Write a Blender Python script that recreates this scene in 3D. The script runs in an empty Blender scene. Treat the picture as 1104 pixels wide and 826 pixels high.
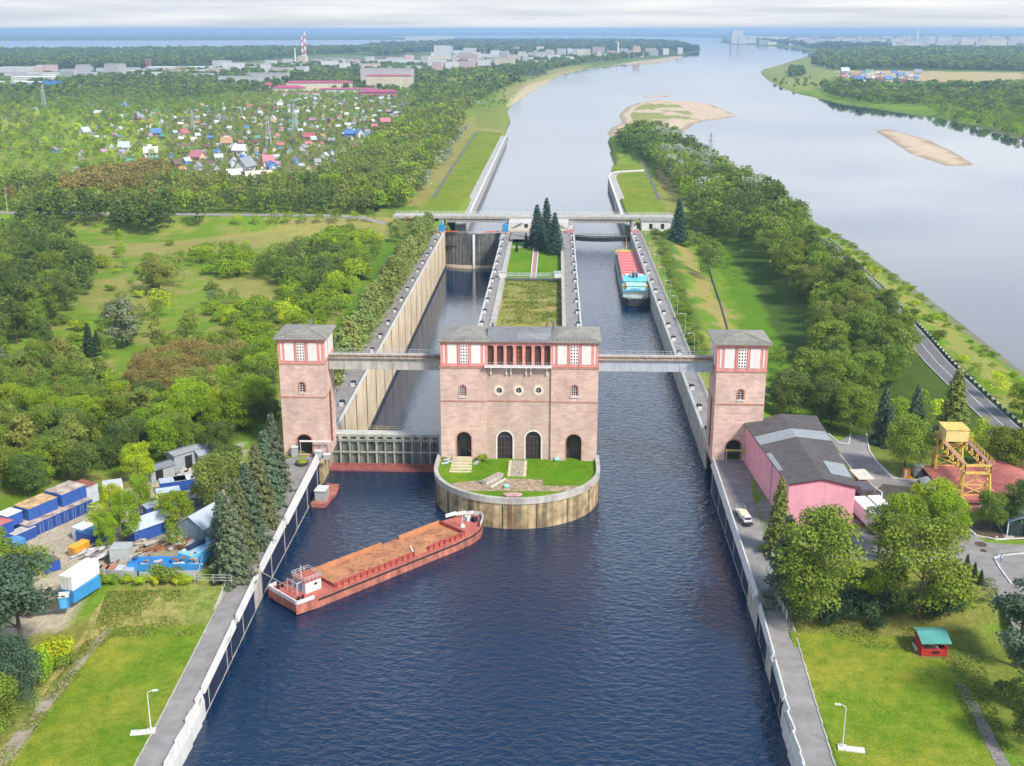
import bpy, math, random
import numpy as np
from mathutils import Vector
from mathutils.geometry import tessellate_polygon
SC = bpy.context.scene
COL = SC.collection
R = math.radians
rnd = random.Random(7)

# ---------------------------------------------------------------- camera, sky, sun, exposure
F_PX, CX, CY, HZ = 1250., 552., 413., 31.
TH = math.atan((CY - HZ) / F_PX)
PS = math.atan(48 * math.cos(TH) / F_PX)
CAM_H = 112.5
cam = bpy.data.cameras.new('camera')
cam.sensor_width = 36
cam.lens = F_PX / 1104 * 36
cam.clip_start = 1
cam.clip_end = 250000
co = bpy.data.objects.new('camera', cam)
COL.objects.link(co)
co.location = (0, 0, CAM_H)
co.rotation_euler = (R(90) - TH, 0, PS)
SC.camera = co

SUN_EL, SUN_AZ = R(44), R(134)      # azimuth clockwise from +Y: behind and to the right of the camera
w = bpy.data.worlds.new('World')
SC.world = w
w.use_nodes = True
nt = w.node_tree
nt.nodes.clear()
wo = nt.nodes.new('ShaderNodeOutputWorld')
bg = nt.nodes.new('ShaderNodeBackground')
sky = nt.nodes.new('ShaderNodeTexSky')
sky.sky_type = 'NISHITA'
sky.sun_disc = False
sky.sun_elevation = SUN_EL
sky.sun_rotation = SUN_AZ
sky.air_density = 1.4
sky.dust_density = .5
tc = nt.nodes.new('ShaderNodeTexCoord')
mp = nt.nodes.new('ShaderNodeMapping')
mp.inputs['Scale'].default_value = (1, 1, 5)
nz = nt.nodes.new('ShaderNodeTexNoise')
nz.inputs['Scale'].default_value = 2.6
nz.inputs['Detail'].default_value = 7
nz.inputs['Roughness'].default_value = .55
cr = nt.nodes.new('ShaderNodeValToRGB')
cr.color_ramp.elements[0].position = .40
cr.color_ramp.elements[0].color = (.0, .0, .0, 1)
cr.color_ramp.elements[1].position = .58
cr.color_ramp.elements[1].color = (1, 1, 1, 1)
# stratus deck: full cover towards the horizon, broken blue overhead
sx = nt.nodes.new('ShaderNodeSeparateXYZ')
mr = nt.nodes.new('ShaderNodeMapRange')
mr.inputs['From Min'].default_value = .12
mr.inputs['From Max'].default_value = .55
mr.inputs['To Min'].default_value = 1
mr.inputs['To Max'].default_value = .04
mx2 = nt.nodes.new('ShaderNodeMath'); mx2.operation = 'MAXIMUM'
mul = nt.nodes.new('ShaderNodeMath'); mul.operation = 'MULTIPLY'
nz2 = nt.nodes.new('ShaderNodeTexNoise')
nz2.inputs['Scale'].default_value = 5
nz2.inputs['Detail'].default_value = 6
mp2 = nt.nodes.new('ShaderNodeMapping')
mp2.inputs['Scale'].default_value = (1, 1, 22)
cr2 = nt.nodes.new('ShaderNodeValToRGB')
cr2.color_ramp.elements[0].position = .38
cr2.color_ramp.elements[0].color = (.66, .71, .79, 1)
cr2.color_ramp.elements[1].position = .62
cr2.color_ramp.elements[1].color = (.93, .94, .95, 1)
sc_ = nt.nodes.new('ShaderNodeVectorMath'); sc_.operation = 'SCALE'
mrs = nt.nodes.new('ShaderNodeMapRange'); mrs.inputs['From Min'].default_value = .0; mrs.inputs['From Max'].default_value = .14; mrs.inputs['To Min'].default_value = 4.7; mrs.inputs['To Max'].default_value = 9.6
mix = nt.nodes.new('ShaderNodeMix'); mix.data_type = 'RGBA'
L = nt.links.new
L(tc.outputs['Generated'], mp.inputs['Vector']); L(mp.outputs[0], nz.inputs['Vector'])
L(tc.outputs['Generated'], mp2.inputs['Vector']); L(mp2.outputs[0], nz2.inputs['Vector'])
L(tc.outputs['Generated'], sx.inputs[0]); L(sx.outputs['Z'], mr.inputs['Value'])
L(nz.outputs['Fac'], cr.inputs[0]); L(cr.outputs[0], mul.inputs[0]); L(mr.outputs[0], mul.inputs[1])
mr3 = nt.nodes.new('ShaderNodeMapRange')
mr3.inputs['From Min'].default_value = .34
mr3.inputs['From Max'].default_value = .48
mr3.inputs['To Min'].default_value = .96
mr3.inputs['To Max'].default_value = .0
L(sx.outputs['Z'], mr3.inputs['Value'])
L(mr3.outputs[0], mx2.inputs[0]); L(mul.outputs[0], mx2.inputs[1])
L(sx.outputs['Z'], mrs.inputs['Value']); L(mrs.outputs[0], sc_.inputs['Scale']); L(nz2.outputs['Fac'], cr2.inputs[0]); L(cr2.outputs[0], sc_.inputs[0])
L(mx2.outputs[0], mix.inputs['Factor']); L(sky.outputs[0], mix.inputs['A']); L(sc_.outputs[0], mix.inputs['B'])
L(mix.outputs['Result'], bg.inputs['Color'])
bg.inputs['Strength'].default_value = .14
L(bg.outputs[0], wo.inputs['Surface'])

sl = bpy.data.lights.new('sun', 'SUN')
sl.energy = 3.7
sl.angle = R(10)
sl.color = (1, .93, .82)
so = bpy.data.objects.new('sun', sl)
COL.objects.link(so)
sdir = Vector((math.sin(SUN_AZ) * math.cos(SUN_EL), math.cos(SUN_AZ) * math.cos(SUN_EL), math.sin(SUN_EL)))
so.rotation_euler = sdir.to_track_quat('Z', 'Y').to_euler()
so.location = (0, 0, 300)
SC.view_settings.view_transform = 'Standard'
SC.view_settings.look = 'None'
SC.view_settings.exposure = 0.52
SC.view_settings.gamma = 1
AZ = 7.4          # level of the quays and yards above the water

# ---------------------------------------------------------------- measuring: a pixel of the photo to a point on the plane z, or on the plane Y
_c, _s = math.cos(TH), math.sin(TH)
FWD = np.array([-math.sin(PS) * _c, math.cos(PS) * _c, -_s])
RT = np.array([math.cos(PS), math.sin(PS), 0.])
UP = np.cross(RT, FWD)
CP = np.array([0, 0, CAM_H])
def ray(px, py): return FWD + RT * (px - CX) / F_PX - UP * (py - CY) / F_PX
def at(px, py, z=0.):
    d = ray(px, py); return CP + d * ((z - CAM_H) / d[2])
def atY(px, py, Y):
    d = ray(px, py); return CP + d * (Y / d[1])
def AW(y): return 4.2 + (AZ - 4.2) * np.clip((np.asarray(y, float) - 165) / 112, 0, 1)      # the quayside walkways fall gently towards us
def AP(y):
    t = np.clip((np.asarray(y, float) - 190) / 22, 0, 1); w_ = AW(y); return w_ + (AZ - w_) * t * t * (3 - 2 * t)   # lawns below, yards level
def atw(px, py):
    z = AZ
    for _ in range(8): q = at(px, py, z); z = float(AW(q[1]))
    return q
def atg(px, py):
    z = AZ
    for _ in range(8): q = at(px, py, z); z = float(AP(q[1]))
    return q
def poly_g(pts): return np.array([atg(x, y)[:2] for x, y in pts])
def poly_at(pts, z=0.): return np.array([at(x, y, z)[:2] for x, y in pts])

# ---------------------------------------------------------------- materials
MATS = {}
def newmat(name):
    m = bpy.data.materials.new(name); m.use_nodes = True
    n = m.node_tree; b = n.nodes['Principled BSDF']
    return m, n, b
def mat(name, col, rough=.8, metal=0., var=.18, scale=.6, bump=0., bscale=6., spec=.3, streak=0.):
    """procedural paint or mineral surface: colour varied by two noises in metres, optional vertical streaks and bump"""
    if name in MATS: return MATS[name]
    m, n, b = newmat(name)
    N = n.nodes.new; K = n.links.new
    g = N('ShaderNodeNewGeometry')
    a = N('ShaderNodeTexNoise'); a.inputs['Scale'].default_value = scale; a.inputs['Detail'].default_value = 5
    a.inputs['Roughness'].default_value = .65
    K(g.outputs['Position'], a.inputs['Vector'])
    r = N('ShaderNodeValToRGB')
    lo = [c * (1 - var) for c in col]; hi = [min(1, c * (1 + var)) for c in col]
    r.color_ramp.elements[0].position = .32; r.color_ramp.elements[0].color = (*lo, 1)
    r.color_ramp.elements[1].position = .68; r.color_ramp.elements[1].color = (*hi, 1)
    K(a.outputs['Fac'], r.inputs[0])
    out = r.outputs[0]
    if streak:
        mpn = N('ShaderNodeMapping'); mpn.inputs['Scale'].default_value = (1, 1, .07)
        K(g.outputs['Position'], mpn.inputs['Vector'])
        s2 = N('ShaderNodeTexNoise'); s2.inputs['Scale'].default_value = .8; s2.inputs['Detail'].default_value = 4
        K(mpn.outputs[0], s2.inputs['Vector'])
        r2 = N('ShaderNodeValToRGB')
        r2.color_ramp.elements[0].position = .38; r2.color_ramp.elements[0].color = (1 - streak,) * 3 + (1,)
        r2.color_ramp.elements[1].position = .6; r2.color_ramp.elements[1].color = (1, 1, 1, 1)
        K(s2.outputs['Fac'], r2.inputs[0])
        mm = N('ShaderNodeMix'); mm.data_type = 'RGBA'; mm.blend_type = 'MULTIPLY'; mm.inputs['Factor'].default_value = 1
        K(out, mm.inputs['A']); K(r2.outputs[0], mm.inputs['B']); out = mm.outputs['Result']
    K(out, b.inputs['Base Color'])
    b.inputs['Roughness'].default_value = rough
    b.inputs['Metallic'].default_value = metal
    b.inputs['Specular IOR Level'].default_value = spec
    if bump:
        c = N('ShaderNodeTexNoise'); c.inputs['Scale'].default_value = bscale; c.inputs['Detail'].default_value = 4
        K(g.outputs['Position'], c.inputs['Vector'])
        bb = N('ShaderNodeBump'); bb.inputs['Strength'].default_value = bump; bb.inputs['Distance'].default_value = .1
        K(c.outputs['Fac'], bb.inputs['Height']); K(bb.outputs[0], b.inputs['Normal'])
    MATS[name] = m
    return m
def mat_objcol(name, rough=.7, var=.12, scale=.8, metal=0.):
    m, n, b = newmat(name); N = n.nodes.new; K = n.links.new
    oi = N('ShaderNodeObjectInfo'); g = N('ShaderNodeNewGeometry')
    a = N('ShaderNodeTexNoise'); a.inputs['Scale'].default_value = scale; a.inputs['Detail'].default_value = 4
    K(g.outputs['Position'], a.inputs['Vector'])
    mr = N('ShaderNodeMapRange'); mr.inputs['From Min'].default_value = .3; mr.inputs['From Max'].default_value = .7
    mr.inputs['To Min'].default_value = 1 - var; mr.inputs['To Max'].default_value = 1 + var
    K(a.outputs['Fac'], mr.inputs['Value'])
    v = N('ShaderNodeVectorMath'); v.operation = 'SCALE'
    K(oi.outputs['Color'], v.inputs[0]); K(mr.outputs[0], v.inputs['Scale'])
    K(v.outputs[0], b.inputs['Base Color'])
    b.inputs['Roughness'].default_value = rough; b.inputs['Metallic'].default_value = metal
    b.inputs['Specular IOR Level'].default_value = .3
    MATS[name] = m
    return m
def mat_leaf(name, vcol=False):
    m, n, b = newmat(name); N = n.nodes.new; K = n.links.new
    oi = N('ShaderNodeObjectInfo'); at_ = N('ShaderNodeAttribute'); at_.attribute_name = 'col'
    mm = N('ShaderNodeMix'); mm.data_type = 'RGBA'; mm.blend_type = 'MULTIPLY'; mm.inputs['Factor'].default_value = 1
    K(oi.outputs['Color'], mm.inputs['A']); K(at_.outputs['Color'], mm.inputs['B'])
    K(mm.outputs['Result'], b.inputs['Base Color'])
    b.inputs['Roughness'].default_value = .55; b.inputs['Specular IOR Level'].default_value = .15
    tr = N('ShaderNodeBsdfTranslucent'); K(mm.outputs['Result'], tr.inputs['Color'])
    ms = N('ShaderNodeMixShader'); ms.inputs[0].default_value = .28
    K(b.outputs[0], ms.inputs[1]); K(tr.outputs[0], ms.inputs[2])
    K(ms.outputs[0], n.nodes['Material Output'].inputs['Surface'])
    MATS[name] = m
    return m
def mat_brick(name, c1, c2, mortar, bw, bh, msize=.03, rough=.85, axis='XZ', var=.27):
    """coursed stone: brick texture on world metres, broken up by noise"""
    m, n, b = newmat(name); N = n.nodes.new; K = n.links.new
    g = N('ShaderNodeNewGeometry'); s = N('ShaderNodeSeparateXYZ'); cb = N('ShaderNodeCombineXYZ')
    K(g.outputs['Position'], s.inputs[0])
    ad = N('ShaderNodeMath'); ad.operation = 'ADD'; K(s.outputs['X'], ad.inputs[0]); K(s.outputs['Y'], ad.inputs[1])
    K(ad.outputs[0], cb.inputs['X']); K(s.outputs['Z'], cb.inputs['Y'])
    t = N('ShaderNodeTexBrick'); K(cb.outputs[0], t.inputs['Vector'])
    t.inputs['Scale'].default_value = 1; t.inputs['Brick Width'].default_value = bw; t.inputs['Row Height'].default_value = bh
    t.inputs['Mortar Size'].default_value = msize; t.inputs['Color1'].default_value = (*c1, 1); t.inputs['Color2'].default_value = (*c2, 1)
    t.inputs['Mortar'].default_value = (*mortar, 1); t.inputs['Bias'].default_value = 0.
    a = N('ShaderNodeTexNoise'); a.inputs['Scale'].default_value = .22; a.inputs['Detail'].default_value = 8; a.inputs['Roughness'].default_value = .72
    mpn = N('ShaderNodeMapping'); mpn.inputs['Scale'].default_value = (1, 1, .6); K(g.outputs['Position'], mpn.inputs['Vector']); K(mpn.outputs[0], a.inputs['Vector'])
    r = N('ShaderNodeValToRGB'); r.color_ramp.elements[0].position = .3; r.color_ramp.elements[0].color = (1 - var, 1 - var, 1 - var * .9, 1)
    r.color_ramp.elements[1].position = .64; r.color_ramp.elements[1].color = (1.12, 1.1, 1.08, 1)
    K(a.outputs['Fac'], r.inputs[0])
    mm = N('ShaderNodeMix'); mm.data_type = 'RGBA'; mm.blend_type = 'MULTIPLY'; mm.inputs['Factor'].default_value = 1
    K(t.outputs['Color'], mm.inputs['A']); K(r.outputs[0], mm.inputs['B'])
    K(mm.outputs['Result'], b.inputs['Base Color']); b.inputs['Roughness'].default_value = rough
    b.inputs['Specular IOR Level'].default_value = .2
    bb = N('ShaderNodeBump'); bb.inputs['Strength'].default_value = .35; bb.inputs['Distance'].default_value = .06
    K(a.outputs['Fac'], bb.inputs['Height']); K(bb.outputs[0], b.inputs['Normal'])
    MATS[name] = m
    return m

M_leaf = mat_leaf('leaves')
M_bark = mat('bark', (.11, .08, .055), .9, var=.3, scale=3)
M_birch = mat('birch_bark', (.55, .53, .48), .8, var=.4, scale=2)
M_stone = mat_brick('granite', (.66, .485, .415), (.545, .38, .32), (.47, .33, .28), 1.6, .6, .03)
M_pink = mat('pink_paint', (.68, .28, .25), .75, var=.12, scale=.5, streak=.12)
M_panel = mat('white_panel', (.72, .68, .66), .6, var=.06, streak=.06)
M_white = mat('white_paint', (.62, .62, .60), .6, var=.08, scale=.8, streak=.12)
M_conc = mat('concrete', (.44, .42, .38), .9, var=.22, scale=.35, bump=.3, streak=.18)
M_tan = mat('tan_concrete', (.68, .555, .39), .9, var=.16, scale=.12, bump=.2, streak=.14)
M_yel = mat('stained_concrete', (.46, .35, .20), .9, var=.5, scale=.32, bump=.3, streak=.55)
M_dconc = mat('dark_concrete', (.085, .075, .062), .6, var=.4, scale=.4, streak=.3)
M_asph = mat('asphalt', (.135, .13, .13), .9, var=.2, scale=.3, bump=.2, bscale=9)
M_walk = mat('walkway_asphalt', (.25, .235, .225), .92, var=.2, scale=.3, bump=.2, bscale=6)
M_roof = mat('grey_roof', (.25, .235, .205), .6, var=.18, scale=.5, streak=.1)
M_seam = mat('roof_seam', (.16, .155, .145), .6)
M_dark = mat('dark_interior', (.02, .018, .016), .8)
M_glass = mat('dark_glass', (.025, .03, .04), .12, spec=.6, var=.3)
M_brown = mat('brown_frame', (.16, .07, .05), .7)
M_redbr = mat('red_brown_trim', (.42, .22, .17), .8, var=.2)
M_steel = mat('galvanised_steel', (.42, .44, .45), .5, .3)
M_gate = mat('gate_steel', (.36, .385, .325), .6, var=.3, scale=.7, streak=.3)
M_gated = mat('gate_plate', (.15, .165, .14), .6, var=.3, scale=.6, streak=.45)
M_navy = mat('navy_panel', (.022, .030, .072), .6, var=.5, scale=.6, streak=.45)
M_rail = mat('grey_rail', (.50, .51, .52), .5, .2)
M_rust = mat('rust', (.30, .12, .055), .85, var=.4, scale=1.2, bump=.3)
M_black = mat('black_rubber', (.025, .025, .028), .7)
M_objc = mat_objcol('painted_wall')
M_objm = mat_objcol('painted_metal', .5, .11, 1.0)
M_yell = mat('crane_yellow', (.72, .50, .12), .55, var=.15, scale=.7, streak=.15)
M_wood = mat('weathered_timber', (.36, .31, .25), .85, var=.35, scale=1.5)

# ---------------------------------------------------------------- mesh helpers
class MB:
    def __init__(s): s.v = []; s.f = []; s.m = []
    def add(s, vs, fs, mi=0):
        o = len(s.v); s.v += [tuple(p) for p in vs]
        s.f += [tuple(i + o for i in f) for f in fs]; s.m += [mi] * len(fs); return s
    def box(s, x0, x1, y0, y1, z0, z1, mi=0):
        vs = [(x0, y0, z0), (x1, y0, z0), (x1, y1, z0), (x0, y1, z0), (x0, y0, z1), (x1, y0, z1), (x1, y1, z1), (x0, y1, z1)]
        return s.add(vs, [(0, 3, 2, 1), (4, 5, 6, 7), (0, 1, 5, 4), (1, 2, 6, 5), (2, 3, 7, 6), (3, 0, 4, 7)], mi)
    def cbox(s, c, d, mi=0):
        return s.box(c[0] - d[0] / 2, c[0] + d[0] / 2, c[1] - d[1] / 2, c[1] + d[1] / 2, c[2] - d[2] / 2, c[2] + d[2] / 2, mi)
    def prism(s, poly, z0, z1, mi=0):
        n = len(poly); vs = [(p[0], p[1], z0) for p in poly] + [(p[0], p[1], z1) for p in poly]
        fs = [(i, (i + 1) % n, n + (i + 1) % n, n + i) for i in range(n)]
        tri = tessellate_polygon([[Vector((p[0], p[1], 0)) for p in poly]])
        fs += [tuple(n + i for i in t) for t in tri] + [tuple(reversed(t)) for t in tri]
        return s.add(vs, fs, mi)
    def bar(s, p, q, w=.1, h=None, mi=0):
        h = h or w; p = Vector(p); q = Vector(q); d = (q - p)
        if d.length < 1e-6: return s
        d.normalize(); u = d.cross(Vector((0, 0, 1)))
        if u.length < 1e-3: u = Vector((1, 0, 0))
        u.normalize(); v = u.cross(d)
        vs = []
        for e in (p, q):
            for a, b in ((-1, -1), (1, -1), (1, 1), (-1, 1)): vs.append(e + u * a * w / 2 + v * b * h / 2)
        return s.add(vs, [(0, 1, 2, 3), (7, 6, 5, 4), (0, 4, 5, 1), (1, 5, 6, 2), (2, 6, 7, 3), (3, 7, 4, 0)], mi)
    def cyl(s, p, q, r0, r1=None, n=8, mi=0, cap=True):
        r1 = r0 if r1 is None else r1; p = Vector(p); q = Vector(q); d = (q - p).normalized()
        u = d.cross(Vector((0, 0, 1)))
        if u.length < 1e-3: u = Vector((1, 0, 0))
        u.normalize(); v = u.cross(d); vs = []
        for e, r in ((p, r0), (q, r1)):
            for k in range(n):
                a = 2 * math.pi * k / n; vs.append(e + (u * math.cos(a) + v * math.sin(a)) * r)
        fs = [(k, (k + 1) % n, n + (k + 1) % n, n + k) for k in range(n)]
        if cap: fs += [tuple(range(n))[::-1], tuple(range(n, 2 * n))]
        return s.add(vs, fs, mi)
    def ball(s, c, r, n=8, mi=0, sz=1.):
        vs = [(c[0], c[1], c[2] + r * sz)]; rr = n // 2
        for i in range(1, rr):
            t = math.pi * i / rr
            for k in range(n):
                a = 2 * math.pi * k / n
                vs.append((c[0] + r * math.sin(t) * math.cos(a), c[1] + r * math.sin(t) * math.sin(a), c[2] + r * sz * math.cos(t)))
        vs.append((c[0], c[1], c[2] - r * sz)); fs = [(0, 1 + k, 1 + (k + 1) % n) for k in range(n)]
        for i in range(rr - 2):
            for k in range(n):
                a = 1 + i * n + k; b = 1 + i * n + (k + 1) % n; fs.append((a, a + n, b + n, b))
        e = len(vs) - 1; o = 1 + (rr - 2) * n
        fs += [(e, o + (k + 1) % n, o + k) for k in range(n)]
        return s.add(vs, fs, mi)
    def islands(s):
        p = list(range(len(s.v)))
        def fd(a):
            while p[a] != a: p[a] = p[p[a]]; a = p[a]
            return a
        for f in s.f:
            r = fd(f[0])
            for i in f[1:]: p[fd(i)] = r
        g = {}
        for k, f in enumerate(s.f): g.setdefault(fd(f[0]), []).append(k)
        out = []
        for fs in g.values():
            m = MB(); ix = {}
            for k in fs:
                for i in s.f[k]:
                    if i not in ix: ix[i] = len(m.v); m.v.append(s.v[i])
                m.f.append(tuple(ix[i] for i in s.f[k])); m.m.append(s.m[k])
            out.append(m)
        return out
    def build(s, name, mats, parent=None, smooth=False):
        if parent is not None and name in SPLIT:
            L_ = s.islands()
            if 1 < len(L_) <= 60: return [m.build1(name, mats, parent, smooth) for m in L_][0]
        return s.build1(name, mats, parent, smooth)
    def build1(s, name, mats, parent=None, smooth=False):
        me = bpy.data.meshes.new(name)
        off = OFF.get(parent, (0, 0, 0)) if parent is not None else (0, 0, 0)
        vs = [(x - off[0], y - off[1], z - off[2]) for x, y, z in s.v]
        me.from_pydata(vs, [], s.f)
        if not isinstance(mats, (list, tuple)): mats = [mats]
        for m in mats: me.materials.append(m)
        if len(mats) > 1: me.polygons.foreach_set('material_index', s.m)
        if smooth: me.polygons.foreach_set('use_smooth', [True] * len(s.f))
        me.update()
        o = bpy.data.objects.new(name, me); COL.objects.link(o)
        if parent is not None: o.parent = parent; OFF[o] = off
        return o
OFF = {}
SPLIT = {'facing', 'rib', 'stiffener', 'joint', 'post', 'fender', 'kerb', 'bitt'}
def thing(name, label, cat, loc=(0, 0, 0), rz=0., group=None, local=False):
    """an Empty at a thing's base; parts built afterwards in world metres (local=False) or in its own frame (local=True)"""
    o = bpy.data.objects.new(name, None); COL.objects.link(o); o.empty_display_size = .5
    o.location = loc; o.rotation_euler = (0, 0, rz)
    OFF[o] = (0, 0, 0) if (local or rz) else tuple(loc)
    tag(o, label, cat, group); return o
def tag(o, label=None, cat=None, group=None, kind=None):
    if label: o['label'] = label
    if cat: o['category'] = cat
    if group: o['group'] = group
    if kind: o['kind'] = kind
    return o
def struct(o): o['kind'] = 'structure'; return o
KIDS = {}
def kids(o):
    return [c for c in COL.objects if c.parent == o]
def dup(root, loc, rz=0., scale=1., label=None, group=None, ch=None):
    r = root.copy(); COL.objects.link(r); r.location = loc; r.rotation_euler = (0, 0, rz)
    r.scale = (scale,) * 3 if not isinstance(scale, tuple) else scale
    if label: r['label'] = label
    if group: r['group'] = group
    def rec(src, dst):
        if src not in KIDS: KIDS[src] = kids(src)
        for c in KIDS[src]:
            k = c.copy(); COL.objects.link(k); k.parent = dst; rec(c, k)
            KIDS.setdefault(dst, []).append(k)
    KIDS[r] = []
    rec(root, r)
    return r
def setcol(root, names, col):
    for c in KIDS.get(root) or kids(root):
        if c.name.split('.')[0] in names: c.color = (*col, 1)
ORD = {1: 'nearest', 2: 'second nearest', 3: 'third nearest', 4: 'fourth nearest', 5: 'fifth nearest', 6: 'sixth nearest', 7: 'seventh nearest', 8: 'eighth nearest', 9: 'ninth nearest'}
def ordn(n):
    if n in ORD: return ORD[n]
    return str(n) + ('th' if 10 <= n % 100 <= 20 else {1: 'st', 2: 'nd', 3: 'rd'}.get(n % 10, 'th')) + ' nearest'
NTH = ['first', 'second', 'third', 'fourth', 'fifth', 'sixth', 'seventh', 'eighth', 'ninth', 'tenth', 'eleventh', 'twelfth', 'thirteenth', 'fourteenth', 'fifteenth', 'sixteenth', 'seventeenth', 'eighteenth', 'nineteenth', 'twentieth']
def nth(k): return NTH[k] if k < 20 else ordn(k + 1).replace(' nearest', '')

# planar facades: u along the wall, n outward
class Wall:
    def __init__(s, o, u, n): s.o = Vector(o); s.u = Vector(u).normalized(); s.n = Vector(n).normalized()
    def P(s, u, z, d=0.): return s.o + s.u * u + Vector((0, 0, z)) + s.n * d
    def slab(s, mb, outer, holes, d0, d1, mi=0):
        """solid sheet between depth d0 (back) and d1 (front) with holes; loops are (u,z)"""
        loops = [outer] + holes
        tri = tessellate_polygon([[Vector((a, b, 0)) for a, b in l] for l in loops])
        flat = [p for l in loops for p in l]; n = len(flat)
        vs = [s.P(a, b, d0) for a, b in flat] + [s.P(a, b, d1) for a, b in flat]
        fs = [tuple(n + i for i in t) for t in tri] + [tuple(reversed(t)) for t in tri]
        k = 0
        for l in loops:
            m = len(l)
            fs += [(k + i, k + (i + 1) % m, n + k + (i + 1) % m, n + k + i) for i in range(m)]; k += m
        mb.add(vs, fs, mi)
    def rect(s, mb, u0, u1, z0, z1, d0, d1, mi=0): s.slab(mb, [(u0, z0), (u1, z0), (u1, z1), (u0, z1)], [], d0, d1, mi)
def rloop(u0, u1, z0, z1): return [(u0, z0), (u1, z0), (u1, z1), (u0, z1)]
def arch(uc, z0, wd, ht, n=10):
    r = wd / 2; zc = z0 + ht - r
    return [(uc - r, z0), (uc + r, z0)] + [(uc + r * math.cos(math.pi * k / n), zc + r * math.sin(math.pi * k / n)) for k in range(n + 1)]
def disc(uc, zc, r, n=20): return [(uc + r * math.cos(2 * math.pi * k / n), zc + r * math.sin(2 * math.pi * k / n)) for k in range(n)]
def railing(mb, pts, h=1.1, step=2.5, t=.07, mid=1):
    """posts and rails along a polyline"""
    for a, b in zip(pts[:-1], pts[1:]):
        a = Vector(a); b = Vector(b); n = max(1, int((b - a).length / step))
        for k in range(n + 1):
            p = a.lerp(b, k / n); mb.bar(p, p + Vector((0, 0, h)), t)
        for j in range(mid + 1):
            q = Vector((0, 0, h * (j + 1) / (mid + 1))); mb.bar(a + q, b + q, t * .8)
# ---------------------------------------------------------------- terrain
def inpoly(P, x, y):
    P = np.asarray(P); r = np.zeros(x.shape, bool); n = len(P)
    bb = (x >= P[:, 0].min()) & (x <= P[:, 0].max()) & (y >= P[:, 1].min()) & (y <= P[:, 1].max())
    xi, yi = x[bb], y[bb]; q = np.zeros(xi.shape, bool)
    for i in range(n):
        x0, y0 = P[i]; x1, y1 = P[(i + 1) % n]
        if y0 == y1: continue
        c = ((y0 > yi) != (y1 > yi)) & (xi < (x1 - x0) * (yi - y0) / (y1 - y0) + x0)
        q ^= c
    r[bb] = q; return r
def edist(P, x, y, closed=True):
    P = np.asarray(P); d = np.full(x.shape, 1e9); n = len(P)
    for i in range(n if closed else n - 1):
        a = P[i]; b = P[(i + 1) % n]; ab = b - a; l = ab @ ab + 1e-9
        t = np.clip(((x - a[0]) * ab[0] + (y - a[1]) * ab[1]) / l, 0, 1)
        d = np.minimum(d, np.hypot(x - a[0] - t * ab[0], y - a[1] - t * ab[1]))
    return d
# river: left bank from the canal mouth to the far reach, then the far right bank back towards us, then the peninsula
LEFTB = [(548, 143), (553, 132), (549, 121), (554, 113), (566, 106), (577, 98), (590, 91), (604, 82), (625, 76), (650, 72), (672, 69.5), (705, 69), (725, 65), (738, 60), (752, 56), (757, 53.5), (745, 51), (722, 48), (700, 46), (690, 44)]
RIGHTB = [(770, 40.5), (779, 42), (776, 46), (790, 48), (815, 49), (840, 50.5), (860, 52.5), (872, 55), (870, 61), (850, 67), (838, 71), (822, 75), (819, 79), (826, 86), (838, 93), (855, 100), (880, 106), (905, 112), (943, 117), (980, 123), (1010, 127), (1039, 134), (1070, 142), (1104, 152), (1180, 175), (1300, 215)]
PENR = [(1300, 530), (1200, 465), (1130, 415), (1104, 397), (1060, 363), (1015, 328), (974, 299), (919, 260), (857, 225), (810, 196), (790, 185), (760, 170), (740, 156), (725, 146), (705, 138), (690, 139), (668, 141), (658, 146), (656, 154), (660, 166), (664, 176)]
WX0, WX1 = -62.0, 43.0
W = [tuple(p) for p in poly_at(LEFTB)]
WAT = np.array([(WX0, 100.), (WX0, 660.), (-53., 700.), (-53., 1228.), (-46., 1228.)] + W + [(-2500., 17000.), (-2300., 22000.), (500., 22000)] + [tuple(p) for p in poly_at(RIGHTB)] + [tuple(p) for p in poly_at(PENR)] + [(42., 900.), (42., 700.), (WX1, 660.), (WX1, 100.)])
LAKE = poly_at([(-260, 44.2), (80, 43.6), (300, 43.2), (430, 42.8), (470, 44.0), (430, 45.5), (395, 46.5), (385, 48.5), (330, 50.5), (250, 51.5), (120, 53), (40, 54.5), (-60, 55), (-260, 55)])
LAKE2 = poly_at([(700, 41.2), (720, 40.6), (745, 40.2), (770, 40.4), (764, 41.6), (735, 42.4), (705, 42.6)])
SAND1 = poly_at([(655, 146), (660, 138), (672, 133), (668, 125), (676, 116), (690, 110.5), (712, 108), (740, 109), (768, 113), (795, 125.5), (770, 129), (748, 133), (740, 139), (729, 148), (712, 146), (690, 150)])
SAND2 = poly_at([(944, 141), (958, 139.5), (982, 146), (1002, 152), (1028, 164), (1050, 178.5), (1022, 179), (1000, 172), (984, 167), (966, 155)])
SANDS = [SAND1, SAND2, poly_at([(693, 103.6), (710, 102.6), (724, 103.8), (712, 105.2), (697, 105)]), poly_at([(737, 150.5), (744, 149.5), (752, 151), (745, 152)]), poly_at([(776, 177.5), (785, 176), (797, 178), (788, 180)])]
RROAD = poly_at([(1240, 600), (1150, 520), (1080, 458), (1048, 428), (1010, 391), (985, 361), (940, 311), (900, 272), (882, 256)], 7)
LROAD = np.array([(-700., 668.), (-330., 663.), (-130., 659.), (-60., 655.)])

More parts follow.
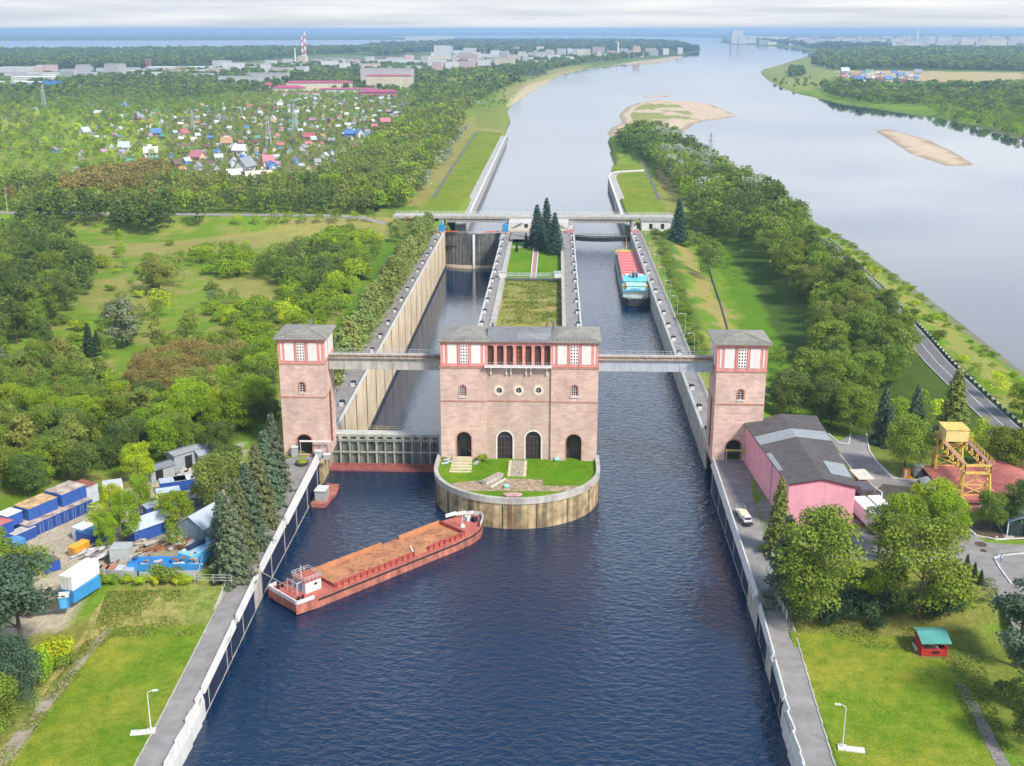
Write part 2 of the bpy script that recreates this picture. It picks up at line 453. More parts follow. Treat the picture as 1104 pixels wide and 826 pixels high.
def smooth(t): t = np.clip(t, 0, 1); return t * t * (3 - 2 * t)
def hland(x, y):
    h = np.full(x.shape, 3.0)
    near = y < 760
    # left: quay shoulder, slope, meadow; foreground apron at 5
    apron = np.where(y < 300, AP(y), 7.2)
    left = x < -20
    dl = -x - 64.
    base = np.where(y < 300, AP(y), 3.2)
    hl = np.where(dl < 26, apron, apron + (base - apron) * smooth((dl - 26) / 22))
    t = smooth((y - 285) / 20); hl = np.where(y < 310, AP(y) * (1 - t) + hl * t, hl)
    h = np.where(near & left, hl, h)
    dr = x - 52.
    hr = np.where(dr < 4, 7.2, np.where(dr < 34, 7.2 - 4.2 * smooth((dr - 4) / 16), 3 + 4 * smooth((dr - 34) / 30)))
    hr = np.where(y > 640, np.maximum(hr, 3 + 3 * smooth((y - 630) / 20)), hr)
    h = np.where(near & ~left, hr * smooth((y - 296) / 16) + AP(y) * (1 - smooth((y - 296) / 16)), h)
    wq = np.clip(1 - np.minimum(np.abs(x + 63), np.abs(x - 43)) / 9, 0, 1); wq = np.clip(wq * 2.2, 0, 1); h = np.where(y < 285, h + (AW(y) - AP(y)) * wq, h)
    # roads
    dL = edist(LROAD, x, y, False); e = smooth(1 - (dL - 6) / np.where(y < 660, 26, 14))
    h = np.where(x < -60, h + (10 - h) * e, h)
    dR = edist(RROAD, x, y, False); e = smooth(1 - (dR - 5) / 14)
    h = np.where(x > 60, h + (7 - h) * e, h)
    far = smooth((y - 760) / 100)
    h = np.where(y > 760, 5 * (1 - far) + 3 * far, h)
    # upstream lawns stand level with the walls
    h = np.where((y > 640) & (y < 1228) & (x > -110) & (x < 75), np.maximum(h, 5.6), h)
    h = h + .5 * np.sin(x * .013 + 1) * np.cos(y * .011) * (y > 800)
    return h
def height(x, y):
    d = edist(WAT, x, y); i = inpoly(WAT, x, y)
    lock = (x > -90) & (x < 80) & (y < 1228)
    bank = np.where(lock, 30., np.where(x > 60, .28, .22))
    hl = np.minimum(hland(x, y), -.6 + d * bank)
    hw = np.maximum(-.6 - d * .3, -3.5)
    hw = np.where((x > -63) & (x < 44) & (y < 700), -16., hw)
    h = np.where(i, hw, hl)
    for S in SANDS:
        k = inpoly(S, x, y); ds = edist(S, x, y)
        s = np.where(k, np.minimum(.15 + ds * .05, 1.3), .15 - ds * .12)
        h = np.maximum(h, np.where(k | (ds < 30), s, -50))
    for Lk in (LAKE, LAKE2):
        k = inpoly(Lk, x, y); dk = edist(Lk, x, y)
        h = np.where(k, np.maximum(-.5 - dk * .05, -3), np.where(dk < 150, np.minimum(h, -.5 + dk * .05), h))
    return h
def ladder(segs):
    out = []
    for a, b, st in segs:
        n = max(1, int(round((b - a) / st))); out += list(np.linspace(a, b, n, endpoint=False))
    return out
xs = ladder([(-90000, -30000, 6000), (-30000, -8000, 1500), (-8000, -3000, 120), (-3000, -1200, 40), (-1200, -480, 14), (-480, -180, 6), (-180, -66, 2.4), (-66, -60, 1.), (-60, 40, 5), (40, 46, 1.), (46, 220, 2.6), (220, 500, 9), (500, 1400, 16), (1400, 3600, 40), (3600, 8000, 120), (8000, 30000, 1500), (30000, 90000, 6000)]) + [90000]
ys = ladder([(-400, 100, 100), (100, 330, 2.6), (330, 700, 3.4), (700, 1300, 7), (1300, 3000, 18), (3000, 7000, 50), (7000, 16000, 150), (16000, 30000, 900), (30000, 90000, 6000)]) + [90000]
xs = np.array(xs); ys = np.array(ys)
GX, GY = np.meshgrid(xs, ys)
GZ = height(GX.ravel(), GY.ravel()).reshape(GX.shape)

# ground cover, by area of the place
rs = np.random.RandomState(3)
def vnoise(x, y, s, seed=0):
    """smooth value noise, s metres"""
    r = np.random.RandomState(seed); T = r.rand(256, 256)
    u = x / s; v = y / s; iu = np.floor(u).astype(int); iv = np.floor(v).astype(int)
    fu = smooth(u - iu); fv = smooth(v - iv)
    g = lambda a, b: T[a % 256, b % 256]
    return (g(iu, iv) * (1 - fu) + g(iu + 1, iv) * fu) * (1 - fv) + (g(iu, iv + 1) * (1 - fu) + g(iu + 1, iv + 1) * fu) * fv
def fbm(x, y, s, seed=0): return .5 * vnoise(x, y, s, seed) + .3 * vnoise(x, y, s / 2.3, seed + 1) + .2 * vnoise(x, y, s / 5.1, seed + 2)
C_MEAD = np.array([.175, .265, .030]); C_DRY = np.array([.33, .27, .10]); C_RICH = np.array([.10, .205, .014])
C_FOR = np.array([.055, .085, .02]); C_SAND = np.array([.54, .43, .32]); C_YARD = np.array([.43, .37, .29]); C_DIRT = np.array([.26, .21, .14])
C_STONE = np.array([.20, .18, .15]); C_FIELD = np.array([.13, .19, .04])
X_, Y_ = GX.ravel(), GY.ravel(); Z_ = GZ.ravel()
n1 = fbm(X_, Y_, 26, 1); n2 = fbm(X_, Y_, 9, 5)
def blend(c, mask, col, amt=1.): c[mask] = c[mask] * (1 - amt) + np.array(col) * amt
t = smooth((n1 - .42) / .16)[:, None]
gc = C_MEAD * (1 - t) + (C_RICH * .5 + C_MEAD * .5) * t
t = (smooth((n2 - .52) / .12) * (X_ < 60))[:, None]; gc = gc * (1 - .6 * t) + C_DRY * .6 * t
# far country: fields and woods
farm = Y_ > 2600
nf = fbm(X_, Y_, 500, 9); tf = smooth((nf - .44) / .1)[:, None]
gc = np.where(farm[:, None], C_FIELD * (1 - tf) + C_FOR * tf, gc)
far2 = Y_ > 9000; gc[far2] = C_FOR * .9
def zone(pts, col, z=4., amt=1., edge=0.):
    P = poly_at(pts, z)
    jx = X_ + (n2 - .5) * edge; jy = Y_ + (n1 - .5) * edge
    blend(gc, inpoly(P, jx, jy), np.array(col), amt)
near_j = 14
# left meadow, openings of dry grass
zone([(90, 262), (430, 238), (430, 262), (300, 262), (100, 275)], C_DRY, 5, .62, 16)
zone([(60, 330), (110, 300), (200, 305), (140, 345)], C_DRY, 3, .5, 20)
zone([(225, 303), (300, 296), (320, 312), (300, 330), (235, 318)], C_DRY, 3, .55, 18)
zone([(345, 262), (420, 262), (415, 300), (370, 300), (340, 280)], C_RICH, 4, .7, 8)
zone([(330, 420), (345, 385), (425, 255), (455, 262), (400, 360), (370, 440)], C_RICH, 6, .9, 5)
# right gully: lush; sandy shoulder by the quay
zone([(770, 268), (800, 262), (840, 330), (870, 345), (850, 410), (825, 400), (800, 345)], C_RICH, 3.5, .95, 8)
zone([(725, 262), (742, 262), (800, 352), (770, 352)], C_DRY, 6, .85, 12)
zone([(705, 250), (722, 256), (762, 372), (745, 392), (728, 330)], (.09, .15, .03), 7, .8, 8)
zone([(705, 232), (770, 232), (775, 256), (705, 256)], (.08, .13, .03), 6, .8, 8)
# right bank outside the road
zone([(895, 262), (915, 262), (1104, 420), (1104, 470), (1010, 372)], C_DRY, 4, .55, 26)
zone([(870, 240), (892, 236), (1130, 420), (1104, 410), (960, 302)], (.13, .22, .02), 2, .6, 10)
m = (Z_ < 1.6) & (Z_ > -1) & (Y_ < 1400) & (X_ > 60); blend(gc, m, C_STONE, .75)
m = (X_ > 60) & (Y_ > 100) & (Y_ < 1300)
belt = edist(poly_at([(1000, 470), (930, 380), (880, 310), (800, 230), (735, 190), (700, 160)], 5), X_, Y_, False) < 26
blend(gc, belt & m, C_FOR, .8)
# yards
zone([(0, 570), (105, 545), (150, 520), (215, 485), (262, 478), (262, 520), (232, 560), (232, 612), (120, 612), (85, 625), (70, 668), (0, 672)], C_YARD, AZ, .95, 3)
zone([(130, 560), (210, 540), (225, 600), (130, 612)], C_DIRT, AZ, .6, 8)
zone([(0, 672), (70, 668), (110, 640), (235, 640), (238, 668), (110, 680), (0, 826), (-80, 826)], (.20, .21, .045), AZ, .85, 8)
zone([(845, 650), (1000, 650), (1104, 680), (1104, 826), (1060, 740), (1020, 690), (850, 690)], (.17, .20, .04), AZ, .8, 6)
zone([(870, 600), (960, 600), (1080, 620), (1104, 660), (1010, 680), (860, 660)], (.20, .20, .05), AZ, .8, 6)
zone([(930, 480), (1010, 480), (1000, 530), (905, 520)], (.17, .19, .05), AZ, .7, 4)
zone([(806, 494), (835, 494), (868, 560), (850, 600), (828, 570)], (.25, .235, .225), AZ, 1., 0)
# upstream shoulders and far beaches
zone([(437, 224), (497, 125), (545, 118), (548, 140), (510, 140), (460, 226)], C_DRY, 5.6, .65, 10)
zone([(513, 138), (512, 118), (545, 112), (553, 118), (549, 140)], (.19, .23, .045), 3, .8, 8)
zone([(545, 116), (563, 92), (600, 78), (690, 66), (735, 60), (755, 56), (740, 64), (700, 72), (640, 76), (605, 86), (570, 104)], C_SAND, 2, .75, 20)
zone([(534, 110), (545, 92), (580, 84), (598, 72), (640, 70), (600, 84), (568, 92), (550, 106)], (.30, .29, .10), 2, .8, 20)
zone([(700, 232), (710, 176), (725, 190), (745, 232)], C_DRY, 5.6, .5, 10)
zone([(474, 196), (520, 196), (500, 240), (446, 240)], (.17, .24, .02), 6.5, .9, 2)
zone([(664, 205), (704, 205), (724, 240), (672, 240)], (.17, .24, .02), 6.5, .9, 2)
for S in SANDS: blend(gc, inpoly(S, X_, Y_) | ((edist(S, X_, Y_) < 14) & (Z_ < 1)), C_SAND, 1)
m = inpoly(SAND1, X_, Y_) & (fbm(X_, Y_, 60, 21) > .46) & (edist(SAND1, X_, Y_) > 14) & (X_ < at(742, 120)[0] + 0 * X_); blend(gc, m, (.22, .26, .06), .85)
m = (Z_ < .0) & (Z_ > -1.2); blend(gc, m, (.13, .11, .085), .7)
for S in SANDS: blend(gc, (inpoly(S, X_, Y_) | (edist(S, X_, Y_) < 14)) & (Z_ < .45 + .5 * (n1 - .5)) & (Y_ < 4000), (.30, .235, .17), .75)
zone([(819, 77), (838, 71), (868, 62), (900, 62), (905, 80), (890, 96), (860, 100), (830, 90)], (.24, .27, .07), 2, .85, 30)
zone([(905, 76), (985, 77), (1104, 79), (1104, 90), (1000, 89), (960, 84), (905, 84)], (.45, .36, .18), 2, .95, 40)
zone([(0, 120), (20, 122), (24, 135), (0, 138)], (.42, .33, .2), 3, .8, 8)
zone([(70, 126), (180, 132), (250, 150), (230, 176), (120, 170), (50, 160)], (.24, .33, .05), 3, .7, 30)
zone([(180, 125), (440, 98), (440, 128), (400, 160), (330, 196), (170, 196)], (.16, .16, .07), 3, .8, 20)
zone([(240, 108), (300, 98), (355, 104), (350, 110), (250, 114)], (.25, .28, .08), 3, .9, 20)
zone([(0, 92), (330, 62), (560, 58), (560, 70), (440, 96), (180, 112), (0, 118)], (.22, .21, .15), 3, .6, 60)
gc *= (.86 + .28 * fbm(X_, Y_, 5, 31))[:, None]

nx, ny = len(xs), len(ys)
me = bpy.data.meshes.new('ground')
verts = np.stack([X_, Y_, Z_], 1)
idx = np.arange(nx * ny).reshape(ny, nx)
q = np.stack([idx[:-1, :-1], idx[:-1, 1:], idx[1:, 1:], idx[1:, :-1]], -1).reshape(-1, 4)
def fast_mesh(me, verts, faces, k):
    me.vertices.add(len(verts)); me.vertices.foreach_set('co', np.asarray(verts, np.float32).ravel())
    me.loops.add(len(faces) * k); me.loops.foreach_set('vertex_index', np.asarray(faces, np.int32).ravel())
    me.polygons.add(len(faces)); me.polygons.foreach_set('loop_start', np.arange(0, len(faces) * k, k, dtype=np.int32))
    me.update(calc_edges=True)
fast_mesh(me, verts, q, 4)
me.polygons.foreach_set('use_smooth', [True] * len(q))
ca = me.color_attributes.new('col', 'FLOAT_COLOR', 'POINT')
ca.data.foreach_set('color', np.concatenate([gc, np.ones((len(gc), 1))], 1).astype(np.float32).ravel())
m, n, b = newmat('ground_cover'); N = n.nodes.new; K = n.links.new
a_ = N('ShaderNodeAttribute'); a_.attribute_name = 'col'; g = N('ShaderNodeNewGeometry')
t1 = N('ShaderNodeTexNoise'); t1.inputs['Scale'].default_value = .9; t1.inputs['Detail'].default_value = 8; t1.inputs['Roughness'].default_value = .75
K(g.outputs['Position'], t1.inputs['Vector'])
r = N('ShaderNodeValToRGB'); r.color_ramp.elements[0].position = .3; r.color_ramp.elements[0].color = (.62, .66, .6, 1); r.color_ramp.elements[1].position = .7; r.color_ramp.elements[1].color = (1.35, 1.28, 1.25, 1)
K(t1.outputs['Fac'], r.inputs[0])
mm = N('ShaderNodeMix'); mm.data_type = 'RGBA'; mm.blend_type = 'MULTIPLY'; mm.inputs['Factor'].default_value = 1
K(a_.outputs['Color'], mm.inputs['A']); K(r.outputs[0], mm.inputs['B']); K(mm.outputs['Result'], b.inputs['Base Color'])
b.inputs['Roughness'].default_value = .95; b.inputs['Specular IOR Level'].default_value = .05
t2 = N('ShaderNodeTexNoise'); t2.inputs['Scale'].default_value = 1.6; t2.inputs['Detail'].default_value = 6; K(g.outputs['Position'], t2.inputs['Vector'])
bb = N('ShaderNodeBump'); bb.inputs['Strength'].default_value = .7; bb.inputs['Distance'].default_value = .5; K(t2.outputs['Fac'], bb.inputs['Height']); K(bb.outputs[0], b.inputs['Normal'])
me.materials.append(m)
o = bpy.data.objects.new('ground', me); COL.objects.link(o); struct(o)

def gz(x, y): return float(height(np.array([float(x)]), np.array([float(y)]))[0])
def gzs(P): P = np.asarray(P, float); return height(P[:, 0], P[:, 1])

# ---------------------------------------------------------------- water
m, n, b = newmat('river_water'); N = n.nodes.new; K = n.links.new
g = N('ShaderNodeNewGeometry')
b.inputs['Roughness'].default_value = .04
b.inputs['IOR'].default_value = 1.55
b.inputs['Specular IOR Level'].default_value = .5
big = N('ShaderNodeTexNoise'); big.inputs['Scale'].default_value = .012; big.inputs['Detail'].default_value = 3; K(g.outputs['Position'], big.inputs['Vector'])
r = N('ShaderNodeValToRGB'); r.color_ramp.elements[0].color = (.0008, .014, .044, 1); r.color_ramp.elements[1].color = (.001, .020, .060, 1)
K(big.outputs['Fac'], r.inputs[0]); K(r.outputs[0], b.inputs['Base Color'])
wv = N('ShaderNodeTexNoise'); wv.inputs['Scale'].default_value = .62; wv.inputs['Detail'].default_value = 4; wv.inputs['Roughness'].default_value = .55; wv.inputs['Distortion'].default_value = .5
mpw = N('ShaderNodeMapping'); mpw.inputs['Scale'].default_value = (.75, 1.25, 1); mpw.inputs['Rotation'].default_value = (0, 0, .35)
K(g.outputs['Position'], mpw.inputs['Vector']); K(mpw.outputs[0], wv.inputs['Vector'])
# wind patches: calm slicks and ruffled water
pt = N('ShaderNodeTexNoise'); pt.inputs['Scale'].default_value = .0045; pt.inputs['Detail'].default_value = 4
mpp = N('ShaderNodeMapping'); mpp.inputs['Scale'].default_value = (1, .45, 1); mpp.inputs['Rotation'].default_value = (0, 0, -.5)
K(g.outputs['Position'], mpp.inputs['Vector']); K(mpp.outputs[0], pt.inputs['Vector'])
mr_ = N('ShaderNodeMapRange'); mr_.inputs['From Min'].default_value = .4; mr_.inputs['From Max'].default_value = .6; mr_.inputs['To Min'].default_value = .35; mr_.inputs['To Max'].default_value = .8
K(pt.outputs['Fac'], mr_.inputs['Value'])
sy = N('ShaderNodeSeparateXYZ'); K(g.outputs['Position'], sy.inputs[0]); my = N('ShaderNodeMapRange'); my.inputs['From Min'].default_value = 260; my.inputs['From Max'].default_value = 800; my.inputs['To Min'].default_value = .62; my.inputs['To Max'].default_value = .07; K(sy.outputs['Y'], my.inputs['Value'])
mxr = N('ShaderNodeMapRange'); mxr.inputs['From Min'].default_value = 60; mxr.inputs['From Max'].default_value = 150; mxr.inputs['To Min'].default_value = 1; mxr.inputs['To Max'].default_value = .12; K(sy.outputs['X'], mxr.inputs['Value'])
mdx = N('ShaderNodeMath'); mdx.operation = 'MULTIPLY'; K(my.outputs[0], mdx.inputs[0]); K(mxr.outputs[0], mdx.inputs[1])
bb = N('ShaderNodeBump'); K(mdx.outputs[0], bb.inputs['Distance']); K(mr_.outputs[0], bb.inputs['Strength']); K(wv.outputs['Fac'], bb.inputs['Height']); K(bb.outputs[0], b.inputs['Normal'])
M_water = m
mb = MB(); E_ = 90000.
CH = (-60.5, -26.5, 291.5, 620.)      # the drained left chamber
mb.add([(-E_, -400, 0), (E_, -400, 0), (E_, CH[2], 0), (-E_, CH[2], 0)], [(0, 1, 2, 3)])
mb.add([(-E_, CH[2], 0), (CH[0], CH[2], 0), (CH[0], CH[3], 0), (-E_, CH[3], 0)], [(0, 1, 2, 3)])
mb.add([(CH[1], CH[2], 0), (E_, CH[2], 0), (E_, CH[3], 0), (CH[1], CH[3], 0)], [(0, 1, 2, 3)])
mb.add([(-E_, CH[3], 0), (E_, CH[3], 0), (E_, E_, 0), (-E_, E_, 0)], [(0, 1, 2, 3)])
struct(mb.build('water', M_water))
m2 = M_water.copy(); m2.name = 'chamber_water'
for nd in m2.node_tree.nodes:
    if nd.type == 'MAP_RANGE' and nd.inputs['From Max'].default_value == 800: nd.inputs['To Min'].default_value = .12; nd.inputs['To Max'].default_value = .06
mb = MB(); mb.add([(-61, 290, -12), (-26, 290, -12), (-26, 622, -12), (-61, 622, -12)], [(0, 1, 2, 3)])
struct(mb.build('chamber_water', m2))

# haze: the summer air that turns the far forest blue
m = bpy.data.materials.new('haze'); m.use_nodes = True; n = m.node_tree; n.nodes.clear()
ov = n.nodes.new('ShaderNodeOutputMaterial'); pv = n.nodes.new('ShaderNodeVolumePrincipled')
pv.inputs['Color'].default_value = (.46, .70, 1, 1); pv.inputs['Density'].default_value = HAZE if 'HAZE' in globals() else 8.5e-5
pv.inputs['Anisotropy'].default_value = .1
n.links.new(pv.outputs[0], ov.inputs['Volume'])
mb = MB(); mb.box(-95000, 95000, -500, 95000, -20, 122)
tag(mb.build('haze', m), kind='stuff')
# ---------------------------------------------------------------- locks: walls, quays, lawns
def sheet(name, pts, z, m, th=.05):
    """flat paved or planted sheet, polygon in metres"""
    mb = MB(); mb.prism([(p[0], p[1]) for p in pts], z - th, z); return struct(mb.build(name, m))
def m_grass(name, c1, c2, sc=.25, bump=.6):
    m, n, b = newmat(name); N = n.nodes.new; K = n.links.new; g = N('ShaderNodeNewGeometry')
    a = N('ShaderNodeTexNoise'); a.inputs['Scale'].default_value = sc; a.inputs['Detail'].default_value = 9; a.inputs['Roughness'].default_value = .7
    K(g.outputs['Position'], a.inputs['Vector']); r = N('ShaderNodeValToRGB')
    r.color_ramp.elements[0].position = .33; r.color_ramp.elements[0].color = (*c1, 1); r.color_ramp.elements[1].position = .66; r.color_ramp.elements[1].color = (*c2, 1)
    K(a.outputs['Fac'], r.inputs[0]); b.inputs['Roughness'].default_value = .95; b.inputs['Specular IOR Level'].default_value = .05
    a2 = N('ShaderNodeTexNoise'); a2.inputs['Scale'].default_value = .07; a2.inputs['Detail'].default_value = 4; K(g.outputs['Position'], a2.inputs['Vector'])
    r2 = N('ShaderNodeValToRGB'); r2.color_ramp.elements[0].position = .36; r2.color_ramp.elements[0].color = (.78, .9, .9, 1); r2.color_ramp.elements[1].position = .64; r2.color_ramp.elements[1].color = (1.25, 1.02, 1.5, 1)
    a3 = N('ShaderNodeTexNoise'); a3.inputs['Scale'].default_value = 3.5; a3.inputs['Detail'].default_value = 3; K(g.outputs['Position'], a3.inputs['Vector'])
    r3 = N('ShaderNodeValToRGB'); r3.color_ramp.elements[0].position = .3; r3.color_ramp.elements[0].color = (.7, .74, .7, 1); r3.color_ramp.elements[1].position = .7; r3.color_ramp.elements[1].color = (1.2, 1.18, 1.2, 1)
    K(a2.outputs['Fac'], r2.inputs[0]); K(a3.outputs['Fac'], r3.inputs[0]); out = r.outputs[0]
    for q_ in (r2, r3):
        mm = N('ShaderNodeMix'); mm.data_type = 'RGBA'; mm.blend_type = 'MULTIPLY'; mm.inputs['Factor'].default_value = 1; K(out, mm.inputs['A']); K(q_.outputs[0], mm.inputs['B']); out = mm.outputs['Result']
    K(out, b.inputs['Base Color'])
    c = N('ShaderNodeTexNoise'); c.inputs['Scale'].default_value = 2.5; c.inputs['Detail'].default_value = 5; K(g.outputs['Position'], c.inputs['Vector'])
    bb = N('ShaderNodeBump'); bb.inputs['Strength'].default_value = bump; bb.inputs['Distance'].default_value = .35; K(c.outputs['Fac'], bb.inputs['Height']); K(bb.outputs[0], b.inputs['Normal'])
    return m
M_lawn = m_grass('lawn', (.10, .195, .010), (.26, .30, .025), .35, .7)
M_lawn2 = m_grass('lush_lawn', (.085, .20, .006), (.15, .28, .012), .2, .5)
M_rough = m_grass('rough_grass', (.13, .18, .02), (.40, .37, .10), .5, 1.)

import bmesh
def ramp(o, f=None):
    """let a flat foreground piece follow the gentle fall of the quays"""
    f = f or AP; bm = bmesh.new(); bm.from_mesh(o.data)
    for y in range(165, 278, 6): bmesh.ops.bisect_plane(bm, geom=bm.verts[:] + bm.edges[:] + bm.faces[:], plane_co=(0, y - o.location.y - (OFF.get(o, (0, 0, 0))[1]), 0), plane_no=(0, 1, 0))
    oy = OFF.get(o, (0, 0, 0))[1]
    for v in bm.verts: v.co.z += (float(f(v.co.y + oy)) - AZ) * min(1, max(0, v.co.z / AZ))
    bm.to_mesh(o.data); bm.free(); return o
def lock_wall(label, face, back, y0, y1, z0, z1, m, side, pitch=19.5, cap=M_white):
    """chamber wall: concrete mass in monoliths parted by joints, white coping at the water side. side=+1 when the water is towards +X"""
    cx = (face + back) / 2
    t = thing('lock_wall', label, 'lock wall', (cx, y0, z0))
    mb = MB(); n = max(1, int(round((y1 - y0) / pitch))); st = (y1 - y0) / n
    f = face - side * .4
    mb.box(min(f, back), max(f, back), y0, y1, z0, z1 - .02)
    mb.build('wall', M_dark if z0 > -30 else m, t)
    for k in range(n):
        q = MB(); a, b_ = y0 + k * st + .42, y0 + (k + 1) * st - .42
        q.box(min(face, f), max(face, f), a, b_, z0, z1)
        if k == 0:
            mono = q
        else: mono.add(q.v, q.f)
    mono.build('facing', m, t)
    if m is M_tan:
        for k in range(1, n):
            y = y0 + k * st; jb = MB(); jb.box(face - .3, face + .012, y - .65, y + .65, z0, z1 - .01); jb.build('joint', M_dconc, t)
        jb = MB(); jb.box(face - .3, face + .02, y0, y1, z0, -10.6); jb.build('reflection_band', M_dconc, t)  # dark strip along the wall foot, painted in for the wall's reflection in the water
    c = MB(); c.box(face - side * .75 if side > 0 else face + .0, face if side > 0 else face + .75, y0, y1, z1 + .003, z1 + .42)
    c.build('coping', cap, t)
    return t
T7 = 7.5
# left outer wall, the tall tan face over the drained chamber
lock_wall('tall tan concrete lock wall with dark joints beside the row of poplars', -59, -64, 291, 622, -13, T7, M_tan, 1)
lock_wall('concrete lock wall along the left edge of the sunken grass court', -28, -29.2 + 6, 291, 622, -13, T7, M_conc, -1)
lock_wall('concrete lock wall between the sunken grass court and the cargo ship', 10.5, 4.8, 291, 622, -13, T7, M_conc, 1)
lock_wall('low concrete lock wall beside the walkway right of the cargo ship', 40.9, 45.6, 291, 622, -3, T7, M_conc, -1)
# walkways on top
def quay(name, x0, x1, y0, y1, z=T7): 
    mb = MB(); mb.box(x0, x1, y0, y1, z - .3, z + .05); struct(mb.build(name, M_walk))
quay('walkway', -66.5, -59.8, 291, 640); quay('walkway', -27.2, -23.6, 293, 640); quay('walkway', 4.6, 9.7, 293, 640); quay('walkway', 41.7, 46.4, 286, 640)
# inner parapets of the court
def parapet(label, pts, wd=.5, h=.9, m=M_white, cat='parapet', name='parapet', group=None):
    t = MB()
    for a, b in zip(pts[:-1], pts[1:]):
        a = Vector(a); b = Vector(b); t.bar(a + Vector((0, 0, h / 2)), b + Vector((0, 0, h / 2)), wd, h)
    o = t.build(name, m); tag(o, label, cat, group); return o
mb = MB(); mb.box(-23.6, -21.6, 293, 590, -3, 7.9); tag(mb.build('court_wall', M_conc), 'broad pale concrete wall along the left side of the grass court', 'retaining wall')
mb = MB(); mb.box(3.3, 4.6, 293, 590, -3, 8.1); tag(mb.build('court_wall', M_conc), 'narrow pale concrete wall along the right side of the grass court', 'retaining wall')
# court floor
mb = MB(); mb.box(-21.6, 3.3, 293, 507.5, -3, 5.2); struct(mb.build('court_ground', M_rough))
mb = MB(); mb.box(-21.6, 3.3, 507.5, 600, -3, 5.9); struct(mb.build('court_lawn', M_lawn2))
mb = MB(); mb.box(-29, 11, 600, 646, -3, 7.3); struct(mb.build('gatehead_ground', M_walk))
mb = MB()
mb.box(-21.6, 3.3, 507, 508.2, 5.2, 6.3); tag(mb.build('retaining_wall', M_conc), 'low concrete wall crossing the grass court between rough and mown grass', 'retaining wall')
t = thing('court_bridge', 'steel pipe footbridge crossing the grass court between its walls', 'footbridge', (-9, 506, 7.9))
mb = MB(); mb.box(-21.6, 3.3, 504.6, 506, 7.75, 7.95); mb.build('deck', M_steel, t)
mb = MB(); railing(mb, [(-21.6, 504.7, 7.95), (3.3, 504.7, 7.95)], 1.1, 3, .1); mb.build('railing', M_rail, t)
mb = MB(); railing(mb, [(-21.6, 505.9, 7.95), (3.3, 505.9, 7.95)], 1.1, 3, .1); mb.build('railing', M_rail, t)
for xx in (-22.6, 1.8):
    t = thing('equipment_cabinet', 'white equipment cabinet at the %s end of the court footbridge' % ('left' if xx < -9 else 'right'), 'cabinet', (xx, 503, 7.5))
    mb = MB(); mb.box(xx - 1.6, xx + 1.6, 501.3, 504.3, 7.8, 10.0); mb.build('body', M_white, t)
    mb = MB(); mb.box(xx - 1.8, xx + 1.8, 501.1, 504.5, 10.003, 10.2); mb.build('roof', M_steel, t)
# path with paired white kerbs down the court lawn
t = thing('court_steps', 'long concrete stairway with white kerbs dividing the court lawn', 'steps', (-9.3, 540, 5.9))
mb = MB(); mb.box(-10.1, -8.3, 509, 583, 5.8, 6.1); mb.build('tread', M_redbr, t)
for sx_ in (-10.6, -8.3): mb = MB(); mb.box(sx_, sx_ + .5, 509, 583, 5.8, 6.4); mb.build('kerb', M_white, t)
mb = MB(); mb.box(-21.6, 3.3, 584, 585, 5.9, 6.5); tag(mb.build('retaining_wall', M_conc), 'low concrete edging at the foot of the dark blue spruces', 'retaining wall')

# mooring hoods with white fronts along the copings; rails on both sides of each walkway
def hood(label, x, y, z, s, grp):
    t = thing('mooring_bollard', label, 'bollard', (x, y, z), 0, grp)
    mb = MB(); mb.prism([(x - .6, y - 1.2), (x + .6, y - 1.2), (x + .6, y - .3), (x - .6, y - .3)], z, z + .9); mb.build('guard', M_white, t)
    mb = MB(); mb.cyl((x, y + 1.1, z), (x, y + 1.1, z + .8), .8, .6, 10); mb.ball((x, y + 1.1, z + .85), .95, 10, 0, .5); mb.build('post', M_black, t)
    return t
for (xx, desc, grp) in ((-61.4, 'dark bollard on the tall tan lock wall', 'bollards along the tan lock wall'), (-26.6, 'dark bollard on the wall left of the court', 'bollards left of the court'), (9.2, 'dark bollard on the wall right of the court', 'bollards right of the court'), (42.4, 'dark bollard on the wall beside the ship', 'bollards beside the cargo ship')):
    p = None
    for k in range(17):
        y = 300 + k * 19.4
        lb = '%s, %s from the near end' % (desc, nth(k))
        if p is None: p = hood(lb, xx, y, T7 + .05, 1, grp); y0h = y
        else: dup(p, (xx, y, T7 + .05), 0, 1, lb)
for (xx, lb) in ((-66.3, 'grey steel railing at the foot of the poplars along the walkway'), (46.2, 'grey steel railing on the grass side of the walkway right of the cargo ship'), (-59.3, 'white steel rail on top of the tall tan lock wall'), (-28.3 + .9, 'white steel rail on the wall left of the grass court'), (10.1, 'white steel rail on the wall right of the grass court'), (41.3, 'white steel rail on the wall beside the cargo ship')):
    mb = MB(); railing(mb, [(xx, 294, T7 + .05), (xx, 620, T7 + .05)], 1.1, 3.2, .11); tag(mb.build('railing', M_white if 'white' in lb else M_rail), lb, 'railing')

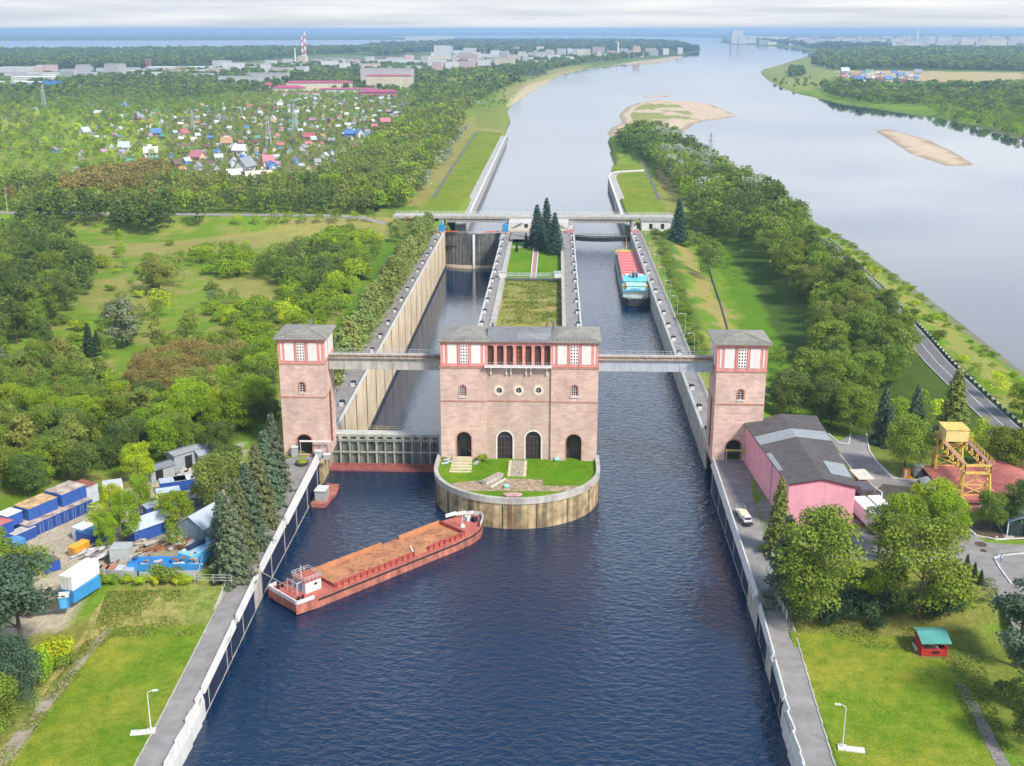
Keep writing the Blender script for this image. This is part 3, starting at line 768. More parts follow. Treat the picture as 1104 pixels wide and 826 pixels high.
# street lamps of the right walkway
def lamp_post(label, x, y, z, h, rz=0., arm=1.6, grp=None, plinth=None):
    t = thing('street_lamp', label, 'street lamp', (x, y, z), rz, grp)
    OFF[t] = (0, 0, 0)
    mb = MB(); mb.cyl((0, 0, 0), (0, 0, h * .5), .12, .10, 8); mb.cyl((0, 0, h * .5), (0, 0, h), .09, .07, 8)
    pts = [(0, 0, h), (.15, 0, h + .35), (.6, 0, h + .55), (arm, 0, h + .6)]
    for a, b in zip(pts[:-1], pts[1:]): mb.cyl(a, b, .07, .06, 6)
    mb.build('pole', M_white if plinth else M_steel, t)
    mb = MB(); mb.box(arm - .15, arm + .75, -.17, .17, h + .5, h + .68); mb.build('lamp_head', M_white, t)
    if plinth:
        mb = MB(); mb.box(-.7, .7, -.7, .7, -.1, .35); mb.box(plinth[0], plinth[1], plinth[2], plinth[3], -.1, .18); mb.build('plinth', M_white, t)
    return t
p = None
for k in range(11):
    y = 318 + k * 28.
    lb = 'slim grey lamp on the walkway beside the cargo ship, %s from the near end' % nth(k)
    if p is None: p = lamp_post(lb, 46.9, y, T7, 8, R(180), grp='lamps along the right walkway')
    else: dup(p, (46.9, y, T7), R(180), 1, lb)
lamp_post('white lamp post on a white slab in the left foreground lawn', *atg(163, 789), 6.9, R(10), 1.0, None, (-3.2, -.6, -.8, .6))
lamp_post('white lamp post on a white slab in the right foreground lawn', *atg(908, 807), 7.2, R(172), 1.0, None, (-3.4, -.5, -.6, .8))

# ---- downstream approach walls with their navy facing and white parapets
def approach(side, label):
    xf = -59.7 if side < 0 else 40.6            # water face
    s = -side                                   # towards the water
    t = thing('approach_wall', label, 'quay wall', (xf, 200, 0))
    def X(y):                                   # the right wall toes in slightly towards us
        return xf + max(0, (215 - y)) * .018 if side < 0 else 40.6 - max(0, (215 - y)) * .03
    ysg = [120, 150, 170, 190, 215, 278]
    mb = MB()
    for a, b in zip(ysg[:-1], ysg[1:]):
        mb.add([(X(a) + o * -s, y_, z) for y_, xx in ((a, 0), (b, 0)) for o, z in ((0.3, -4), (4.6, -4), (4.6, AZ - .1), (.3, AZ - .1))], [(0, 1, 2, 3), (7, 6, 5, 4), (0, 4, 5, 1), (1, 5, 6, 2), (2, 6, 7, 3), (3, 7, 4, 0)])
    ramp(mb.build('wall', M_conc, t), AW)
    if side < 0: navy = (171, 277); full = [(120, 171)]
    else: navy = (172, 277); full = [(120, 172)]
    mb = MB(); y = navy[0]
    while y < navy[1] - 1:
        e = min(y + 6.2, navy[1]); xx = X(y)
        mb.box(min(xx, xx - s * .28), max(xx, xx - s * .28), y + .12, e - .02, -1.5, AZ - 1.1); y = e
    for m_ in mb.islands(): ramp(m_.build1('facing', M_navy, t), AW)
    mb = MB(); y = navy[0] + 3
    while y < navy[1]:
        mb.bar((X(y) + s * .08, y, -1), (X(y) + s * .08, y, AZ - .8), .2, .2); y += 12.4
    for m_ in mb.islands(): ramp(m_.build1('fender', M_steel, t), AW)
    mb = MB(); mb.bar((X(navy[0]) + s * .1, navy[0], .0), (X(215) + s * .1, 215, .0), .12, .25); mb.bar((X(215) + s * .1, 215, .0), (X(navy[1]) + s * .1, navy[1], .0), .12, .25); mb.build('wale', M_conc, t)
    segs = ([(278, 239, 8.7, 8.5), (238, 216, 8.5, 8.3), (213.5, 196, 8.2, 8.2), (194, 172, 8.2, 8.1)] if side < 0 else [(277, 208, 8.3, 8.3), (204, 186, 8.2, 8.2), (184, 173, 8.1, 8.1)])
    for k, (b_, a, zb, za) in enumerate(segs):
        mb = MB(); w0 = .55
        xa, xb = X(a), X(b_)
        prof = lambda x, z: [(x - s * w0, z), (x - s * (w0 - .3), z), (x + s * (.1 if k else .35), AZ - .9), (x + s * .1, AZ - 1.08), (x - s * w0, AZ - 1.08)]
        A = prof(xa, za); B = prof(xb, zb)
        vs = [(p_[0], a, p_[1]) for p_ in A] + [(p_[0], b_, p_[1]) for p_ in B]
        mb.add(vs, [(0, 1, 2, 3, 4), (9, 8, 7, 6, 5)] + [(i, 5 + i, 5 + (i + 1) % 5, (i + 1) % 5) for i in range(5)])
        ramp(mb.build('parapet', M_white, t), AW)
    # white bulging fender panels close to the camera
    y = full[0][1]; k = 0
    while y > full[0][0] + 2:
        xx = X(y); mb = MB(); j = (0, .15, .05, .2, .1)[k % 5] - .35; zt = (8.2, 7.9, 8.3, 8.0)[k % 4]
        vs = []
        for yy, o_ in ((y - 2.85, j), (y - .05, j + .12)):
            vs += [(xx + s * (.5 + o_), yy, -.4), (xx + s * (.5 + o_), yy, 5.), (xx + s * (.1 + o_), yy, zt), (xx - s * (.15 - o_), yy, zt), (xx - s * .25, yy, 5), (xx - s * .25, yy, -.4)]
        mb.add(vs, [(0, 1, 2, 3, 4, 5), (11, 10, 9, 8, 7, 6)] + [(i, 6 + i, 6 + (i + 1) % 6, (i + 1) % 6) for i in range(6)])
        ramp(mb.build('fender_panel', M_white, t), AW); y -= 2.9; k += 1
    return t
approach(-1, 'long navy faced quay wall with white parapet beside the rusty barge')
approach(1, 'navy faced quay wall with white parapet by the green roofed hut side')
ramp(sheet('walkway', [(-58.6, 120), (-60.2, 215), (-60.2, 291), (-71.5, 291), (-71.5, 277), (-65.6, 262), (-64.6, 215), (-62.7, 120)], AZ + .06, M_walk, .25), AW)
ramp(sheet('walkway', [(38.1, 120), (40.9, 215), (41.0, 279), (54.5, 279), (51.0, 235), (45.6, 200), (42.4, 120)], AZ + .06, M_walk, .25), AW)
mb = MB()
for y in np.arange(124, 212, 4.): xx = -64.75 + max(0, 215 - y) * .02; mb.box(xx - .25, xx, y, y + 3.9, AZ - .1, AZ + .2)
tag(ramp(mb.build('kerb', M_conc), AW), 'pale concrete kerb between the left walkway and the mown lawn', 'kerb')
mb = MB()
for y in np.arange(122, 196, 4.):
    xx = 42.5 + (y - 120) * .04; mb.box(xx, xx + .25, y, y + 3.9, AZ - .1, AZ + .2)
tag(ramp(mb.build('kerb', M_conc), AW), 'pale concrete kerb between the right walkway and the mown lawn', 'kerb')
ramp(parapet('white low wall between the left walkway and the large spruces', [(-65.0, 199, AZ), (-65.3, 209, AZ)], .5, .8, name='low_wall', cat='wall'), AW)
ramp(parapet('long white leaning wall on the grass side of the left walkway', [(-65.6, 211, AZ), (-65.9, 225, AZ), (-66.2, 236, AZ)], .8, 1.0, name='low_wall', cat='wall'), AW)
# gate across the left walkway
t = thing('walkway_gate', 'dark steel frame gate with small blue sign across the left walkway', 'gate', (-63, 210, AZ))
mb = MB()
for xx in (-65.2, -63.1, -61.2): mb.bar((xx, 210, AZ), (xx, 210, AZ + 2.2), .14)
mb.bar((-65.2, 210, AZ + 2.2), (-61.2, 210, AZ + 2.2), .14); mb.bar((-65.2, 210, AZ + .6), (-61.2, 210, AZ + .6), .1); ramp(mb.build('frame', M_black, t), AW)
mb = MB(); mb.box(-64.8, -63.7, 209.85, 209.92, AZ + 1.5, AZ + 2.1); ramp(mb.build('sign', mat('sign_blue', (.1, .3, .6), .6), t), AW)
# mowed lawns
def clampw(P): P = np.array(P); P[:, 0] = np.where(P[:, 0] < 0, np.minimum(P[:, 0], -64.95 + .02 * np.maximum(0, 215 - P[:, 1])), P[:, 0]); return P
LZ = AZ + .05
ramp(sheet('lawn', clampw(poly_g([(118, 676), (232, 674), (244, 668), (248, 660), (158, 826), (135, 868), (-22, 868), (12, 826)])), LZ, M_lawn))
ramp(sheet('lawn', clampw(poly_g([(851, 682), (990, 688), (1022, 700), (1034, 740), (1090, 826), (1120, 868), (925, 868), (906, 826)])), LZ, M_lawn))
ramp(sheet('rough_grass', clampw(poly_g([(118, 676), (232, 674), (244, 664), (246, 632), (120, 636), (100, 660), (86, 690), (0, 800), (-60, 868), (-22, 868), (12, 826)])), LZ - .015, M_rough))
def track(name, pts, wd, z, m, th=.04):
    mb = MB(); P = [Vector(p) for p in pts]; Lf, Rt = [], []
    for i, p in enumerate(P):
        a = P[max(0, i - 1)]; b = P[min(len(P) - 1, i + 1)]; d = (b - a).normalized(); nn = Vector((-d.y, d.x, 0))
        ww = wd[i] if isinstance(wd, (list, tuple)) else wd
        Lf.append(p + nn * ww / 2); Rt.append(p - nn * ww / 2)
    n_ = len(P); vs = Lf + Rt; mb.add([(v.x, v.y, v.z) for v in vs], [(n_ + i, n_ + i + 1, i + 1, i) for i in range(n_ - 1)])
    o = mb.build(name, m); return o
def at3(px, py, z): return tuple(at(px, py, z))
struct(track('track', [(*atg(x, y)[:2], float(AP(atg(x, y)[1])) + .09) for x, y in ((118, 678), (98, 700), (70, 733), (45, 765), (18, 800), (-20, 850))], [1.2, 1.6, 2.2, 2.2, 2.4, 2.6], 0, mat('bare_earth', (.30, .26, .20), .95, var=.35, scale=.8)))
struct(track('track', [(*atg(x, y)[:2], float(AP(atg(x, y)[1])) + .09) for x, y in ((1034, 737), (1050, 762), (1068, 800), (1084, 830), (1100, 860))], [1.4, 2.0, 2.0, 2.2, 2.4], 0, mat('gravel', (.21, .195, .18), .95, var=.3, scale=2.)))

# ---- island head: semicircular pier nose with a grassy top
IC, IR = (-8.7, 271.), 20.5
def arcpts(r, n=48, y1=280.): return [(IC[0] + r, y1)] + [(IC[0] + r * math.cos(-math.pi * k / n), IC[1] + r * math.sin(-math.pi * k / n)) for k in range(n + 1)] + [(IC[0] - r, y1)]
t = thing('pier_head', 'rounded ochre stained concrete pier head with grass on top', 'pier', (IC[0], IC[1], 0))
mb = MB(); mb.prism(arcpts(IR)[::-1], -6, 6.3); mb.build('wall', M_yel, t)
ring = arcpts(IR + .25)[::-1] + arcpts(IR - .75)
mb = MB(); mb.prism(ring, 6.32, 7.75); mb.build('parapet', M_conc, t)
mb = MB(); mb.prism(arcpts(IR - .8)[::-1], 6.31, 6.9); struct(mb.build('pier_lawn', M_lawn2))
mb = MB()
for k in range(2, 49, 6):
    a = -math.pi * k / 48; x = IC[0] + (IR + .06) * math.cos(a); y = IC[1] + (IR + .06) * math.sin(a); mb.bar((x, y, -1), (x, y, 6.3), .16)
mb.build('joint', M_dconc, t)
mb = MB()
for k in range(14): mb.bar((-9.9, IC[1] - IR - .18, .3 + k * .5), (-9.2, IC[1] - IR - .18, .3 + k * .5), .07)
for xx in (-9.9, -9.2): mb.bar((xx, IC[1] - IR - .2, 0), (xx, IC[1] - IR - .2, 7.6), .09)
mb.build('ladder', M_rust, t)
Zl = 6.9
def pb(px, py, z=Zl): return at(px, py, z)
# steps, paths, debris on the pier lawn
t = thing('garden_steps', 'broad cream stone steps on the pier lawn below the left archway', 'steps', (*pb(497, 500)[:2], Zl))
p = pb(497, 506)
for k in range(6):
    mb = MB(); mb.box(p[0] - 2.8 + k * .04, p[0] + 2.8 - k * .1, p[1] - 2.2 + k * 1.75, p[1] - 2.2 + k * 1.75 + .95, Zl - .1, Zl + .12 + k * .1); mb.build('step', mat('cream_stone', (.58, .50, .34), .85), t)
t = thing('garden_path', 'double cream kerbed path from the central archways to the paved cross path', 'path', (*pb(557, 505)[:2], Zl))
q0, q1 = pb(557, 492), pb(557, 514)
mb = MB()
for dx in (-2.3, 1.6): mb.box(q1[0] + dx, q1[0] + dx + .7, q1[1], 277.5, Zl - .1, Zl + .14)
mb.build('kerb', MATS['cream_stone'], t)
mb = MB(); mb.box(q1[0] - 1.6, q1[0] + 1.6, q1[1], 277.5, Zl - .1, Zl + .06); mb.build('paving', M_wood, t)
mb = MB(); a, b_ = pb(486, 521), pb(622, 528)
mb.prism([tuple(pb(x, y)[:2]) for x, y in ((486, 521), (540, 516), (585, 517), (585, 524), (640, 524), (616, 530), (498, 529))][::-1], Zl - .1, Zl + .05)
struct(mb.build('cross_path', mat('worn_paving', (.33, .25, .17), .9, var=.45, scale=.9)))
t = thing('concrete_bench', 'long grey concrete block lying across the pier lawn', 'block', (*pb(530, 519)[:2], Zl))
A, B = Vector(pb(522, 523)), Vector(pb(540, 514))
mb = MB(); mb.bar(A + Vector((0, 0, .55)), B + Vector((0, 0, .55)), 1.4, .9); mb.build('slab', M_conc, t)
mb = MB(); mb.bar(A + Vector((0, 0, 1.05)), B + Vector((0, 0, 1.05)), 1.5, .12); mb.build('lid', M_wood, t)
mb = MB(); A, B = Vector(pb(529, 526)), Vector(pb(545, 517)); mb.bar(A + Vector((0, 0, .2)), B + Vector((0, 0, .2)), .3, .3); tag(mb.build('timber_beam', M_white), 'pale timber beam lying beside the long concrete block', 'beam')
p = pb(553, 535)
t = thing('upturned_boat', 'small upturned boat with faded pink bottom on the pier edge', 'boat', (p[0], p[1], Zl))
mb = MB(); vs = []; n_ = 9
for i in range(n_):
    u = -1 + 2 * i / (n_ - 1); hw = .8 * (1 - abs(u) ** 2.6) + .05; hz = .75 * (1 - .35 * u * u)
    for a in (-1, -.7, 0, .7, 1): vs.append((p[0] + u * 2.2, p[1] + a * hw, Zl + .25 + hz * (1 - abs(a) ** 2.2)))
fs = [(i * 5 + j, i * 5 + j + 1, (i + 1) * 5 + j + 1, (i + 1) * 5 + j) for i in range(n_ - 1) for j in range(4)]
mb.add(vs, fs); mb.build('hull', mat('faded_pink', (.48, .26, .27), .7, var=.25), t)
mb = MB()
for uu in (-1.2, 1.2):
    mb.bar((p[0] + uu, p[1] - .8, Zl), (p[0] + uu, p[1] - .5, Zl + .5), .12); mb.bar((p[0] + uu, p[1] + .8, Zl), (p[0] + uu, p[1] + .5, Zl + .5), .12)
mb.build('trestle', M_white, t)
for (px, py, lb) in ((546, 526, 'mint green drum lying on the cross path of the pier'), (600, 497, 'mint green drum in the grass by the right archway')):
    p = pb(px, py); mb = MB(); mb.cyl((p[0] - .5, p[1], Zl + .45), (p[0] + .6, p[1] + .2, Zl + .45), .45, .45, 12); tag(mb.build('drum', mat('mint_paint', (.25, .62, .48), .6)), lb, 'drum')
p = pb(515, 500)
mb = MB(); mb.bar((p[0] - .8, p[1] - 1, Zl + .1), (p[0] + .4, p[1] + 2.5, Zl + .35), 1.1, .12); tag(mb.build('metal_sheet', M_steel), 'bent pale metal sheet on the grass right of the cream steps', 'metal sheet')
p = pb(481, 497)
for k, (dx, dy) in enumerate(((0, 0), (1.1, -1.2), (-.2, -2.6))):
    mb = MB(); mb.bar((p[0] + dx - .7, p[1] + dy, Zl + .2), (p[0] + dx + .8, p[1] + dy + .6, Zl + .3), .8, .14); tag(mb.build('metal_scrap', mat('pale_blue_scrap', (.45, .52, .62), .6, var=.3)), ('pale blue scrap plate at the left wall of the pier lawn', 'pale blue scrap plate nearest the cream steps', 'pale blue scrap plate closest to the pier parapet')[k], 'scrap')
mb = MB(); a = pb(509, 488, 7.2); mb.bar((a[0] - 2.3, a[1] + 1, 9), (a[0] + 2.2, a[1] - 3.6, 7.1), .8, .3); tag(mb.build('fallen_beam', M_steel), 'pale steel beam leaning out of the left archway onto the steps', 'beam')

# ---- lower gate of the left chamber
t = thing('lock_gate', 'grey ribbed steel lock gate with rust red sill between tower and main building', 'lock gate', (-44.5, 290, 0))
GX0, GX1, GY = -58.9, -30.1, 290.4
mb = MB(); mb.box(GX0, GX1, GY, GY + .4, .2, 9.0); mb.build('skin_plate', M_gated, t)
mb = MB(); nb = 12; st = (GX1 - GX0) / nb
for k in range(nb + 1): mb.box(max(GX0, GX0 + k * st - .22), min(GX1, GX0 + k * st + .22), GY - .75, GY - .003, .2, 8.0)
mb.build('rib', M_gate, t)
mb = MB(); mb.box(GX0, GX1, GY - .85, GY - .755, 4.0, 4.45); mb.build('girder', M_gate, t)
mb = MB(); mb.box(GX0, GX1, GY - .85, GY - .755, 7.2, 7.45); mb.build('girder', M_gate, t)
fl = Wall((GX0, GY - .85, 0), (1, 0, 0), (0, -1, 0)); mb = MB()
fl.slab(mb, rloop(0, GX1 - GX0, 7.6, 9.1), [rloop(k * st + .5, (k + 1) * st - .5, 7.95, 8.5) for k in range(nb)], 0, .1); mb.build('top_beam', M_gate, t)
mb = MB(); mb.box(GX0, GX1, GY - .85, GY + 2.2, 9.1, 9.35); mb.build('deck', mat('pale_steel', (.48, .48, .44), .7, var=.15), t)
mb = MB()
for k in range(2 * nb): mb.box(GX0 + k * st / 2 + .5, GX0 + k * st / 2 + .6, GY - .18, GY - .004, .3, 7.5)
mb.build('stiffener', M_gate, t)
mb = MB(); railing(mb, [(GX0 + 6, GY + 2.1, 9.35), (GX1 - 8, GY + 2.1, 9.35)], 1.2, 2.5, .1); mb.build('railing', mat('dull_yellow', (.42, .36, .16), .6), t)
mb = MB(); mb.box(GX0 - .4, GX1 + 2.6, GY - 4.2, GY - 1.0, -1.2, .55); mb.box(GX0 - .4, GX1 + 2.6, GY - 1.2, GY - .86, .56, 1.1); mb.build('sill', mat('sill_red', (.30, .10, .085), .75, var=.3, scale=1., streak=.2), t)
# upper gates
def arc_gate(xa, xb, y, z0, z1, sag, m, parent, name, n_=16, th=.5):
    mb = MB(); P = []
    for k in range(n_ + 1):
        u = -1 + 2 * k / n_; P.append(((xa + xb) / 2 + u * (xb - xa) / 2, y - sag * (1 - u * u)))
    mb.prism([(a, b) for a, b in P] + [(a, b + th) for a, b in P[::-1]], z0, z1); return mb.build(name, m, parent)
t = thing('upper_gate', 'tall dark curved lock gate with white leak stripe above the drained chamber', 'lock gate', (-43.5, 622, -12))
M_sect = mat('sector_gate', (.17, .165, .15), .55, var=.25, scale=.4, streak=.5)
arc_gate(-58.9, -28, 623, -13, -10.3, 4.4, M_tan, t, 'sill')
arc_gate(-58.9, -28, 623, -10.29, 7.0, 4, M_sect, t, 'skin_plate')
for zz in (6.2, 1.5, -3.5): arc_gate(-58.9, -28, 623, zz, zz + .3, 4.25, M_gated, t, 'girder')
mb = MB()
for k in range(1, 16):
    u = -1 + 2 * k / 16; mb.bar((-43.45 + u * 15.4, 622.85 - 4 * (1 - u * u), -10), (-43.45 + u * 15.4, 622.85 - 4 * (1 - u * u), 6.2), .22)
mb.build('rib', M_gated, t)
for xx in (-57.5, -31.5):
    mb = MB(); mb.bar((xx - (1.5 if xx < -40 else -1.5), 622, 7.9), (xx + (5.5 if xx < -40 else -5.5), 619.5, 7.9), 1.0, .5); mb.build('walkway_arm', mat('orange_paint', (.6, .14, .05), .6), t)
mb = MB(); railing(mb, [(-54, 620.6, 7.), (-48, 619, 7.), (-43.5, 618.7, 7.), (-38, 619.2, 7.), (-33, 620.8, 7.)], 1.1, 2, .12); mb.build('railing', M_white, t)
mb = MB(); mb.box(-43.9, -42.7, 618.1, 618.5, -12, 6.6); mb.build('leak_stream', mat('falling_water', (.72, .74, .77), .4, var=.1), t)
t = thing('upper_gate', 'low dark curved lock gate raised under the road bridge beyond the ship', 'lock gate', (26, 624, 0))
arc_gate(11, 40.4, 623.5, 2.9, 5.0, 4.0, M_black, t, 'skin_plate'); arc_gate(11, 40.4, 624.2, 5.2, 5.9, 4.0, M_gated, t, 'girder'); arc_gate(11, 40.4, 625.5, 4.3, 5.05, 4.0, mat('pale_plate', (.5, .5, .5), .6), t, 'deck', 16, 2.)
mb = MB(); railing(mb, [(13, 623.2, 5.9), (20, 621, 5.9), (26, 620.3, 5.9), (33, 621.3, 5.9), (39, 623.6, 5.9)], 1.2, 2, .12); mb.build('railing', M_black, t)
M_blue = mat('hoist_blue', (.04, .24, .52), .5, var=.15)
for (xx, lb) in ((-60.6, 'blue gate hoist on the wall left of the tall curved gate'), (-26.2, 'blue gate hoist on the wall right of the tall curved gate')):
    t = thing('gate_hoist', lb, 'hoist', (xx, 619, T7)); mb = MB(); mb.box(xx - 1.5, xx + 1.5, 617, 620, 8.3, 12.2); mb.build('housing', M_blue, t)
    mb = MB(); mb.bar((xx, 618.5, 12.2), (xx, 618.5, 14.6), .6); mb.build('screw', M_blue, t)
    mb = MB(); mb.box(xx - 2.4, xx + 2.2, 616.4, 620.6, T7, 8.3); mb.build('plinth', mat('salmon_concrete', (.5, .3, .22), .8), t)
M_pk2 = mat('hoist_pink', (.5, .22, .22), .6)
for (xx, lb) in ((8.6, 'pink gate machinery on the wall left of the low curved gate'), (43, 'pink gate machinery on the wall right of the low curved gate')):
    t = thing('gate_machinery', lb, 'hoist', (xx, 622, T7)); mb = MB(); mb.box(xx - 1.8, xx + 1.8, 620, 624, T7 + .05, 9.3); mb.build('housing', M_pk2, t)
    mb = MB(); mb.bar((xx - 1.2, 621, 9.3), (xx + 1.2, 623, 11.0), .5); mb.bar((xx + 1.2, 621, 9.3), (xx - 1.2, 623, 11.0), .5); mb.build('linkage', M_white, t)

# ---- road bridge over the upper gates
t = thing('road_bridge', 'long pale concrete road bridge crossing above the upper lock gates', 'bridge', (-10, 650, 0))
mb = MB(); mb.box(-90, 67, 643, 655, 11.6, 12.4); mb.build('deck', M_conc, t)
mb = MB(); mb.box(-90, 67, 642.6, 642.98, 11.3, 12.6); mb.build('edge_beam', mat('pale_concrete', (.37, .345, .30), .85, var=.12, streak=.15), t)
for (a, b_) in ((-60, -27.5), (10.5, 41)):
    mb = MB(); mb.box(a, b_, 643.3, 644.1, 9.2, 11.55); mb.box(a, b_, 649, 650, 9.2, 11.55); mb.build('girder', mat('girder_paint', (.30, .29, .26), .8, var=.15), t)
for xx in (-87, -76, -63, -27, 9.5, 44, 62):
    mb = MB(); mb.box(xx - 1.3, xx + 1.3, 643.2, 654.8, 2, 11.58); mb.build('pier', M_conc, t)
mb = MB(); k = -90
while k < 67: mb.box(k, k + 1.4, 642.62, 642.9, 12.62, 13.3); k += 2.7
railing(mb, [(-90, 642.75, 12.6), (67, 642.75, 12.6)], 1.1, 5.4, .1, 0); mb.build('railing', M_rail, t)
mb = MB(); railing(mb, [(-90, 654.8, 12.4), (67, 654.8, 12.4)], 1.2, 3, .14); mb.build('railing', M_white, t)
for k, xx in enumerate((-48, -2, 34)):
    lb = 'tall thin lamp on the road bridge above the ' + ('tall curved gate', 'dark spruces', 'low curved gate')[k]
    if k == 0: p = lamp_post(lb, xx, 654.3, 12.4, 8, 0, grp='lamps on the road bridge')
    else: dup(p, (xx, 654.3, 12.4), 0, 1, lb)
# gatehouses under and beside the bridge
t = thing('gatehouse', 'grey white gatehouse with diagonal stairs behind the dark spruces', 'gatehouse', (-9, 632, T7))
mb = MB(); mb.box(-25, 7.6, 630, 642.5, 7.3, 11.4); mb.build('wall', mat('render_grey', (.55, .55, .53), .85, var=.1, streak=.15), t)
mb = MB(); mb.box(-26, 8.2, 625.5, 629.9, 7.3, 8.1); mb.build('terrace', mat('cream_render', (.55, .50, .38), .85), t)
for (xa, xb) in ((-24, -17.5), (7, .5)):
    mb = MB(); mb.bar((xa, 629.4, 7.9), (xb, 629.4, 11.2), .5, .35); mb.build('stair', M_dconc, t)
for xx in (-15.4, -3): mb = MB(); mb.box(xx - 1, xx + 1, 629.9, 629.995, 8.5, 10.6); mb.build('window', M_glass, t)
mb = MB(); railing(mb, [(-26, 625.7, 8.1), (8.2, 625.7, 8.1)], 1.1, 3, .12); mb.build('railing', M_white, t)
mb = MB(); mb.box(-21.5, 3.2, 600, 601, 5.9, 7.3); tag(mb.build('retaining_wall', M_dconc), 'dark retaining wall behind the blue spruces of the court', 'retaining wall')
t = thing('gatehouse', 'white gatehouse with two windows at the right end of the road bridge', 'gatehouse', (57, 636, T7))
mb = MB(); mb.box(47.5, 63, 631, 642, 6.5, 12.2); mb.build('wall', M_white, t)
mb = MB(); mb.box(47.1, 63.4, 630.6, 642.4, 12.2, 12.5); mb.build('roof', M_roof, t)
mb = MB(); mb.box(63.02, 68, 632, 641, 6, 11.8); mb.build('annex', mat('annex_blue', (.2, .3, .42), .7), t)
for xx in (52.5, 58.8): mb = MB(); mb.box(xx - .9, xx + .9, 630.9, 630.995, 8.2, 11); mb.build('window', M_glass, t)
# upstream canal walls and lawns
def upwall(label, pts, side, z1=5.9):
    t = thing('canal_wall', label, 'canal wall', (pts[0][0], pts[0][1], 0)); mb = MB(); P = [Vector((a, b, 0)) for a, b in pts]
    wd = 6.; mb2 = MB()
    for a, b in zip(P[:-1], P[1:]):
        d = (b - a).normalized(); nn = Vector((-d.y, d.x, 0)) * (-side)
        vs = [a, b, b + nn * wd, a + nn * wd]; mb.prism([(v.x, v.y) for v in (vs if side > 0 else vs[::-1])][::1], -4, z1)
        vs = [a - nn * .1, b - nn * .1, b + nn * 1.3, a + nn * 1.3]; mb2.prism([(v.x, v.y) for v in vs], z1 + .01, z1 + .6)
    mb.build('wall', M_conc, t); mb2.build('coping', M_white, t)
UL = [(-50.6, 655), (-50.6, 1228)]
upwall('long straight canal wall with pale coping beside the left upstream lawn', UL, -1)
upwall('curved canal wall with pale coping beside the right upstream lawn', [(39.8, 655), (39.8, 880), (43, 905), (50, 915), (70, 925)], 1)
sheet('lawn', poly_at([(517, 141), (541, 143), (497, 240), (453, 240)], 5.7), 5.8, M_lawn)
sheet('lawn', poly_at([(659, 180), (692, 176), (722, 240), (675, 240)], 5.7), 5.8, M_lawn)
struct(track('embankment_path', [at3(x, y, 5.9) for x, y in ((515, 141), (488, 180), (458, 228))], 2, 0, M_asph))
struct(track('embankment_path', [at3(x, y, 5.9) for x, y in ((692, 175), (704, 200), (717, 230))], 2, 0, M_asph))

# ---- roads
def drape(name, line, wd, m, dz=.08, step=6.):
    P = [np.array(p[:2], float) for p in line]; Q = []
    for a, b in zip(P[:-1], P[1:]):
        k = max(1, int(np.linalg.norm(b - a) / step)); Q += [a + (b - a) * i / k for i in range(k)]
    Q.append(P[-1]); pts = [(q[0], q[1], gz(q[0], q[1]) + dz) for q in Q]
    return track(name, pts, wd, 0, m), pts
o, RR = drape('road', RROAD, 8.0, mat('road_asphalt', (.155, .15, .155), .9, var=.12, scale=.3, bump=.15), .16); struct(o)
struct(track('road_marking', [(a, b, c + .02) for a, b, c in RR], .22, 0, M_white))
for s_ in (-3.6, 3.6):
    Q = []
    for i, p in enumerate(RR):
        a = Vector(RR[max(0, i - 1)]); b = Vector(RR[min(len(RR) - 1, i + 1)]); d = (b - a).normalized(); Q.append((p[0] - d.y * s_, p[1] + d.x * s_, p[2] + .02))
    struct(track('road_marking', Q, .16, 0, M_white))
# black and white kerb blocks on the river side
t = thing('road_barrier', 'low black and white striped barrier on the river side of the road', 'barrier', RR[0])
BL_ = []; i = 0
for a, b in zip(RR[:-1], RR[1:]):
    a = Vector(a); b = Vector(b); d = b - a; L_ = d.length; d.normalize(); nn = Vector((d.y, -d.x, 0)) * 5.0; n_ = max(1, int(L_ / 2.0))
    for k in range(n_):
        p = a + d * (k * L_ / n_) + nn; q = a + d * ((k + .92) * L_ / n_) + nn
        BL_.append((p + Vector((0, 0, .35)), q + Vector((0, 0, .35)), i % 2)); i += 1
BL_ = [b for b in BL_ if b[0].y < 760 and b[0].y > 250]; BL_.sort(key=lambda b: b[0].length)
rw = MB()
for k, (p, q, c) in enumerate(BL_):
    if k < 98: mb = MB(); mb.bar(p, q, .45, .6); mb.build('block', M_white if c else M_black, t)
    else: rw.bar(p, q, .45, .6, 0 if c else 1)
tag(rw.build('distant_blocks', [M_white, M_black], t), kind='stuff')
o, _p = drape('road', [(-700, 668), (-330, 663), (-130, 659), (-96, 650)], 8, M_walk, .12); struct(o)
# service roads on the right
YR = AZ + .06
sheet('service_road', poly_at([(890, 466), (905, 476), (915, 470), (933, 470), (938, 490), (965, 514), (1010, 520), (1035, 545), (1045, 572), (1062, 585), (1104, 588), (1180, 590), (1180, 760), (1104, 700), (1075, 640), (1050, 610), (1030, 600), (1000, 560), (900, 568), (905, 520), (925, 515)], AZ), YR, M_walk)
sheet('service_road', poly_at([(828, 576), (905, 566), (1035, 582), (1045, 610), (960, 604), (832, 600)], AZ), YR + .006, M_walk)
sheet('yard_apron', poly_at([(952, 522), (1005, 528), (1020, 545), (955, 556), (940, 532)], AZ), YR + .012, mat('puddled_mud', (.08, .065, .05), .35, var=.4, scale=.6))
sheet('planting_bed', poly_at([(1040, 568), (1058, 560), (1100, 572), (1104, 582), (1066, 582)], AZ), YR + .012, mat('bed_soil', (.10, .075, .05), .95, var=.4, scale=1.2))
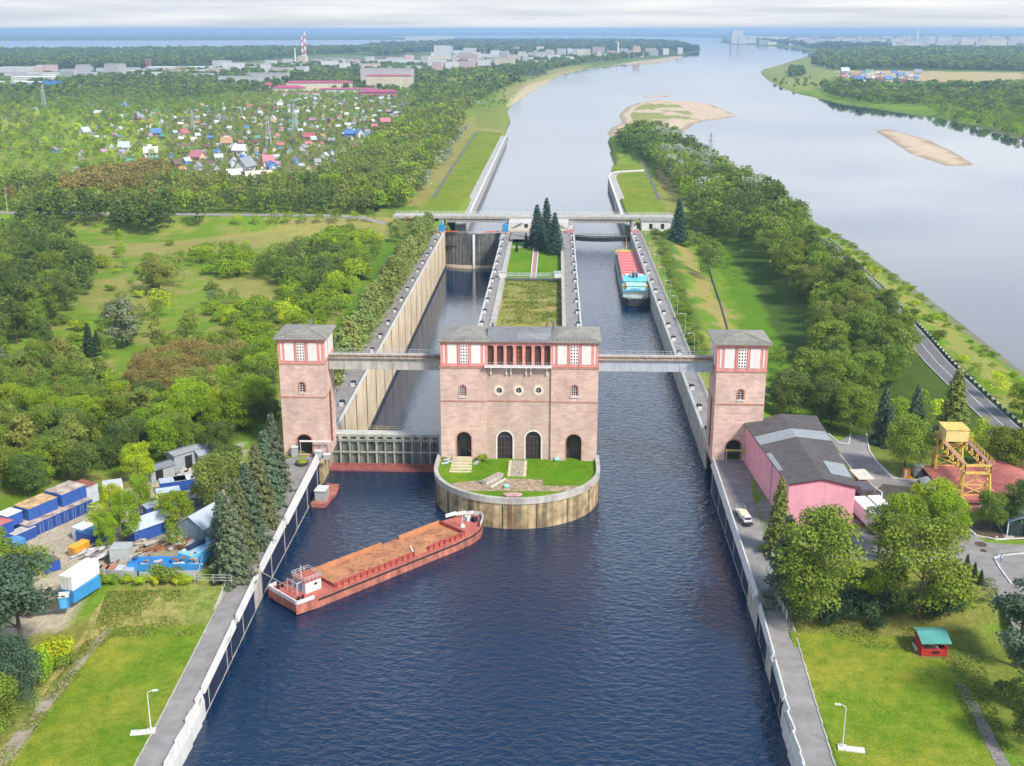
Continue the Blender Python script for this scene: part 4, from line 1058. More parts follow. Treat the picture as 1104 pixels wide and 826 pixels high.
def kerb(label, pts, z=AZ):
    mb = MB(); P = [Vector(at(x, y, z)) for x, y in pts]
    for a, b in zip(P[:-1], P[1:]): mb.bar(a + Vector((0, 0, .12)), b + Vector((0, 0, .12)), .32, .28)
    tag(mb.build('kerb', M_white), label, 'kerb')
kerb('white kerb bending round the small lawn behind the pink hall', [(893, 468), (905, 478), (915, 479), (917, 468)])
kerb('long white kerb on the lawn side of the service road', [(934, 468), (937, 486), (945, 498), (962, 516), (985, 518), (1003, 518)])
kerb('white kerb curving past the pink hall corner', [(905, 490), (917, 505), (922, 514)])
kerb('white hooked kerb next to the dark container', [(935, 520), (951, 532), (950, 540), (930, 534)])
kerb('white kerb along the planting bed by the green kiosk', [(1037, 562), (1052, 578), (1074, 582), (1104, 581)])
kerb('white kerb of the small fenced lot at the right edge', [(1104, 597), (1082, 599), (1072, 602), (1077, 612), (1090, 630)])
kerb('white kerb in front of the trailers and parked lorries', [(884, 594), (925, 596), (960, 600)])
# ---------------------------------------------------------------- the gate towers and the central building
def hip_roof(mb, x0, x1, y0, y1, z, h, over=.9, ridge=None):
    a, b, c, d = x0 - over, x1 + over, y0 - over, y1 + over; w_ = min(b - a, d - c) / 2
    r = w_ * .92 if ridge is None else ridge
    ra, rb = (a + r, b - r) if (b - a) >= (d - c) else ((a + b) / 2 - .3, (a + b) / 2 + .3)
    if ra > rb: ra = rb = (a + b) / 2
    ym = (c + d) / 2
    vs = [(a, c, z), (b, c, z), (b, d, z), (a, d, z), (ra, ym, z + h), (rb, ym, z + h), (a, c, z - .28), (b, c, z - .28), (b, d, z - .28), (a, d, z - .28)]
    mb.add(vs, [(0, 1, 5, 4), (1, 2, 5), (2, 3, 4, 5), (3, 0, 4), (6, 7, 1, 0), (7, 8, 2, 1), (8, 9, 3, 2), (9, 6, 0, 3), (9, 8, 7, 6)])
    return mb
def snow_guards(mb, x0, x1, y0, y1, z, over=.5):
    for k in range(int((x1 - x0) / 1.5)):
        xx = x0 + 1 + k * 1.5; mb.bar((xx, y0 + .3, z + .1), (xx, y0 + .3, z + .6), .09)
    mb.bar((x0 - over + .8, y0 + .3, z + .6), (x1 + over - .8, y0 + .3, z + .6), .06)
def win_grid(F, t, u0, u1, z0, z1, nu, nz, dpt, fm, gm=None, bar_=.09, loop=None, name='window', frame=.14):
    """a recessed window: pane sheet, frame and glazing bars"""
    gm = gm or M_glass
    w_ = MB(); F.slab(w_, loop or rloop(u0, u1, z0, z1), [], dpt - .06, dpt); o = w_.build(name, gm, t)
    fr = MB()
    for k in range(nu + 1):
        u = u0 + (u1 - u0) * k / nu; ww = frame if k in (0, nu) else bar_
        F.rect(fr, u - ww / 2, u + ww / 2, z0, z1, dpt + .005, dpt + .08)
    for k in range(nz + 1):
        z = z0 + (z1 - z0) * k / nz; ww = frame if k in (0, nz) else bar_
        F.rect(fr, u0, u1, z - ww / 2, z + ww / 2, dpt + .083, dpt + .12)
    fr.build('glazing_bars', fm, o); return o
def ring(F, t, inner, outer, d0, d1, m, name='frame'):
    mb = MB(); F.slab(mb, outer, [inner], d0, d1); return mb.build(name, m, t)
def attic_bay(F, t, ua, ub, z0, z1, strips=True):
    """pink top storey front: two white panels, a perforated lattice between them, narrow strips at the ends"""
    wd = ub - ua; f = lambda k: ua + wd * k
    h = z1 - z0
    lat = (f(.415), f(.585)); pan = [(f(.15), f(.345)), (f(.655), f(.85))]
    for a, b in pan:
        mb = MB(); F.rect(mb, a, b, z0 + h * .11, z1 - h * .12, .02, .10); mb.build('panel', M_panel, t)
    if strips:
        for a, b in ((f(.06), f(.09)), (f(.91), f(.94))):
            mb = MB(); F.rect(mb, a, b, z0 + h * .12, z1 - h * .13, .02, .07); mb.build('strip', M_panel, t)
    la, lb = lat; za, zb = z0 + h * .12, z1 - h * .12
    holes = []; cu = (lb - la) / 3; cz = (zb - za) / 6
    for i in range(3):
        for j in range(6):
            c0, c1 = la + cu * (i + .5), za + cz * (j + .5)
            holes.append(rloop(c0 - cu * .24, c0 + cu * .24, c1 - cz * .27, c1 + cz * .27))
    mb = MB(); F.slab(mb, rloop(la, lb, za, zb), holes, .02, .16); o = mb.build('lattice', M_panel, t)
    mb = MB(); F.rect(mb, la + .05, lb - .05, za + .05, zb - .05, .004, .016); mb.build('backing', M_glass, o)
    for a, b in ((f(.375), f(.40)), (f(.60), f(.625))):
        mb = MB(); F.rect(mb, a, b, z0 + h * .05, z1 - h * .05, .02, .14); mb.build('pilaster', M_pink, t)

YF = 278.
def cf(cx, cy, Y=YF):
    p = atY(440 + cx / 4.5875, 320 + cy / 4.5875, Y); return p[0], p[2]
XL, XR = cf(159, 450)[0], cf(940, 450)[0]
XA, XB = cf(388, 450)[0], cf(707, 450)[0]
ZT, ZE, ZL = cf(270, 346)[1], cf(270, 222)[1], cf(270, 515)[1]
BD = 14.5
t = thing('lock_control_building', 'large pink granite lock building in the middle with columned loggia', 'building', ((XL + XR) / 2, YF + 7, 6.5))
F = Wall((0, YF, 0), (1, 0, 0), (0, -1, 0))
FC = Wall((0, YF + .5, 0), (1, 0, 0), (0, -1, 0))
ZB = 6.4
def arch_spec(cx, wd, ytop, ybot=780, Y=YF):
    x, zt = cf(cx, ytop, Y); return x, ZB, wd / 4.5875 / 4.17, zt - ZB
for (a, b, FF, cxs, wx) in ((XL, XA, F, [(276, 72, 668)], 271), (XB, XR, F, [(820, 74, 680)], 823)):
    holes = [arch(*arch_spec(c, w_, y)) for c, w_, y in cxs]
    x, zb_ = cf(wx, 490); holes.append(arch(x, zb_, 1.7, 2.9))
    mb = MB(); FF.slab(mb, rloop(a, b, ZB - .001, ZT), [[(u, z + .001) for u, z in h] for h in holes], -1.0, 0)
    mb.build('wall', M_stone, t)
    ax, _, aw, ah = arch_spec(*cxs[0])
    ring(FF, t, arch(ax, ZB, aw - .05, ah - .02), arch(ax, ZB - .02, aw + .5, ah + .25), -.3, .06, M_redbr, 'arch_frame')
    ring(FF, t, arch(x, zb_ - .01, 1.6, 2.8), arch(x, zb_ - .15, 2.25, 3.25), -.2, .07, mat('faded_pink_trim', (.50, .24, .20), .8), 'window_frame')
    win_grid(FF, t, x - .8, x + .8, zb_, zb_ + 2.8, 3, 5, -.4, M_panel, None, .09, arch(x, zb_, 1.62, 2.82))
    mb = MB(); FF.rect(mb, x - 1.15, x + 1.15, zb_ - .45, zb_ - .16, 0, .28); mb.build('sill', M_white, t)
# centre bay
holes = []; ac = []
for c in (479, 619):
    s_ = arch_spec(c, 76, 665, Y=YF + .5); ac.append(s_); holes.append(arch(s_[0], ZB, s_[2], s_[3]))
oc = []
for c in (450, 547, 645): x, z = cf(c, 463, YF + .5); oc.append((x, z)); holes.append(disc(x, z, .78))
mb = MB(); FC.slab(mb, rloop(XA + .002, XB - .002, ZB, ZT), holes, -1.0, 0); mb.build('wall', mat_brick('grey_granite', (.56, .42, .35), (.48, .35, .29), (.42, .33, .28), 1.7, .62, .03), t)
for s_ in ac:
    ring(FC, t, arch(s_[0], ZB, s_[2] - .03, s_[3] - .02), arch(s_[0], ZB - .02, s_[2] + .62, s_[3] + .34), -.2, .09, M_panel, 'arch_frame')
    o = win_grid(FC, t, s_[0] - s_[2] / 2 + .05, s_[0] + s_[2] / 2 - .05, ZB + .3, ZB + s_[3] - 1.6, 4, 4, -.6, M_brown, None, .08, arch(s_[0], ZB, s_[2], s_[3] - .05), 'arched_glazing')
for x, z in oc:
    ring(FC, t, disc(x, z, .72), disc(x, z, 1.4), -.2, .1, mat('cream_trim', (.66, .56, .46), .8), 'round_window_frame')
    mb = MB(); FC.slab(mb, disc(x, z, .78), [], -.5, -.44); o = mb.build('round_window', M_glass, t)
    mb = MB(); FC.rect(mb, x - .05, x + .05, z - .72, z + .72, -.43, -.38); FC.rect(mb, x - .72, x + .72, z - .05, z + .05, -.375, -.33); mb.build('glazing_bars', M_white, o)
# dark volumes behind the openings, back and flank walls
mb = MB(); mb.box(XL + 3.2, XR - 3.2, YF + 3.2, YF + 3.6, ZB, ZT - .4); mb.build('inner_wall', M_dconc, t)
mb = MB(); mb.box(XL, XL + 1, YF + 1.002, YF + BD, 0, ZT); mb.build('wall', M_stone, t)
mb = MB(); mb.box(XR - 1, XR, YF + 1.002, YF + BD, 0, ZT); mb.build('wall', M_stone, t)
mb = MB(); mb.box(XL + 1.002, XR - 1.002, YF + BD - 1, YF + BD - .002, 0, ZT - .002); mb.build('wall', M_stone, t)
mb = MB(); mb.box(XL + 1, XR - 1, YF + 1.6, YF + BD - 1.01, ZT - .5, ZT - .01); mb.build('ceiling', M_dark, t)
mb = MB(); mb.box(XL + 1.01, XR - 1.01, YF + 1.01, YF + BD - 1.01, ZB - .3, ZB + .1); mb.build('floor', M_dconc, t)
mb = MB(); mb.box(XL + .01, XR - .01, YF - .02, YF + BD, -3, ZB - .01); mb.build('foundation', M_yel, t)
for (a, b, y, s_) in ((XL - .12, XA, YF - .14, 0), (XA + .001, XB - .001, YF + .36, .5), (XB, XR + .12, YF - .14, 0)):
    mb = MB(); mb.box(a, b, y, YF + s_ - .003, ZL - .16, ZL + .16); mb.build('string_course', M_redbr, t)
    mb = MB(); mb.box(a, b, y - .02, YF + s_ - .004, ZT - .32, ZT + .1); mb.build('string_course', M_redbr, t)
for s_ in (-1, 1):
    xx = XL if s_ < 0 else XR
    mb = MB(); mb.box(min(xx, xx + s_ * .14), max(xx, xx + s_ * .14), YF + .003, YF + BD, ZT - .32, ZT + .1); mb.build('string_course', M_redbr, t)
# pink storey: two wings and a set-back loggia
pk = M_pink
A0, A1 = XL + .15, XR - .15
mb = MB()
Fp = Wall((0, YF + .15, 0), (1, 0, 0), (0, -1, 0))
for a, b in ((A0, XA + .25), (XB - .25, A1)):
    mb = MB(); mb.box(a, b, YF + .15, YF + BD - .2, ZT + .11, ZE); mb.build('upper_wall', pk, t)
    attic_bay(Fp, t, a, b, ZT + .1, ZE)
    mb = MB(); mb.box(a - .25, b + .25, YF - .1, YF + .14, ZE - .42, ZE - .02); mb.build('cornice', pk, t)
mb = MB(); mb.box(XA + .26, XB - .26, YF + 3.4, YF + 3.8, ZT + .1, ZE - .01); mb.build('loggia_wall', mat('loggia_dark', (.20, .10, .07), .8), t)
mb = MB(); mb.box(XA + .26, XB - .26, YF + .35, YF + BD - .3, ZE - 1.0, ZE - .011); mb.build('beam', pk, t)
mb = MB(); mb.box(XA + .26, XB - .26, YF + .2, YF + 3.4, ZT + .02, ZT + .12); mb.build('loggia_floor', M_conc, t)
cxs = [385, 431, 479, 526, 572, 618, 666, 712]
for c in cxs[1:-1]:
    x, _ = cf(c, 280); mb = MB(); mb.box(x - .36, x + .36, YF + .45, YF + 1.15, ZT + .12, ZE - 1.01); mb.box(x - .5, x + .5, YF + .35, YF + 1.25, ZE - 1.3, ZE - 1.011); mb.build('column', pk, t)
FL = Wall((0, YF + 1.15, 0), (1, 0, 0), (0, -1, 0))
for k in range(7):
    x0, x1 = cf(cxs[k], 280)[0] + .42, cf(cxs[k + 1], 280)[0] - .42
    win_grid(FL, t, x0, x1, ZT + .3, ZE - 1.15, 3, 4, 0, M_brown if k != 3 else mat('orange_wood', (.40, .20, .06), .7), mat('loggia_glass', (.09, .06, .045), .3), .1)
zb0 = cf(547, 350)[1]
bx0, bx1 = cf(378, 350)[0], cf(712, 350)[0]
mb = MB(); mb.box(bx0, bx1, YF - 1.15, YF + .34, ZT + .12, ZT + .45); b_o = mb.build('balcony', M_panel, t)
mb = MB(); railing(mb, [(bx0 + .1, YF - 1.05, ZT + .45), (bx1 - .1, YF - 1.05, ZT + .45)], 1.05, 1.1, .08, 1); mb.build('railing', M_steel, b_o)
for c in (409, 486, 509, 584, 607, 686):
    x, _ = cf(c, 370); mb = MB(); mb.box(x - .22, x + .22, YF - .85, YF + .49, ZT - .25, ZT + .11); mb.box(x - .18, x + .18, YF - .1, YF + .49, ZT - 1.9, ZT - .26); mb.build('bracket', M_panel, b_o)
mb = MB(); hip_roof(mb, A0, XA + .6, YF + .1, YF + BD, ZE + .3, 1.9, .75); mb.build('roof', M_roof, t)
mb = MB(); hip_roof(mb, XB - .6, A1, YF + .1, YF + BD, ZE + .3, 1.9, .75); mb.build('roof', M_roof, t)
a, b = XA + .1, XB - .1
mb = MB(); mb.add([(a, YF - .3, ZE + .12), (b, YF - .3, ZE + .12), (b, YF + 7.5, ZE + 1.9), (a, YF + 7.5, ZE + 1.9), (b, YF + BD + .6, ZE + .2), (a, YF + BD + .6, ZE + .2), (a, YF - .3, ZE), (b, YF - .3, ZE), (a, YF + BD + .6, ZE), (b, YF + BD + .6, ZE)], [(0, 1, 2, 3), (3, 2, 4, 5), (6, 7, 1, 0), (9, 8, 5, 4), (8, 9, 7, 6), (0, 3, 5, 8, 6), (7, 9, 4, 2, 1)]); mb.build('roof', mat('slate_roof', (.19, .19, .20), .6, var=.2, scale=.3), t)
mb = MB(); mb.add([(a + 7.5, YF + .6, ZE + .40), (b - .2, YF + .6, ZE + .40), (b - .2, YF + 4.2, ZE + 1.23), (a + 7.5, YF + 4.2, ZE + 1.23), (a + 7.5, YF + .6, ZE + .1), (b - .2, YF + .6, ZE + .1), (b - .2, YF + 4.2, ZE + .9), (a + 7.5, YF + 4.2, ZE + .9)], [(0, 1, 2, 3), (7, 6, 5, 4), (0, 4, 5, 1), (1, 5, 6, 2), (2, 6, 7, 3), (3, 7, 4, 0)]); mb.build('roof_patch', mat('slate_patch', (.235, .235, .245), .6), t)
mb = MB(); snow_guards(mb, A0, A1, YF - .4, YF + BD, ZE + .35); mb.build('snow_guard', M_seam, t)
mb = MB()
for k in range(10):
    for s_ in (A0, XB - .6):
        x_ = s_ + 1 + k; mb.bar((x_, YF - .5, ZE + .40), (x_, YF + 2.2, ZE + 1.25), .05)
mb.build('standing_seam', M_seam, t)
for (xx, hh) in ((XB - 1.2, 1.0), (XB - .1 + .6, 1.4), (XA + 1.2, .9)):
    mb = MB(); mb.cyl((xx, YF + 9, ZE + 1.2), (xx, YF + 9, ZE + 1.6 + hh), .3, .3, 8); mb.cyl((xx, YF + 9, ZE + 1.6 + hh), (xx, YF + 9, ZE + 1.9 + hh), .5, .1, 8); mb.build('vent', M_seam, t)

def tower(label, x0, x1, yf, dp, zt, ze, zl, inner, arch_x, seed):
    """one slim gate tower; inner=+1 when its lock side faces +X"""
    xc = (x0 + x1) / 2; zb = AZ + .05
    t = thing('gate_tower', label, 'tower', (xc, yf + dp / 2, zb))
    F = Wall((0, yf, 0), (1, 0, 0), (0, -1, 0))
    aw, ah = 3.9, 5.6
    wz = zl + 1.25; wxc = xc + (-.1 if inner > 0 else .2)
    mb = MB(); F.slab(mb, rloop(x0, x1, zb, zt), [arch(arch_x, zb + .001, aw, ah), arch(wxc, wz, 1.5, 2.7)], -1, 0); mb.build('wall', M_stone, t)
    ring(F, t, arch(arch_x, zb + .01, aw - .02, ah - .01), arch(arch_x, zb, aw + .55, ah + .3), -.25, .05, mat('orange_brick', (.42, .20, .13), .85, var=.2), 'arch_frame')
    ring(F, t, arch(wxc, wz - .01, 1.4, 2.6), arch(wxc, wz - .12, 2.1, 3.1), -.2, .07, mat('orange_brick', (.42, .20, .13)), 'window_frame')
    win_grid(F, t, wxc - .7, wxc + .7, wz, wz + 2.5, 2, 4, -.4, M_panel, None, .09, arch(wxc, wz, 1.42, 2.62))
    mb = MB(); F.rect(mb, wxc - 1., wxc + 1., wz - .4, wz - .13, 0, .25); mb.build('sill', M_white, t)
    # flanks; the lock side has a tall recessed slot with stairs behind red brown framing
    sx = x1 if inner > 0 else x0; ox = x0 if inner > 0 else x1
    S = Wall((sx, yf + 1.002, 0), (0, 1, 0), (inner, 0, 0))
    mb = MB(); S.slab(mb, rloop(0, dp - 1.002, zb - 1, zt), [arch(5.2, zb + 1.5, 3.4, zl - zb - 1.2)], -1, 0); mb.build('wall', M_stone, t)
    mb = MB(); S.slab(mb, arch(5.2, zb + 1.5, 3.5, zl - zb - 1.1), [], -.2, -.12); o = mb.build('tall_window', mat('rusty_panel', (.30, .10, .06), .8, var=.4, scale=.9), t)
    mb = MB()
    for k in range(7): S.rect(mb, 3.55, 6.85, zb + 2 + k * 2., zb + 2.25 + k * 2., -.11, -.04)
    S.rect(mb, 5.1, 5.3, zb + 1.5, zl - .4, -.035, -.005)
    mb.build('glazing_bars', M_brown, o)
    O = Wall((ox, yf + 1.002, 0), (0, 1, 0), (-inner, 0, 0))
    mb = MB(); O.slab(mb, rloop(0, dp - 1.002, zb - 3, zt), [], -1, 0); mb.build('wall', M_stone, t)
    mb = MB(); mb.box(x0 + 1.002, x1 - 1.002, yf + dp - 1, yf + dp - .002, zb - 3, zt - .01); mb.build('wall', M_stone, t)
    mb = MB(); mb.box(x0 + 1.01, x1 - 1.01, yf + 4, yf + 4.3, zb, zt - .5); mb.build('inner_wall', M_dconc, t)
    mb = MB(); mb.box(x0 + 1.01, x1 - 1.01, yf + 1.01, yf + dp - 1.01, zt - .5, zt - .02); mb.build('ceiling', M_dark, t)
    for z in (zl, zt - .1):
        mb = MB(); mb.box(x0 - .14, x1 + .14, yf - .14, yf - .003, z - .17, z + .17); mb.box(x0 - .14, x0 - .003, yf + .0, yf + dp, z - .17, z + .17); mb.box(x1 + .003, x1 + .14, yf, yf + dp, z - .17, z + .17); mb.build('string_course', M_redbr, t)
    mb = MB(); mb.box(x0 - .1, x1 + .1, yf - .1, yf + dp, zt + .075, ze); mb.build('upper_wall', M_pink, t)
    Fp = Wall((0, yf - .1, 0), (1, 0, 0), (0, -1, 0)); attic_bay(Fp, t, x0 - .1, x1 + .1, zt + .1, ze)
    Sp = Wall((sx + inner * .1, yf - .1, 0), (0, 1, 0), (inner, 0, 0)); attic_bay(Sp, t, 0, dp + .1, zt + .1, ze)
    mb = MB(); mb.box(x0 - .4, x1 + .4, yf - .4, yf + dp + .2, ze - .002, ze + .25); mb.build('cornice', M_pink, t)
    mb = MB(); hip_roof(mb, x0, x1, yf, yf + dp, ze + .54, 1.5, 1.1); mb.build('roof', M_roof, t)
    mb = MB(); snow_guards(mb, x0, x1, yf - .9, yf + dp, ze + .66, .7); mb.build('snow_guard', M_seam, t)
    mb = MB(); c = ((x0 + x1) / 2, yf + dp / 2, ze + 2.02)
    for a_, b_ in ((x0 - 1, yf - 1), (x1 + 1, yf - 1)): mb.bar((a_, b_, ze + .62), c, .12)
    mb.build('hip_seam', M_seam, t)
    if inner > 0: mb = MB(); mb.box(xc + .8, xc + 1.6, yf + dp * .62, yf + dp * .68, ze + 1.6, ze + 3.2); mb.build('vent', M_seam, t)
    return t
def tf(px, py, Y): p = atY(px, py, Y); return p[0], p[2]
YT = 278.1
lx0 = (tf(301.2, 392, YT)[0] + tf(304.6, 467, YT)[0]) / 2; lx1 = lx0 + 11.4
rx0 = (tf(771, 402, YT)[0] + tf(769.6, 480, YT)[0]) / 2; rx1 = rx0 + 12.3
zt_, ze_, zl_ = tf(325, 392, YT)[1], tf(325, 366.5, YT)[1], tf(325, 428, YT)[1]
TL = tower('pink granite tower on the left bank beside the spruce row', lx0, lx1, YT, 12.5, zt_, ze_, zl_, 1, tf(328, 470, YT)[0], 1)
ztr, zer, zlr = tf(797, 400.5, YT)[1], tf(797, 372.5, YT)[1], tf(797, 436, YT)[1]
TR = tower('pink granite tower on the right bank beside the pink hall', rx0, rx1, YT, 12.5, ztr, zer, zlr, -1, tf(791, 480, YT)[0], 2)
# pipes across the archways, boxes at the left tower foot
t = thing('pipe_portal', 'long pale pipe on posts across the arch of the left tower', 'pipe', (lx0 + 6, YT - 1.2, AZ))
mb = MB(); mb.bar((lx0 + 4.4, YT - 1.2, AZ + 4.3), (lx1 + 1.2, YT - 1.2, AZ + 4.3), .34); mb.build('pipe', M_panel, t)
mb = MB()
for xx in (lx0 + 4.6, lx1 - 1.2, lx1 + 1): mb.bar((xx, YT - 1.2, AZ), (xx, YT - 1.2, AZ + 4.2), .2)
mb.build('post', M_steel, t)
t = thing('pipe_portal', 'yellow green pipe on posts across the arch of the right tower', 'pipe', (rx0 + 6, YT - 1.6, AZ))
mb = MB(); mb.bar((rx0 + 3.2, YT - 1.6, AZ + 3.4), (rx1 - .6, YT - 1.6, AZ + 3.4), .42); mb.build('pipe', mat('olive_yellow', (.40, .36, .12), .7), t)
mb = MB()
for xx in (rx0 + 3.4, rx1 - .8): mb.bar((xx, YT - 1.6, AZ), (xx, YT - 1.6, AZ + 3.3), .2)
mb.build('post', M_steel, t)
for k, (dx, dy, s_, lb) in enumerate(((9.3, -1.7, 1.9, 'grey switch box right of the left tower arch'), (11.6, -2.6, 1.3, 'small grey box on the lock side of the left tower foot'), (3.0, -.9, 2.6, 'tall grey cabinet left of the left tower arch'))):
    t = thing('switch_box', lb, 'box', (lx0 + dx, YT + dy, AZ)); mb = MB(); mb.box(lx0 + dx - .8, lx0 + dx + .8, YT + dy - .7, YT + dy + .6, AZ + .05, AZ + s_); mb.build('body', M_steel, t)
    mb = MB(); mb.box(lx0 + dx - .95, lx0 + dx + .95, YT + dy - .85, YT + dy + .75, AZ + .003 + s_, AZ + .1 + s_); mb.build('lid', M_white, t)
t = thing('planter', 'round overgrown stone planter on the walkway before the left tower', 'planter', (-62.9, 271.5, AZ + .05)); mb = MB(); mb.cyl((-62.9, 271.5, AZ), (-62.9, 271.5, AZ + .8), 1.5, 1.7, 14); mb.build('bowl', M_dconc, t)
mb = MB(); mb.ball((-62.9, 271.5, AZ + .75), 1.4, 12, 0, .4); mb.build('plants', M_lawn, t)
# gate recess masonry and stairs beside the left tower
t = thing('gate_stairs', 'slanted concrete stair wing between the left tower and the ribbed gate', 'stairs', (-58.6, 285, 5))
mb = MB(); mb.add([(-60.2, 279, 5), (-59, 279, 5), (-59, 291, 5), (-60.2, 291, 5), (-60.2, 279, 7.6), (-59, 279, 7.6), (-59, 291, 9.6), (-60.2, 291, 9.6)], [(0, 3, 2, 1), (4, 5, 6, 7), (0, 1, 5, 4), (1, 2, 6, 5), (2, 3, 7, 6), (3, 0, 4, 7)]); mb.build('wing_wall', M_tan, t)
mb = MB(); mb.bar((-60.1, 279.3, 8.6), (-60.1, 291, 10.6), .12); mb.bar((-59.1, 279.3, 8.6), (-59.1, 291, 10.6), .12)
for k in range(7): mb.bar((-59.1, 280 + k * 1.7, 7.8 + k * .28), (-59.1, 280 + k * 1.7, 8.8 + k * .28), .1)
mb.build('railing', M_rail, t)
mb = MB(); mb.box(-60.1, -59, 258 + 19, 291, -4, 5); mb.build('wall', M_yel, t)
# footbridges between the towers and the building
def footbridge(label, xa, xb, y, z, mside):
    t = thing('high_footbridge', label, 'footbridge', ((xa + xb) / 2, y, z))
    n_ = max(6, int((xb - xa) / 4)); w_ = 2.6
    for yy in (y - w_ / 2, y + w_ / 2 - .3):
        mb = MB(); mb.box(xa, xb, yy, yy + .3, z - 3.0, z); mb.build('girder', mside, t)
    mb = MB()
    for k in range(n_ + 1):
        xx = xa + .2 + (xb - xa - .4) * k / n_; mb.box(xx - .08, xx + .08, y - w_ / 2 - .1, y - w_ / 2 - .004, z - 2.95, z - .05)
    mb.build('stiffener', mside, t)
    mb = MB(); mb.box(xa, xb, y - w_ / 2 - .6, y + w_ / 2 + .6, z + .003, z + .3); mb.build('deck', mat('rust_deck', (.34, .28, .22), .85, var=.35, scale=.7), t)
    for zz, yy, m_ in ((.7, y - .9, mat('pipe_rust', (.33, .22, .14), .8, var=.35)), (.75, y - .1, M_steel), (.68, y + .5, mat('pipe_lag', (.5, .47, .42), .8))):
        mb = MB(); mb.cyl((xa, yy, z + zz), (xb, yy, z + zz), .26, .26, 8); mb.build('pipe', m_, t)
    for yy in (y - w_ / 2 - .5, y + w_ / 2 + .5):
        mb = MB(); railing(mb, [(xa, yy, z + .3), (xb, yy, z + .3)], 1.25, 2.0, .08); mb.build('railing', M_rail, t)
    return t
yb = 284.5
zbr = atY(700, 387, yb)[2]
footbridge('grey high footbridge with pipes from the left tower to the main building', lx1 + .105, XL - .003, yb, atY(415, 385, yb)[2], M_conc)
footbridge('pale blue grey high footbridge from the main building to the right tower', XR + .003, rx0 - .105, yb, zbr, mat('bridge_bluegrey', (.42, .45, .50), .65, var=.12, streak=.15))

# ---- pink hall with the dark roof
t = thing('pink_hall', 'large pink hall with dark low pitched roof beside the right tower', 'hall', (59, 258, AZ))
a0, a1 = Vector((48.7, 277.9, 0)), Vector((51.9, 237.9, 0))      # lock side wall, far to near
b0, b1 = Vector((67.2, 284.6, 0)), Vector((66.0, 236.9, 0))
zw = 17.3
mb = MB(); pl = [a1, b1, b0, a0]; mb.prism([(p.x, p.y) for p in pl], 5, zw)
am, bm = (a1 + b1) / 2, (a0 + b0) / 2
vs = [(a1.x, a1.y, zw - .01), (b1.x, b1.y, zw - .01), (am.x, am.y, zw + 1.5), (a0.x, a0.y, zw - .01), (b0.x, b0.y, zw - .01), (bm.x, bm.y, zw + 1.5)]
mb.add(vs, [(0, 1, 2), (4, 3, 5), (0, 2, 5, 3), (1, 4, 5, 2)])
M_hall = mat('hall_pink', (.80, .36, .43), .8, var=.07, scale=.3, streak=.06)
mb.build('wall', M_hall, t)
def roofplane(q0, q1, r0, r1, z0, z1, th=.22):
    mb = MB(); A = [(*q0.xy, z0), (*q1.xy, z0), (*r1.xy, z1), (*r0.xy, z1)]
    mb.add(A + [(x, y, z + th) for x, y, z in A], [(0, 3, 2, 1), (4, 5, 6, 7), (0, 1, 5, 4), (1, 2, 6, 5), (2, 3, 7, 6), (3, 0, 4, 7)]); return mb
M_tar = mat('tar_roof', (.095, .085, .085), .9, var=.25, scale=.5, bump=.3)
M_tin = mat('tin_sheet', (.27, .29, .31), .5, .1, var=.15)
e = .55; nA = (a1 - b1).normalized() * e
rf = roofplane(a1 + nA + Vector((0, -.5, 0)), a0 + nA, am + Vector((0, -.5, 0)), bm, zw + .03, zw + 1.6); rf.build('roof', M_tar, t)
rf = roofplane(b1 - nA + Vector((0, -.5, 0)), b0 - nA, am + Vector((0, -.5, 0)), bm, zw + .03, zw + 1.6); rf.build('roof', M_tar, t)
def onroof(u, v, s_):  # u along near->far 0..1, v 0 at ridge ..1 at eave, s_ side -1 lock side
    E_ = (a1.lerp(a0, u) + nA) if s_ < 0 else (b1.lerp(b0, u) - nA); Rg = am.lerp(bm, u); p = Rg.lerp(E_, v)
    return Vector((p.x, p.y, zw + 1.6 + .23 + (.03 - 1.6) * v + .02))
def patch(u0, u1, v0, v1, s_, name='roof_patch', m=M_tin):
    P = [onroof(u0, v0, s_), onroof(u0, v1, s_), onroof(u1, v1, s_), onroof(u1, v0, s_)]
    if s_ < 0: P = P[::-1]
    mb = MB(); mb.add([tuple(p) for p in P] + [tuple(p + Vector((0, 0, .05))) for p in P], [(0, 1, 2, 3), (7, 6, 5, 4), (0, 4, 5, 1), (1, 5, 6, 2), (2, 6, 7, 3), (3, 7, 4, 0)]); return mb.build(name, m, t)
patch(.60, .74, 0, .99, -1); patch(.60, .74, 0, .99, 1); patch(.09, .27, .35, .95, 1); patch(.18, .45, .86, 1.0, -1)
mb = MB(); mb.bar((a1.x - .05, a1.y - .06, zw - .15), (am.x, am.y - .06, zw + 1.35), .1, .6); mb.bar((am.x, am.y - .06, zw + 1.35), (b1.x, b1.y - .06, zw - .15), .1, .6); mb.build('fascia', mat('fascia_pink', (.55, .12, .17), .7), t)
mb = MB(); mb.bar((b1.x - 4, b1.y - .08, 8.1), (b1.x, b1.y - .08, 8.1), .14, 1.4); mb.build('plinth', mat('plinth_brick', (.35, .16, .13), .9, var=.3), t)
mb = MB()
for k in (.35,): p = a1.lerp(a0, k); mb.bar((p.x - .12, p.y, AZ), (p.x - .12, p.y, zw), .18)
mb.build('downpipe', M_steel, t)

